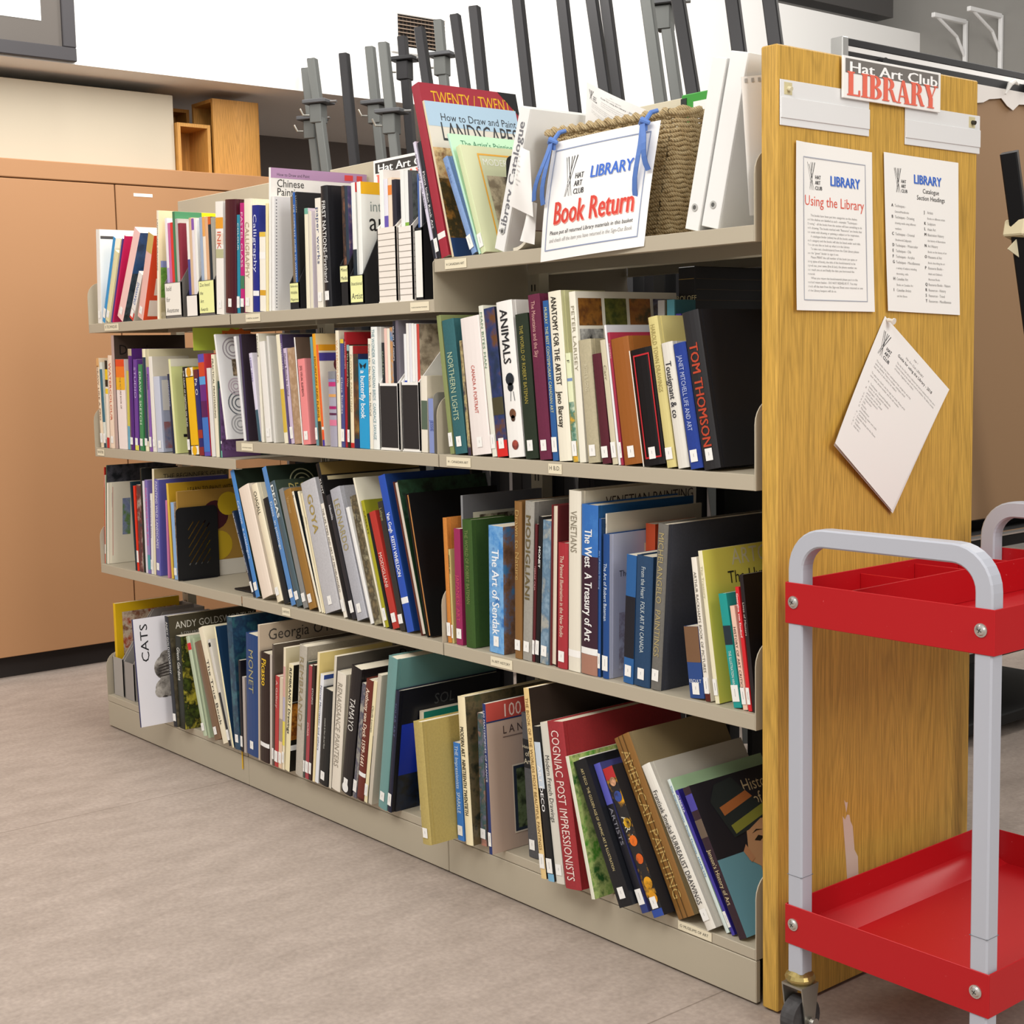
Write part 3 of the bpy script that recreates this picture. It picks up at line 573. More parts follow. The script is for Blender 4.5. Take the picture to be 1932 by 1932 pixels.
def top_bits():
    r = thing('magazine', 'floppy magazine curled flat under the leaning binder', 'magazine', (0,0,0)); mb = MB(); m = PIC(('3a302c','8a5a4c','b8a898')); n = 10
    for k, (off, mm) in enumerate(((0, M('d8d2c4', .5)), (.002, m))):
        P = [(A3_X+.066+.06*i/n, ZA+.002+.035*(i/n)**2.2+off) for i in range(n+1)]
        mb.add([(x, .02, z) for x, z in P]+[(x, .24, z) for x, z in P], [(i, i+1, n+2+i, n+1+i) for i in range(n)], mm)
    P = [(A3_X+.066+.06*i/n, ZA+.002+.035*(i/n)**2.2) for i in range(n+1)]
    mb.add([(x, .0195, z-.0015) for x, z in P]+[(x, .0195, z+.0055) for x, z in P], [(i, i+1, n+2+i, n+1+i) for i in range(n)], M('e2dac8', .7)); mb.build('pages', r)
    # bookends
    def bookend(x, y, z, w, h, lab, slots=False, c='1a1a1c'):
        r = thing('bookend', lab, 'bookend', (x, y, z)); cu = bpy.data.curves.new('plate', 'CURVE'); cu.dimensions = '2D'; cu.fill_mode = 'BOTH'; cu.extrude = .0006
        def spl(P):
            s = cu.splines.new('POLY'); s.points.add(len(P)-1); s.use_cyclic_u = True
            for i, p in enumerate(P): s.points[i].co = (p[0], p[1], 0, 1)
        R = .015
        spl([(0,0),(w,0)]+[(w-R+R*math.cos(a), h-R+R*math.sin(a)) for a in (math.pi/2*i/5 for i in range(6))]+[(R-R*math.sin(a), h-R+R*math.cos(a)) for a in (math.pi/2*i/5 for i in range(6))])
        if slots:
            lo, hi = .28*w, .80*w; zl, zh = .20*h, .80*h; tn = 1.35
            for k in range(-4, 6):
                c0 = zl+k*.026; seg = []
                a, b = lo, hi; z0 = c0+(a-lo)*tn; z1 = c0+(b-lo)*tn
                if z0 < zl: a = lo+(zl-c0)/tn; z0 = zl
                if z1 > zh: b = lo+(zh-c0)/tn; z1 = zh
                if b-a < .008: continue
                l = math.hypot(b-a, z1-z0); nx, ny = -(z1-z0)/l*.0019, (b-a)/l*.0019
                spl([(a-nx, z0-ny), (b-nx, z1-ny), (b+nx, z1+ny), (a+nx, z0+ny)])
        o = bpy.data.objects.new('plate', cu); COL.objects.link(o); bpy.context.view_layer.update()
        me = bpy.data.meshes.new_from_object(o.evaluated_get(bpy.context.evaluated_depsgraph_get())); bpy.data.objects.remove(o)
        me.materials.clear(); me.materials.append(M(c, .45)); me.transform(Matrix(((0,0,1,0),(1,0,0,0),(0,1,0,0),(0,0,0,1))))
        p = bpy.data.objects.new('plate', me); COL.objects.link(p); p.parent = r
        mb = MB(); mb.box((.001,.01,.0004), (.010,w-.01,.0012), M(c, .45)); mb.build('foot', r)
    bookend(A3_X, .06, ZA, .12, .205, 'black bookend between the painting books and binder')
    bookend(BE_X, .002, .5345, .135, .215, 'black bookend with slanted slots against the palette book', True)
    bookend(B2_X, .004, .959, .13, .135, 'grey curved bookend at the end of the white files', False, '8f8c84')
    mb = MB(); mb.bbox((.80,.04,.5345), (.9,.14,.5395), M('161618', .5), .002); mb.prism([(.06,.5395),(.12,.5395),(.12,.546)], 0, .81, .89, M('161618', .5)); tag(mb.build('black_clip'), 'flat black clip lying on the bare end of the third shelf', 'clip')
    mb = MB(); mb.prism([(-.0035,.107),(-.0022,.107),(-.0022,.045),(-.0035,.045)], 0, .884, .889, M('e2b422', .6)); tag(mb.build('bookmark_ribbon'), 'thin yellow bookmark ribbon hanging down over the shelf base', 'ribbon')
    # neon paper hanging from the upper shelf and club card on the back panel
    r = thing('neon_card', 'neon yellow and orange starburst card taped under the top shelf', 'card', (0,0,0)); mb = MB()
    fn = lambda u, v, e: (.60-e*0+.0, u, v) ; mb.box((.600,.05,1.205), (.601,.20,1.2695), M('d8ee5a', .6)); mb.build('card', r)
    mb = MB(); pts = []
    for i in range(24):
        a = 2*math.pi*i/24; q = .056 if i % 2 else .044; pts.append((.19+q*math.cos(a)*1.2, 1.243+q*math.sin(a)*.46))
    mb.prism(pts, 0, .6013, .602, M('f07a30', .6)); put(mb, lambda u, v, e: (.6023+e, u, v), 'Beginner', .15, 1.238, .022, M('3a2a20')); mb.build('starburst', r)
    r = thing('club_card', 'white Hat Art Club card on the shelf back panel', 'sign', (1.2,.281,1.585)); mb = MB(); mb.box((0,0,0), (.29,.0015,.1), M('f1efec', .6)); mb.build('card', r)
    fn = lambda u, v, e: (u, -.0004-e, v); q = MB(); rect(q, fn, .008, .066, .28, .093, M('3a3836')); put(q, fn, 'Hat Art Club', .018, .069, .028, M('f8f8f6'), bold=True, xs=.25/(tw('Hat Art Club', True)*.028), eps=.0003); serif_word(q, fn, 'LIBRARY', .018, .012, .05, .25, M('e8705c'), .0004); q.build('lettering', r)
    # green framed clipboard behind the basket
    r = thing('green_folder', 'green edged folder with white tie standing behind the basket', 'folder', (2.254,.335,ZA), (0,0,0)); mb = MB(); mb.bbox((0,0,0), (.2,.008,0.318), M('3f9a3c', .5), .002); mb.build('cover', r)
    q = MB(); q.box((.035,-.001,.03), (.19,-.0004,.30), M('f2f2f0', .6)); q.box((.1,-.003,.0), (.106,-.0012,.325), M('f6f6f4', .7)); q.build('sheet', r)
    q = MB(); q.box((0,-.0016,0), (.016,-.0005,.31), M('2a302c', .5)); q.build('spine', r)
    mb = MB(); mb.bbox((1.96,.352,ZA), (2.262,.358,1.70), M('d9cfb8', .7), .001); tag(mb.build('foam_board'), 'beige board standing on edge behind the seagrass basket', 'board')
    # books on the far side of the shelf seen above the near row
    r = thing('boxed_book', 'large black boxed book with gold lines behind the taped black book', 'book', (2.272,.303,.959), (0,0,0), 'books on the second shelf, far side'); w, D, h = .047, .255, .388
    mb = MB(); mb.bbox((0,0,0), (w,D,h), M('232122', .4), .0015); mb.build('slip_case', r)
    q = MB(); g = M('a88a4a', .4); fs = lambda u, v, e: (u, -.0005-e, v); fc = lambda u, v, e: (w+.0005+e, u, v)
    for k, v in enumerate((.362,.34,.318,.296,.272,.254)):
        rect(q, fc, .004, v, D-.01, v+.0012, g if k > 3 else M('5a4c34'))
        if k in (0, 4, 5): rect(q, fs, .002, v, w-.002, v+.0014, g)
    for i, t in enumerate(('ROLOFF', 'BENY')): put(q, fs, t, w/2, .318-i*.017, .0155, M('e0d4a4'), align=.5)
    q.build('gold_print', r)
    for x, w, h, c, cv, lab in ((2.355,.018,0.315,'b8b4b0','8a7a58','grey book with gold side peeking above the brush script book'), (2.380,.020,0.315,'5aa0b0','3f7a88','turquoise book peeking up behind the bright blue cloth book'), (2.404,.014,0.287,'4a3aa0','3a2c88','narrow violet book between turquoise book and black boxed book')):
        r = thing('hardback_book', lab, 'book', (x,.158,.959), (0,0,0), 'books on the second shelf, near bay'); mb = MB(); mb.box((0,0,0), (w,.003,h), M(c)); mb.box((0,.003,0), (.002,.06,h), M(c)); mb.box((w-.002,.003,0), (w,.06,h), M(cv)); mb.build('cover', r); q = MB(); q.box((.002,.004,.002), (w-.002,.058,h-.002), M('e8dfca', .8, 'pages')); q.build('pages', r)
    # dark portfolios standing on the far side
    for x, z, lab in ((1.95,.5345,'black portfolio case on the far side of the third shelf'), (2.35,.5345,'second black portfolio case behind the white art book')):
        r = thing('portfolio_case', lab, 'portfolio', (x,.352,z), (0,0,0), 'portfolio cases on the far side'); mb = MB(); mb.bbox((0,0,0), (.3,.03,.36), M('161718', .5), .004); mb.build('case', r); q = MB(); q.tube([(.1,.015,.36), (.1,.015,.385), (.2,.015,.385), (.2,.015,.36)], .006, M('1e1e20', .5)); q.build('handle', r)
top_bits()
# ---------------------------------------------------------------- easels behind the shelves
def easel(bx, sl, top, dark, clampz, y, lab, k):
    r = thing('studio_easel', lab, 'easel', (bx, y, 0), (0,0,0), 'metal easels standing behind the shelves')
    m = M('2c2b2d', .36, 'metal_paint', .3) if dark else M('636563', .42, 'metal_paint', .3); R = .0175
    rot = Matrix.Rotation(math.radians(28), 4, 'Z')
    def tube(p, q, rad, name, mm=m):
        mb = MB(); d = Vector(q)-Vector(p); u = rot @ Vector((1,0,0)); mb.tube([p, q], rad, mm, square=True, up=u); return mb.build(name, r)
    tube((sl*.12, 0, .12), (sl*top, 0, top), R, 'mast')
    mb = MB(); mb.box((-.0155,-.0155,-.004), (.0155,.0155,.003), M('2c2b2c', .5), Matrix.Translation((sl*top,0,top)) @ rot); mb.build('end_cap', r)
    for q in (-1, 1): tube((.0, q*.018, .10), (.02, q*.036, .02), .010, 'leg')
    mb = MB(); mb.bbox((sl*.55-.01, -.045, .53), (sl*.55+.025, .045, .55), m, .003); mb.build('canvas_ledge', r)
    if clampz:
        z = clampz; x = sl*z; mb = MB(); ck = M('2a2a2c', .45) if dark else M('57585b', .45, 'metal_paint', .3)
        T = Matrix.Translation((x, 0, z)) @ rot
        mb.bbox((-.05, -.045, .0), (.055, .045, .016), ck, .003, T); mb.bbox((-.026, -.028, -.075), (.026, .028, .0), m, .003, T); mb.build('canvas_clamp', r)
        mb = MB(); mb.tube([T @ Vector((-.026,-.028,-.045)), T @ Vector((-.045,-.042,-.045)), T @ Vector((-.055,-.05,-.02))], .004, M('b8b6ae', .3, 'flat', .8)); mb.build('wing_bolt', r)
        mb = MB(); mb.tube([T @ Vector((.03,.0,.008)), T @ Vector((.085,.0,.006))], .005, M('8a8a8a', .3, 'flat', .8)); mb.build('clamp_rod', r)
EAS = [('g', -0.28, -0.175, 2.373, 2.192, 1.3, 'grey metal easel with clamp, first of the row by the cabinet'), ('g', -0.519, -0.135, 2.365, 2.153, 1.36, 'grey metal easel half hidden behind the first easel'), ('k', -0.192, -0.115, 2.354, 0, 1.3, 'black easel mast standing alone, second in the row'), ('g', -0.267, -0.127, 2.422, 2.191, 1.5, 'grey easel with dark clamp, first of a close pair'), ('g', 0.126, -0.136, 2.348, 2.084, 1.3, 'grey easel with lower clamp, second of a close pair'), ('k', -0.28, -0.096, 2.467, 2.37, 1.62, 'black easel with black clamp before the air vent'), ('k', 0.35, -0.198, 2.406, 0, 1.42, 'black easel mast crossing the air vent'), ('g', -0.151, -0.11, 2.531, 2.385, 1.74, 'grey easel with black clamp beside the air vent'), ('k', 0.443, -0.185, 2.441, 0, 1.5, 'black easel mast just past the air vent'), ('k', 0.67, -0.131, 2.373, 0, 1.3, 'black easel mast above the landscape painting guide'), ('k', 0.93, -0.143, 2.49, 0, 1.3, 'black easel mast above the leaning catalogue binder'), ('k', 1.153, -0.146, 2.49, 0, 1.3, 'black easel mast above the printed guide page'), ('k', 1.388, -0.19, 2.49, 0, 1.3, 'black easel mast, first of the thick pair above the basket'), ('k', 1.204, -0.17, 2.49, 0, 1.5, 'black easel mast, second of the thick pair above the basket'), ('g', 1.595, -0.178, 2.49, 0, 1.3, 'grey easel mast above the basket rim'), ('g', 1.481, -0.179, 2.49, 2.265, 1.5, 'grey easel with high clamp above the basket corner'), ('k', 1.948, -0.209, 2.49, 0, 1.12, 'black easel mast beside the pair of grey easels'), ('k', 2.154, -0.168, 2.49, 0, 1.0, 'black easel mast above the white binders'), ('k', 2.27, -0.166, 2.49, 0, 1.0, 'black easel mast at the oak panel top')]
for k, (c, bx, sl, top, cz, y, lab) in enumerate(EAS): easel(bx, sl, top, c == 'k', cz, y, lab, k)
def folded(x, y, h, c):
    r = thing('folded_easel', 'black folded easel frame standing behind the shelves, seen through the gaps', 'easel', (x, y, 0), (0,0,0), 'folded easels behind the shelves'); m = M(c, .45, 'metal_paint', .2)
    for dx in (-.05, .05):
        mb = MB(); mb.bbox((dx-.021,-.02,0), (dx+.021,.02,h), m, .002); mb.build('post', r)
    for z in (.3, .95):
        mb = MB(); mb.bbox((-.0288,-.012,z), (.0288,.012,z+.05), m, .002); mb.build('crossbar', r)
for k in range(17): folded(.12+.148*k, .70+.05*(k % 2)+.012*(k % 3), 1.47+.015*(k % 4), ('202022','2b2b2e','38383b')[k % 3])
# ---------------------------------------------------------------- display board, black easel and trolley beyond the end panel
def beyond():
    r = thing('display_board', 'brown board under a black and white rail behind the end panel', 'board', (2.0, 1.203, 0)); L_ = 1.9
    mb = MB(); k = M('232224', .65); mb.bbox((-.03,.02,1.908), (0,L_,1.938), k, .002); mb.bbox((-.03,.02,1.951), (0,L_,1.971), k, .002); mb.build('rail', r)
    mb = MB(); mb.box((-.028,.02,1.938), (-.001,L_,1.951), M('f4f2f0', .3)); mb.build('white_stripe', r)
    mb = MB(); s = M('c8c8c6', .3, 'flat', .7); mb.bbox((-.035,-.006,0), (.004,.02,1.972), s, .002); mb.build('post', r)
    mb = MB(); mb.bbox((-.035,L_,0), (.004,L_+.026,1.972), s, .002); mb.build('post', r)
    mb = MB(); mb.bbox((-.022,.02,.66), (-.006,L_,1.915), M('9a7a5a', .7), .002); mb.build('board', r)
    mb = MB(); pts = [(.02,1.914)]; random.seed(4); n = 60
    for i in range(n+1): pts.append((.02+(L_-.03)*i/n, 1.872+random.uniform(-.018,.02)-(.02 if i % 7 == 3 else 0)))
    pts.append((L_-.01,1.914)); mb.prism(pts, 0, .0005, .002, M('e9e3de', .8)); mb.build('torn_paper', r)
    mb = MB(); mb.cyl((.0,.16,1.92), (.018,.16,1.92), .014, k); mb.cyl((.0,.87,1.93), (.018,.87,1.93), .014, k); mb.build('clamp_knob', r)
    mb = MB(); mb.tube([(.004,.755,1.90), (.012,.765,1.928), (.014,.785,1.938), (.012,.81,1.93)], [.003,.008,.008,.002], M('f2f0ec', .6)); mb.build('paper_curl', r)
    r = thing('studio_easel', 'black easel mast wrapped with masking tape before the brown board', 'easel', (2.3, 1.92, 0), (0,0,0), 'metal easels standing behind the shelves')
    m = M('1b1b1d', .4, 'metal_paint', .2); sl = -.26
    mb = MB(); mb.tube([(0,sl*1.66+.01,1.665), (0,.03,.06)], .021, m, square=True, up=(.9,.4,0)); mb.build('mast', r)
    for dx in (-.12, .12):
        mb = MB(); mb.tube([(0,0,.2), (dx,.12,.02)], .016, m, square=True, up=(1,0,0)); mb.build('leg', r)
    mb = MB(); zz = 1.47; T = Matrix.Translation((0, sl*zz+.015, zz)) @ Matrix.Rotation(math.radians(-14), 4, 'X')
    mb.bbox((-.03,-.03,-.022), (.03,.03,.022), M('e6d9b4', .7), .004, T); mb.build('masking_tape', r)
    mb = MB(); mb.prism([(sl*1.4-.06,1.42),(sl*1.4-.005,1.455),(sl*1.4-.005,1.40)], 0, .0, .002, M('e9dfbe', .7)); mb.build('tape_tag', r)
    r = thing('utility_trolley', 'low black trolley with chrome trim on the floor behind the end panel', 'trolley', (1.55, 1.62, 0)); k = M('111112', .6)
    for z in (.035, .25, .58):
        mb = MB(); mb.bbox((0,0,z), (.5,.9,z+.035), k, .004); mb.build('shelf', r)
    for x in (.02, .48):
        for y in (.02, .88):
            mb = MB(); mb.bbox((x-.015,y-.015,.0), (x+.015,y+.015,.6), k, .003); mb.build('post', r)
    mb = MB(); ch = M('d8d8da', .12, 'flat', 1)
    for z in (.288, .62): mb.tube([(.5,.0,z), (.5,.9,z)], .008, ch)
    mb.build('chrome_trim', r)
    r = thing('chrome_lamp_head', 'shiny chrome lamp bowl lying on the black trolley', 'lamp', (1.9,1.83,.385)); mb = MB(); n = 20; prof = [(.02,.0),(.05,.01),(.075,.04),(.085,.08)]
    vs = []; 
    for (rr, zz) in prof: vs += [(zz, rr*math.cos(6.2832*i/n), rr*math.sin(6.2832*i/n)) for i in range(n)]
    mb.add(vs, [(j*n+i, j*n+(i+1) % n, (j+1)*n+(i+1) % n, (j+1)*n+i) for j in range(3) for i in range(n)]+[tuple(range(n))[::-1]], M('e0e0e2', .08, 'flat', 1)); mb.build('bowl', r, True)
    mb = MB(); mb.tube([(0,0,0), (-.06,.03,-.05)], .012, k); mb.build('stem', r)
    mb = MB(); mb.bbox((1.72,1.9,.286), (1.98,2.3,.42), M('6a6870', .7), .05); tag(mb.build('grey_bag'), 'grey cloth bag on the trolley middle shelf', 'bag')
    mb = MB(); mb.bbox((1.65,1.75,.616), (1.94,2.35,.69), M('202022', .6), .03); tag(mb.build('mesh_bag'), 'black mesh bag on the trolley top', 'bag')
beyond()
# ---------------------------------------------------------------- red service cart
def cart():
    x0, x1, y0, y1 = 2.848, 3.237, -.05, .55
    r = thing('service_cart', 'red two tray service cart with grey tube frame beside the oak panel', 'cart', (x0, y0, 0)); Wx, Ly = x1-x0, y1-y0
    red = M('b3121a', .38, 'scuffed'); gr = M('b3b6c0', .38, 'metal_paint')
    def tray(z0, z1, name, div=False):
        mb = MB(); t = .0022
        mb.bbox((0,0,z0), (Wx,t,z1), red, .0008); mb.bbox((0,Ly-t,z0), (Wx,Ly,z1), red, .0008); mb.bbox((0,t,z0), (t,Ly-t,z1), red, .0008); mb.bbox((Wx-t,t,z0), (Wx,Ly-t,z1), red, .0008)
        mb.box((t,t,z0+.004), (Wx-t,Ly-t,z0+.006), red)
        o = mb.build(name, r)
        if not div:
            q = MB(); q.prism([(z0+.006,t),(z0+.026,t),(z0+.006,.055)], 1, t, Ly-t, red); q.build('side_gusset', o)
        if div:
            q = MB(); xd = .118; q.bbox((xd,t,z0+.006), (xd+t,Ly-t,z1-.004), red, .0008)
            for k in (.2, .36, .5): q.bbox((t,k,z0+.006), (xd,k+t,z1-.008), red, .0008)
            q.build('divider', o)
        for (bx, by, ax) in ((.018,-.0,-1),(Wx-.022,-.0,-1),(.018,Ly,1),(Wx-.022,Ly,1)):
            q = MB(); zc = (z0+z1)/2+.002; st = M('cfcdc8', .25, 'flat', .9)
            q.cyl((bx,by,zc), (bx,by+ax*.0016,zc), .0105, st, 20); q.tube([(bx,by+ax*.0016,zc), (bx,by+ax*.004,zc), (bx,by+ax*.0052,zc)], [.0085,.0065,.0025], st, 20)
            for a in (0, math.pi/2): q.box((-.0005,-.0003,-.004), (.0005,.0003,.004), M('3a3936'), Matrix.Translation((bx, by+ax*.0055, zc)) @ Matrix.Rotation(a+.5, 4, 'Y'))
            q.build('bolt', o)
    tray(.720, .789, 'upper_tray', True); tray(.167, .236, 'lower_tray')
    ztop = .866
    for name, y in (('frame_loop', .017), ('frame_loop', Ly-.017)):
        R = .055; xl, xr = .019, Wx-.02; P = [(xl,y,.118),(xl,y,ztop-R)]
        P += [(xl+R-R*math.cos(a), y, ztop-R+R*math.sin(a)) for a in (math.pi/2*i/8 for i in range(1, 9))]
        P += [(xr-R+R*math.sin(a), y, ztop-R+R*math.cos(a)) for a in (math.pi/2*i/8 for i in range(0, 9))]
        P += [(xr,y,.118)]
        mb = MB(); mb.tube(P, .0150, gr, square=True, up=(0,1,0)); o = mb.build(name, r)
        for xx in (xl, xr):
            q = MB(); q.bbox((xx-.0156,y-.0156,.288), (xx+.0156,y+.0156,.2886), M('6a6c72'), .0001); q.build('tube_joint', o)
    for (x, y) in ((.019,.017),(Wx-.02,.017),(.019,Ly-.017),(Wx-.02,Ly-.017)):
        mb = MB(); st = M('a8a69c', .35, 'flat', .8); mb.tube([(x,y,.119),(x,y,.114),(x,y,.108),(x,y,.104),(x,y,.098)], [.016,.023,.026,.025,.02], M('b8a468', .3, 'flat', .8), 20)
        for s in (-1, 1):
            mb.prism([(y-.022,.096),(y+.022,.096),(y+.012,.03),(y-.002,.022),(y-.012,.03)], 0, x+s*.021-.0012, x+s*.021+.0012, st)
        mb.box((x-.022,y-.022,.094), (x+.022,y+.022,.098), st); c = mb.build('caster', r)
        q = MB(); q.cyl((x-.014,y,.036), (x+.014,y,.036), .036, M('3f3d3e', .7, 'speckle'), 28); q.build('wheel', c)
        q = MB(); q.cyl((x-.028,y,.034), (x+.030,y,.034), .005, M('c4c2bc', .3, 'flat', .9), 12); q.cyl((x+.026,y,.034), (x+.033,y,.034), .009, M('c4c2bc', .3, 'flat', .9), 12); q.build('axle', c)
cart()

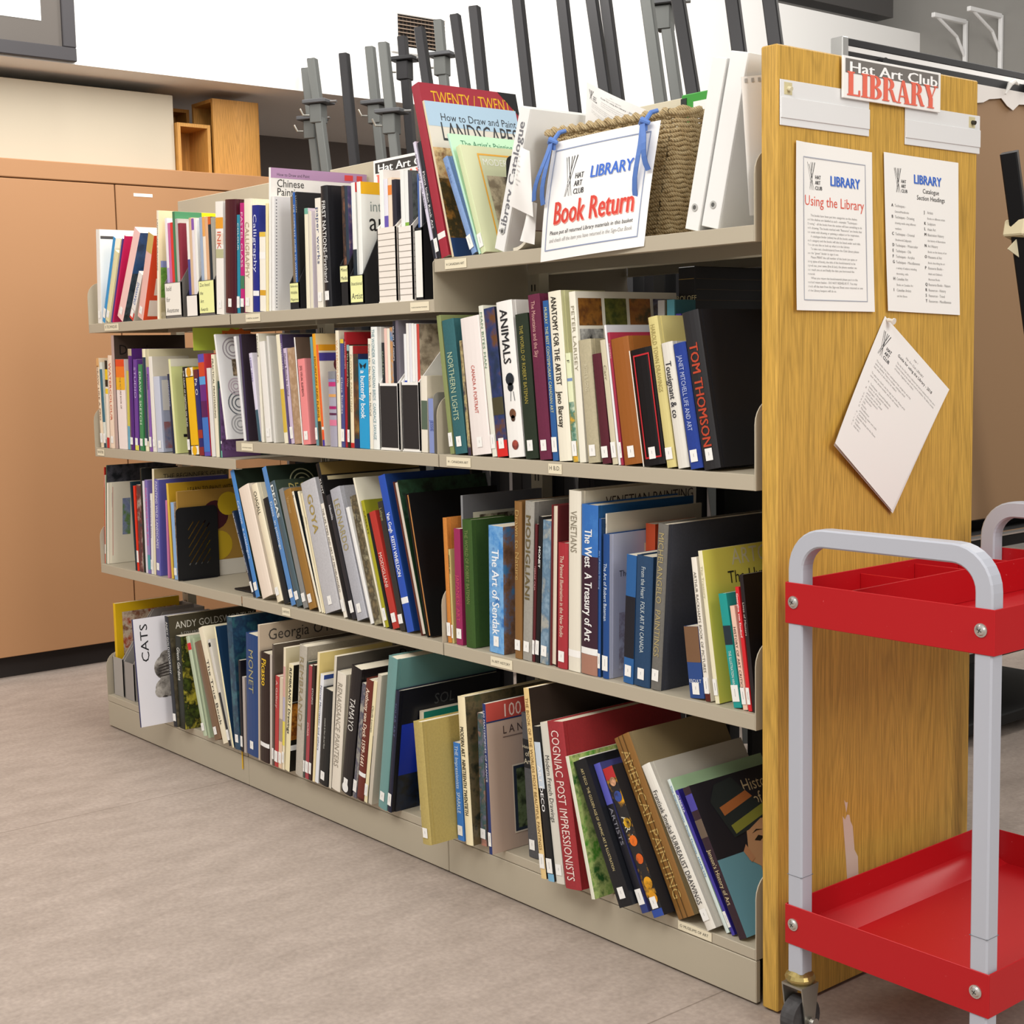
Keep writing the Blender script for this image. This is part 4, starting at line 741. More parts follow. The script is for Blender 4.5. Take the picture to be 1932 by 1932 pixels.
BOOKS = [
{'X': 0.0447, 'y': 0.012, 'z': 1.3002, 'a': 0.0612, 'w': 0.0265, 'h': 0.2891, 'D': 0.12, 'L': 'white card folder on the top shelf, far bay', 'g': 'books on the top shelf, far bay', 'k': 'p', 'c': 'e9e6e0', 'cov': 'efeae0', 'cd': [('r', 0.02, 0.9, 0.9, 0.93, '55504c')]},
{'X': 0.0786, 'y': 0.012, 'z': 1.3056, 'a': 0.4018, 'w': 0.018, 'h': 0.2747, 'D': 0.208, 'L': 'sky blue paperback on the top shelf next to the white card folder', 'g': 'books on the top shelf, far bay', 'c': '2a93cf', 'cov': 'f0eee8'},
{'X': 0.1016, 'y': 0.012, 'z': 1.31, 'a': 0.4187, 'w': 0.028, 'h': 0.227, 'D': 0.12, 'L': 'cream and green paperback with orange disc cover on the top shelf, far bay', 'g': 'books on the top shelf, far bay', 'c': 'e4dcae', 'cov': '2c4a30', 'cd': [('r', 0.1, 0.78, 0.95, 0.98, 'e07a24'), ('c', 0.55, 0.88, 0.3, 'd9d9d0'), ('r', 0.05, 0.5, 0.9, 0.62, 'ece6da'), ('p', 0.02, 0.1, 0.98, 0.48, ('1c1712', '6b4a28', '2a1c14')), ('r', 0.02, 0, 0.98, 0.08, '202428')]},
{'X': 0.1306, 'y': 0.012, 'z': 1.3013, 'a': 0.4151, 'w': 0.0067, 'h': 0.2691, 'D': 0.201, 'L': 'thin tan paperback next to the cream and green paperback with orange disc cover', 'g': 'books on the top shelf, far bay', 'c': 'c9bd96', 'b': 0},
{'X': 0.1395, 'y': 0.012, 'z': 1.3018, 'a': 0.415, 'w': 0.0079, 'h': 0.2696, 'D': 0.202, 'L': 'thin violet paperback on the top shelf next to the thin tan paperback', 'g': 'books on the top shelf, far bay', 'c': '4b3f8f', 'b': 0},
{'X': 0.1496, 'y': 0.012, 'z': 1.3018, 'a': 0.4265, 'w': 0.0078, 'h': 0.2788, 'D': 0.208, 'L': 'thin pink paperback on the top shelf next to the thin violet paperback', 'g': 'books on the top shelf, far bay', 'c': 'c2185b', 'b': 0},
{'X': 0.1885, 'y': 0.012, 'z': 1.319, 'a': 0.5259, 'w': 0.0407, 'h': 0.2954, 'D': 0.12, 'L': 'thick pale pink paperback with blue night cover on the top shelf, far bay', 'g': 'books on the top shelf, far bay', 'c': 'f2c9c4', 'cov': '2f5583', 'cd': [('p', 0.0, 0.0, 1, 0.55, ('20282e', '4a5a66', '2a3a48')), ('p', 0.0, 0.55, 1, 1, ('274f80', '2f5a90', '244468'))]},
{'X': 0.2731, 'y': 0.012, 'z': 1.312, 'a': 0.5319, 'w': 0.0264, 'h': 0.1538, 'D': 0.12, 'L': 'short white booklet lettered DRAWING on the top shelf, far bay', 'g': 'books on the top shelf, far bay', 'c': 'e8e4e0', 'cov': 'd8d2c8', 't': 'DRAWING', 'tc': '2f64a8', 'ts': (0.2, 0.68), 'sp': [(0, 0.16, 'd23a30'), (0.16, 0.22, 'c9c0b8')], 'up': 1},
{'X': 0.3288, 'y': 0.012, 'z': 1.3127, 'a': 0.3867, 'w': 0.0373, 'h': 0.2599, 'D': 0.12, 'L': 'pale rose ring spine book with orange cover on the top shelf, far bay', 'g': 'books on the top shelf, far bay', 'c': 'e9b9b0', 'cov': 'e2502c', 'sp': [(0.78, 1, 'c9ad66')], 'cd': [('r', 0.2, 0.3, 1, 0.5, 'f0e4d8'), ('c', 0.7, 0.4, 0.18, 'd03038'), ('r', 0.1, 0.05, 0.95, 0.24, 'f2ece6'), ('c', 0.6, 0.15, 0.2, 'cf2760'), ('r', 0.4, 0.0, 0.95, 0.06, '2c7a48')]},
{'X': 0.4585, 'y': 0.012, 'z': 1.2997, 'a': 0.0851, 'w': 0.0127, 'h': 0.3106, 'D': 0.25, 'L': 'cream landscape drawing book on the top shelf, far bay', 'g': 'books on the top shelf, far bay', 'c': 'f1e9d2', 'cov': 'efdfb8', 't': 'LANDSCAPE DRAWING', 'tc': '777060', 'cd': [('t', 0.2, 0.93, 0.05, 'READER', '8a8a70'), ('t', 0.07, 0.8, 0.1, 'LA', '2f6a42'), ('t', 0.12, 0.74, 0.06, 'DR', '3f4a42'), ('p', 0.02, 0.0, 0.98, 0.22, ('d9c9a0', 'c4b48a', 'e8dcc0')), ('p', 0.02, 0.2, 0.98, 0.48, ('3f7a2e', '7fae4c', '2f5a24')), ('r', 0.02, 0.48, 0.98, 0.54, '8f96c8')], 'b': 0},
{'X': 0.513, 'y': 0.012, 'z': 1.2986, 'a': 0, 'w': 0.1034, 'h': 0.1008, 'D': 0.13, 'L': 'grey striped magazine file with taped note on the top shelf, far bay', 'g': 'books on the top shelf, far bay', 'k': 'f', 'c': '6f6a66', 'note': ('efe9df', ['hold', 'for', 'Avantone'])},
{'X': 0.6437, 'y': 0.012, 'z': 1.2986, 'a': 0, 'w': 0.0691, 'h': 0.0607, 'D': 0.13, 'L': 'narrow black magazine file with white card on the top shelf, far bay', 'g': 'books on the top shelf, far bay', 'k': 'f', 'c': '26242a', 'card': 'efe9e2'},
{'X': 0.7204, 'y': 0.012, 'z': 1.2986, 'a': 0, 'w': 0.0914, 'h': 0.0967, 'D': 0.13, 'L': 'second grey striped magazine file with small yellow note on the top shelf, far bay', 'g': 'books on the top shelf, far bay', 'k': 'f', 'c': '625e5c', 'note': ('eef0a8', ['Zoo hood', 'the', 'Art', 'Awards'])},
{'X': 0.8192, 'y': 0.012, 'z': 1.301, 'a': 0.0583, 'w': 0.041, 'h': 0.3005, 'D': 0.224, 'L': 'thick white paperback with orange shapes on its spine on the top shelf, far bay', 'g': 'books on the top shelf, far bay', 'c': 'f3efe8', 't': 'INK', 'tc': 'd2502c', 'ts': (0.26, 0.42), 'sp': [(0.76, 0.86, 'e8a030'), (0.62, 0.72, 'eedccc'), (0.5, 0.58, 'b8b890')]},
{'X': 0.8703, 'y': 0.012, 'z': 1.3028, 'a': 0.0709, 'w': 0.0595, 'h': 0.2992, 'D': 0.12, 'L': 'thick maroon binder on the top shelf, far bay', 'g': 'books on the top shelf, far bay', 'k': 'h', 'c': '4a1c26'},
{'X': 0.933, 'y': 0.012, 'z': 1.2997, 'a': 0.0695, 'w': 0.016, 'h': 0.257, 'D': 0.191, 'L': 'thin teal paperback on the top shelf next to the thick maroon binder', 'g': 'books on the top shelf, middle bay', 'c': '1f8aa5', 't': 'COLOUR', 'tc': 'd8e8e8'},
{'X': 0.9511, 'y': 0.012, 'z': 1.3, 'a': 0.0663, 'w': 0.0211, 'h': 0.2857, 'D': 0.212, 'L': 'magenta paperback on the top shelf next to the thin teal paperback', 'g': 'books on the top shelf, middle bay', 'c': 'c02478', 't': 'PASTEL CLASS', 'tc': 'f0c8dc', 'sp': [(0.22, 0.34, '3f7a5a'), (0.0, 0.07, '28242c')]},
{'X': 0.9755, 'y': 0.012, 'z': 1.301, 'a': 0.0598, 'w': 0.0396, 'h': 0.2927, 'D': 0.218, 'L': 'thick cream paperback on the top shelf next to the magenta paperback', 'g': 'books on the top shelf, middle bay', 'k': 'h', 'c': 'efe6d2', 't': 'CALLIGRAPHY', 'tc': 'b09a84', 'ts': (0.2, 0.7)},
{'X': 1.0182, 'y': 0.012, 'z': 1.3002, 'a': 0.0532, 'w': 0.0308, 'h': 0.2732, 'D': 0.12, 'L': 'navy blue paperback lettered Calligraphy on the top shelf next to the thick cream paperback', 'g': 'books on the top shelf, middle bay', 'c': '1c2a86', 't': 'Calligraphy', 'tc': 'd8dcf4', 'sp': [(0.15, 0.2, 'f0f0f0')], 'b': 0},
{'X': 1.0531, 'y': 0.012, 'z': 1.3003, 'a': 0.0573, 'w': 0.0298, 'h': 0.2023, 'D': 0.151, 'L': 'short white paperback with yellow marks on the top shelf, middle bay', 'g': 'books on the top shelf, middle bay', 'c': 'f4efe2', 'sp': [(0.2, 0.27, 'd9a532'), (0.66, 0.75, 'f6f4f0'), (0.94, 1, 'e3bf4a')], 'b': 0},
{'X': 1.0843, 'y': 0.012, 'z': 1.2993, 'a': 0.063, 'w': 0.0114, 'h': 0.2728, 'D': 0.202, 'L': 'thin pale yellow folder next to the short white paperback with yellow marks', 'g': 'books on the top shelf, middle bay', 'c': 'efe2ae', 'b': 0},
{'X': 1.0992, 'y': 0.012, 'z': 1.2992, 'a': 0.0696, 'w': 0.009, 'h': 0.3609, 'D': 0.292, 'L': 'tall white painting book with lilac banner on the top shelf, middle bay', 'g': 'books on the top shelf, middle bay', 'c': 'f4f2ec', 'cov': 'f5f3ee', 'cd': [('r', 0, 0.93, 1, 1, 'b893b8'), ('t', 0.06, 0.945, 0.022, 'How to Draw and Paint', '3a3440'), ('t', 0.06, 0.87, 0.055, 'Chinese', '33332f'), ('t', 0.06, 0.81, 0.055, 'Painting', '33332f'), ('r', 0.76, 0.945, 0.85, 0.985, 'e04a4a'), ('r', 0.89, 0.945, 0.95, 0.985, 'e04a4a')], 'b': 0},
{'X': 1.1122, 'y': 0.012, 'z': 1.2996, 'a': 0.0676, 'w': 0.0144, 'h': 0.2871, 'D': 0.12, 'L': 'white wire bound pad next to the tall white painting book with lilac banner', 'g': 'books on the top shelf, middle bay', 'k': 'p', 'c': 'ecebe8', 'cov': 'edecec', 'cd': [('dots', 0.05, 0.03, 0.97, '6f7078')], 'b': 0},
{'X': 1.2058, 'y': 0.012, 'z': 1.2986, 'a': 0, 'w': 0.0426, 'h': 0.0665, 'D': 0.13, 'L': 'black magazine file with yellow note lettered Reference Wildlife Magazines', 'g': 'books on the top shelf, middle bay', 'k': 'f', 'c': '1c1c20', 'note': ('e9eba4', ['Reference', 'Wildlife', 'Magazines'])},
{'X': 1.282, 'y': 0.012, 'z': 1.2989, 'a': 0.0199, 'w': 0.0166, 'h': 0.2435, 'D': 0.18, 'L': 'cream paperback with lavender cover on the top shelf, middle bay', 'g': 'books on the top shelf, middle bay', 'c': 'eee8d0', 'cov': 'cfc4d8', 'sp': [(0.94, 1, '6fae9a')], 'b': 0},
{'X': 1.3005, 'y': 0.012, 'z': 1.2988, 'a': 0.0177, 'w': 0.0137, 'h': 0.2348, 'D': 0.12, 'L': 'pale paperback with torn cover edge on the top shelf, middle bay', 'g': 'books on the top shelf, middle bay', 'c': 'e2dcc8', 'cov': 'd8d0dc', 'b': 0},
{'X': 1.3347, 'y': 0.012, 'z': 1.2988, 'a': 0.0083, 'w': 0.0248, 'h': 0.2627, 'D': 0.195, 'L': 'cream paperback with fine blue lettering on the top shelf, middle bay', 'g': 'books on the top shelf, middle bay', 'c': 'efe9dc', 't': 'paper works', 'tc': '3a4a78'},
{'X': 1.3693, 'y': 0.012, 'z': 1.2986, 'a': -0.0134, 'w': 0.0301, 'h': 0.2888, 'D': 0.2, 'L': 'tall black book lettered First Nations on the top shelf, middle bay', 'g': 'books on the top shelf, middle bay', 'k': 'h', 'c': '26262a', 't': 'FIRST NATIONS-Firsthand', 'tc': 'f0f0ee', 'ts': (0.12, 0.8)},
{'X': 1.4387, 'y': 0.012, 'z': 1.2986, 'a': 0, 'w': 0.0343, 'h': 0.0954, 'D': 0.13, 'L': 'black magazine file with pale yellow note lettered Mixed Media', 'g': 'books on the top shelf, middle bay', 'k': 'f', 'c': '19191c', 'note': ('ecebae', ['Mixed', 'Media'])},
{'X': 1.4807, 'y': 0.012, 'z': 1.2986, 'a': 0, 'w': 0.0553, 'h': 0.0694, 'D': 0.13, 'L': 'black magazine file with yellow note lettered Transitional Artist on the top shelf, middle bay', 'g': 'books on the top shelf, middle bay', 'k': 'f', 'c': '1b1b1e', 'note': ('eef0ac', ['Inactional', 'Artist'])},
{'X': 1.5981, 'y': 0.012, 'z': 1.2986, 'a': 0, 'w': 0.0735, 'h': 0.1699, 'D': 0.13, 'L': 'cream magazine file with ruled lines on the top shelf, middle bay', 'g': 'books on the top shelf, middle bay', 'k': 'f', 'c': 'eee6dc', 'lines': '8f887e'},
{'X': 1.6803, 'y': 0.012, 'z': 1.2986, 'a': 0, 'w': 0.0543, 'h': 0.1665, 'D': 0.13, 'L': 'cream ruled magazine file with slanted side on the top shelf, middle bay', 'g': 'books on the top shelf, middle bay', 'k': 'f', 'c': 'efe8e0', 'lines': '8f887e'},
{'X': 1.7451, 'y': 0.012, 'z': 1.2986, 'a': 0, 'w': 0.0284, 'h': 0.1591, 'D': 0.13, 'L': 'black magazine file with blank white card on the top shelf, middle bay', 'g': 'books on the top shelf, middle bay', 'k': 'f', 'c': '1a1a1c', 'card': 'f1efe8'},
{'X': 0.0211, 'y': 0.012, 'z': 0.9086, 'a': -0.025, 'w': 0.0194, 'h': 0.2822, 'D': 0.209, 'L': 'cream paperback with orange edge on the second shelf, far bay', 'g': 'books on the second shelf, far bay', 'c': 'f0dcc0', 't': 'DRAW LIKE A PRO', 'tc': '7a5030', 'sp': [(0.9, 1, 'd9a870')]},
{'X': 0.0435, 'y': 0.012, 'z': 0.9086, 'a': -0.025, 'w': 0.0192, 'h': 0.2689, 'D': 0.199, 'L': 'pale paperback with teal band next to the cream paperback with orange edge', 'g': 'books on the second shelf, far bay', 'c': 'dfe2d8', 'sp': [(0.3, 0.92, '2d6a80'), (0, 0.1, '2c4a58')]},
{'X': 0.0657, 'y': 0.012, 'z': 0.9094, 'a': 0.0445, 'w': 0.0191, 'h': 0.2744, 'D': 0.204, 'L': 'white and yellow paperback with black top on the second shelf, far bay', 'g': 'books on the second shelf, far bay', 'c': 'f0e4d4', 'sp': [(0.7, 1, '1e1c18'), (0.78, 0.9, 'e8c020'), (0.62, 0.68, 'eec82c'), (0.0, 0.12, 'c0282c')], 'b': 0},
{'X': 0.0936, 'y': 0.012, 'z': 0.9095, 'a': 0.0327, 'w': 0.0276, 'h': 0.2894, 'D': 0.215, 'L': 'peach paperback with orange lettering on the second shelf, far bay', 'g': 'books on the second shelf, far bay', 'c': 'f3dcc6', 't': 'WATERCOLOUR', 'tc': 'd05a34'},
{'X': 0.1284, 'y': 0.012, 'z': 0.9088, 'a': 0.0123, 'w': 0.0201, 'h': 0.3509, 'D': 0.24, 'L': 'tall brown drawing magazine on the second shelf next to the peach paperback with orange lettering', 'g': 'books on the second shelf, far bay', 'c': 'b9a09a', 'cov': '4a3c34', 'cd': [('t', 0.06, 0.83, 0.09, 'Drawing', '16120f')], 'b': 0},
{'X': 0.1543, 'y': 0.012, 'z': 0.9091, 'a': 0.0075, 'w': 0.0609, 'h': 0.2767, 'D': 0.205, 'L': 'white book with red and yellow drips on the second shelf, far bay', 'g': 'books on the second shelf, far bay', 'c': 'f3e6e2', 't': 'THE PICTURE BOOK OF', 'tc': '6a4a40', 'ts': (0.2, 0.55), 'sp': [(0.9, 1, 'e04a20'), (0.78, 0.92, 'ee7a24'), (0.66, 0.8, 'f0b428')], 'b': 0},
{'X': 0.218, 'y': 0.012, 'z': 0.9095, 'a': 0.0536, 'w': 0.0167, 'h': 0.2415, 'D': 0.179, 'L': 'thin yellow green paperback next to the white book with red and yellow drips', 'g': 'books on the second shelf, far bay', 'c': 'cfc45a', 'sp': [(0, 0.3, '6aa8c4')], 'b': 0},
{'X': 0.2417, 'y': 0.012, 'z': 0.9093, 'a': 0.0303, 'w': 0.0235, 'h': 0.3078, 'D': 0.228, 'L': 'purple paperback with tan top on the second shelf next to the thin yellow green paperback', 'g': 'books on the second shelf, far bay', 'k': 'h', 'c': '552a78', 'sp': [(0.93, 1, 'b8a888')]},
{'X': 0.2694, 'y': 0.012, 'z': 0.9097, 'a': 0.0458, 'w': 0.0246, 'h': 0.275, 'D': 0.204, 'L': 'violet paperback on the second shelf next to the purple paperback with tan top', 'g': 'books on the second shelf, far bay', 'c': '6a3f98', 't': 'STUDIO', 'tc': 'cfc0e8', 'sp': [(0, 0.06, 'e6e060')]},
{'X': 0.3022, 'y': 0.012, 'z': 0.9099, 'a': 0.0518, 'w': 0.0257, 'h': 0.2597, 'D': 0.193, 'L': 'green paperback with white lettering on the second shelf next to the violet paperback', 'g': 'books on the second shelf, far bay', 'c': '3f8a58', 't': 'DRAW & SKETCH', 'tc': 'e0f0dc'},
{'X': 0.3426, 'y': 0.012, 'z': 0.909, 'a': 0.02, 'w': 0.02, 'h': 0.3054, 'D': 0.226, 'L': 'cream paperback with navy band next to the green paperback with white lettering', 'g': 'books on the second shelf, far bay', 'k': 'h', 'c': 'efe6c4', 'sp': [(0.1, 0.92, '2a3c50')]},
{'X': 0.3693, 'y': 0.012, 'z': 0.9087, 'a': 0.0036, 'w': 0.0159, 'h': 0.2515, 'D': 0.186, 'L': 'thin lilac paperback on the second shelf next to the cream paperback with navy band', 'g': 'books on the second shelf, far bay', 'c': '8a5fae', 't': 'Pastels', 'tc': '3a2050'},
{'X': 0.3904, 'y': 0.012, 'z': 0.9086, 'a': -0.0123, 'w': 0.0236, 'h': 0.2826, 'D': 0.12, 'L': 'white paperback beside clear sleeve on the second shelf next to the thin lilac paperback', 'g': 'books on the second shelf, far bay', 'c': 'eeeae2', 'cov': 'd9d2c4'},
{'X': 0.4193, 'y': 0.012, 'z': 0.9086, 'a': -0.0299, 'w': 0.0399, 'h': 0.2234, 'D': 0.12, 'L': 'pale blue plastic sleeve with picture inside on the second shelf, far bay', 'g': 'books on the second shelf, far bay', 'c': 'c9cfe0', 'cov': 'aeb4c8', 'cd': [('p', 0.05, 0.05, 0.95, 0.4, ('5a6a94', '8a8aa0', 'a06a6a')), ('r', 0.05, 0.55, 0.95, 0.95, 'e6e2da')], 'b': 1},
{'X': 0.5179, 'y': 0.012, 'z': 0.9086, 'a': -0.0587, 'w': 0.0125, 'h': 0.2307, 'D': 0.171, 'L': 'thin dark navy paperback next to the pale blue plastic sleeve with picture inside', 'g': 'books on the second shelf, far bay', 'c': '1f2a48', 't': 'HANDMADE', 'tc': 'b8c0d8', 'b': 0},
{'X': 0.5342, 'y': 0.012, 'z': 0.9086, 'a': -0.0693, 'w': 0.0124, 'h': 0.2739, 'D': 0.12, 'L': 'pale yellow green book with red leaf on the second shelf, far bay', 'g': 'books on the second shelf, far bay', 'c': 'e6e6b0', 'cov': 'dfe49a', 'cd': [('r', 0, 0.92, 1, 1, 'e9e4d0'), ('p', 0.3, 0.42, 0.62, 0.62, ('a83c28', 'c85030', '8a2c20')), ('p', 0.28, 0.6, 0.42, 0.85, ('4a6030', '8a8a40', '6a4030')), ('r', 0.2, 0.17, 0.8, 0.2, '222222')], 'b': 0},
{'X': 0.6168, 'y': 0.012, 'z': 0.9086, 'a': -0.0635, 'w': 0.0157, 'h': 0.2501, 'D': 0.185, 'L': 'thin black glass painting book on the second shelf, far bay', 'g': 'books on the second shelf, far bay', 'c': '1c1c20', 't': 'THE CRAFT OF PAINTING ON GLASS', 'tc': 'e8e8e0', 'ts': (0.04, 0.68)},
{'X': 0.6361, 'y': 0.012, 'z': 0.9086, 'a': -0.0729, 'w': 0.0453, 'h': 0.2469, 'D': 0.183, 'L': 'bright yellow book with sun squares on the second shelf, far bay', 'g': 'books on the second shelf, far bay', 'c': 'f0bb18', 'sp': [(0.9, 1, 'f4efe2'), (0.89, 0.9, '202020'), (0, 0.1, 'f4efe2'), (0.1, 0.11, '202020')], 'b': 0, 'sc': [(0.95, 'e0a020'), (0.05, 'f0b818')]},
{'X': 0.6851, 'y': 0.012, 'z': 0.9086, 'a': -0.074, 'w': 0.027, 'h': 0.2421, 'D': 0.179, 'L': 'navy book with maroon ends next to the bright yellow book with sun squares', 'g': 'books on the second shelf, far bay', 'c': '232a6e', 't': 'Pa O', 'tc': 'f0f0f0', 'ts': (0.1, 0.3), 'sp': [(0.9, 1, '6a2a30'), (0, 0.1, '8a2a30'), (0.2, 0.3, 'a03428')], 'b': 0},
{'X': 0.7145, 'y': 0.012, 'z': 0.9086, 'a': -0.0609, 'w': 0.0348, 'h': 0.2848, 'D': 0.12, 'L': 'purple red and blue striped paperback on the second shelf, far bay', 'g': 'books on the second shelf, far bay', 'c': '5a4fb0', 'cov': 'c83a48', 'sp': [(0.78, 0.92, 'd24a28'), (0.7, 0.78, '5aa0dc'), (0.54, 0.7, '6a2a80'), (0.38, 0.54, '5a1c58'), (0.04, 0.38, '3f78c8')], 'b': 0},
{'X': 0.7563, 'y': 0.012, 'z': 0.9086, 'a': -0.0416, 'w': 0.0206, 'h': 0.2461, 'D': 0.182, 'L': 'thin white paperback next to printmaking book on the second shelf, far bay', 'g': 'books on the second shelf, far bay', 'c': 'e6e4e0', 'b': 0},
{'X': 0.7826, 'y': 0.012, 'z': 0.9086, 'a': -0.0243, 'w': 0.0182, 'h': 0.2832, 'D': 0.21, 'L': 'cream book lettered Practical Printmaking on the second shelf, far bay', 'g': 'books on the second shelf, far bay', 'c': 'f0ead0', 't': 'PRACTICAL PRINTMAKING', 'tc': '1e1c1a', 'ts': (0.04, 0.62), 'b': 0},
{'X': 0.803, 'y': 0.012, 'z': 0.9087, 'a': 0.0147, 'w': 0.0068, 'h': 0.2103, 'D': 0.156, 'L': 'thin dark green paperback on the second shelf next to the cream book lettered Practical Printmaking', 'g': 'books on the second shelf, far bay', 'c': '2a4a48', 'b': 0},
{'X': 0.8111, 'y': 0.012, 'z': 0.9087, 'a': 0.0146, 'w': 0.0054, 'h': 0.1899, 'D': 0.12, 'L': 'purple scenic paperback at the bay end on the second shelf, far bay', 'g': 'books on the second shelf, far bay', 'c': '5a3f68', 'cov': '6a4a78', 'sp': [(0.0, 0.1, '7ac0b0'), (0.2, 0.24, 'f0f0f0')], 'cd': [('p', 0, 0.1, 1, 1, ('4a3050', '7a5a90', '2a2438'))], 'b': 0},
{'X': 0.005, 'y': 0.012, 'z': 0.535, 'a': 0.0862, 'w': 0.0045, 'h': 0.3119, 'D': 0.12, 'L': 'red paperback at the shelf end on the third shelf, far bay', 'g': 'books on the third shelf, far bay', 'c': 'c8452c', 'cov': 'a02824', 't': 'ARTISTS MANUAL', 'tc': 'f0dcd0', 'sp': [(0.1, 0.2, 'f0ece8')], 'b': 0},
{'X': 0.0109, 'y': 0.012, 'z': 0.5349, 'a': 0.0862, 'w': 0.0037, 'h': 0.2872, 'D': 0.213, 'L': 'cream paperback beside the red one on the third shelf, far bay', 'g': 'books on the third shelf, far bay', 'c': 'dcd6c0', 'cov': 'cfc8b0', 'b': 0},
{'X': 0.0159, 'y': 0.012, 'z': 0.535, 'a': 0.1091, 'w': 0.0036, 'h': 0.3199, 'D': 0.24, 'L': 'tall dark green paperback next to the cream paperback beside the red one', 'g': 'books on the third shelf, far bay', 'c': '2c5a42', 'cov': '5a5a58', 'cd': [('p', 0, 0.5, 1, 1, ('23262c', '4a4a52', '181a20'))], 'b': 0},
{'X': 0.0209, 'y': 0.012, 'z': 0.5357, 'a': 0.1091, 'w': 0.0098, 'h': 0.2635, 'D': 0.12, 'L': 'white folder with globe drawing on the third shelf next to the tall dark green paperback', 'g': 'books on the third shelf, far bay', 'k': 'h', 'c': 'efe8d8', 'cov': 'ece4d0', 'cd': [('r', 0.12, 0.1, 0.13, 0.95, 'd05040'), ('p', 0.4, 0.35, 0.62, 0.8, ('6a78a0', '8a94b4', '6a8a50')), ('r', 0.1, 0.7, 0.105, 0.88, '8a8a98')], 'b': 0},
{'X': 0.2295, 'y': 0.012, 'z': 0.5346, 'a': -0.0418, 'w': 0.0098, 'h': 0.2748, 'D': 0.203, 'L': 'thin dark teal paperback on the third shelf next to the white folder with globe drawing', 'g': 'books on the third shelf, far bay', 'c': '16323c', 'b': 0},
{'X': 0.2421, 'y': 0.012, 'z': 0.5346, 'a': -0.0112, 'w': 0.0125, 'h': 0.2635, 'D': 0.195, 'L': 'thin bright red paperback on the third shelf next to the thin dark teal paperback', 'g': 'books on the third shelf, far bay', 'c': 'e0321c', 'sp': [(0.1, 0.24, 'f4f0ec')], 'b': 0},
{'X': 0.2573, 'y': 0.012, 'z': 0.5352, 'a': 0.0191, 'w': 0.0289, 'h': 0.2681, 'D': 0.199, 'L': 'paperback with grey graffiti picture on the third shelf next to the thin bright red paperback', 'g': 'books on the third shelf, far bay', 'c': '8f8078', 'cd': [('p', 0, 0, 1, 1, ('b8b0a4', '5a3a3a', '7a7888'))], 'b': 0, 'spic': ('b8b0a4', '6a3030', '3a3a44')},
{'X': 0.289, 'y': 0.012, 'z': 0.5348, 'a': 0.0138, 'w': 0.0109, 'h': 0.321, 'D': 0.12, 'L': 'tall black paperback with white letter on the third shelf, far bay', 'g': 'books on the third shelf, far bay', 'c': '1a2420', 'cov': '17191a', 'cd': [('t', 0.55, 0.9, 0.09, 'H', 'e8e8e4')], 'b': 0},
{'X': 0.3026, 'y': 0.012, 'z': 0.5347, 'a': 0.0087, 'w': 0.0122, 'h': 0.282, 'D': 0.209, 'L': 'thin white and lilac paperback next to the tall black paperback with white letter', 'g': 'books on the third shelf, far bay', 'c': 'e4dfe8', 'b': 0},
{'X': 0.3176, 'y': 0.012, 'z': 0.5348, 'a': 0.0123, 'w': 0.0176, 'h': 0.286, 'D': 0.212, 'L': 'lilac paperback with pink stripe next to the thin white and lilac paperback', 'g': 'books on the third shelf, far bay', 'c': '7f6fb4', 't': 'WATERCOLOUR FUN', 'tc': 'e04888', 'sp': [(0.2, 0.92, '9a86c0'), (0.04, 0.2, '4aa0a8')], 'b': 0},
{'X': 0.3392, 'y': 0.012, 'z': 0.5355, 'a': 0.062, 'w': 0.0147, 'h': 0.2463, 'D': 0.183, 'L': 'white paperback with grey spine print on the third shelf, far bay', 'g': 'books on the third shelf, far bay', 'c': 'e9e6e2', 't': 'perspective basics', 'tc': '7a7a84'},
{'X': 0.3566, 'y': 0.012, 'z': 0.5354, 'a': 0.0578, 'w': 0.0133, 'h': 0.3218, 'D': 0.25, 'L': 'tall beige beginners guide next to the white paperback with grey spine print', 'g': 'books on the third shelf, far bay', 'c': 'e9dfc4', 'cov': '9f9068', 'cd': [('t', 0.12, 0.9, 0.05, "THE BEGINNER'S GUIDE", '3a3428')], 'b': 0},
{'X': 0.374, 'y': 0.012, 'z': 0.5359, 'a': 0.0486, 'w': 0.0278, 'h': 0.2916, 'D': 0.23, 'L': 'periwinkle blue guide on the third shelf next to the tall beige beginners guide', 'g': 'books on the third shelf, far bay', 'c': '6b68b0', 'cov': '5f5fae', 't': 'PAINTING WILD LANDSCAPES', 'tc': 'e4e4f4', 'ts': (0.02, 0.72), 'cd': [('f', 0.25, 0.2, 0.9, 0.66, 'b8b8d4'), ('t', 0.15, 0.72, 0.09, 'Y', 'd8c8a8'), ('p', 0.3, 0.25, 0.86, 0.6, ('8a8088', '6a6478', 'a89aa0'))], 'b': 1},
{'X': 0.4486, 'y': 0.012, 'z': 0.5349, 'a': 0.0257, 'w': 0.0103, 'h': 0.2323, 'D': 0.172, 'L': 'thin pink paperback beside ochre cover on the third shelf, far bay', 'g': 'books on the third shelf, far bay', 'c': 'c87aa8', 'b': 0},
{'X': 0.4744, 'y': 0.012, 'z': 0.5346, 'a': -0.0351, 'w': 0.0128, 'h': 0.2833, 'D': 0.22, 'L': 'ochre yellow acrylic colours book next to the thin pink paperback beside ochre cover', 'g': 'books on the third shelf, far bay', 'c': 'e0bc4c', 'cov': 'c29a28', 'cd': [('t', 0.28, 0.9, 0.045, 'LEARN TO PAINT WITH', '3c3018'), ('t', 0.1, 0.82, 0.08, 'ACRYLIC COLOURS', 'd0301c')], 'b': 0},
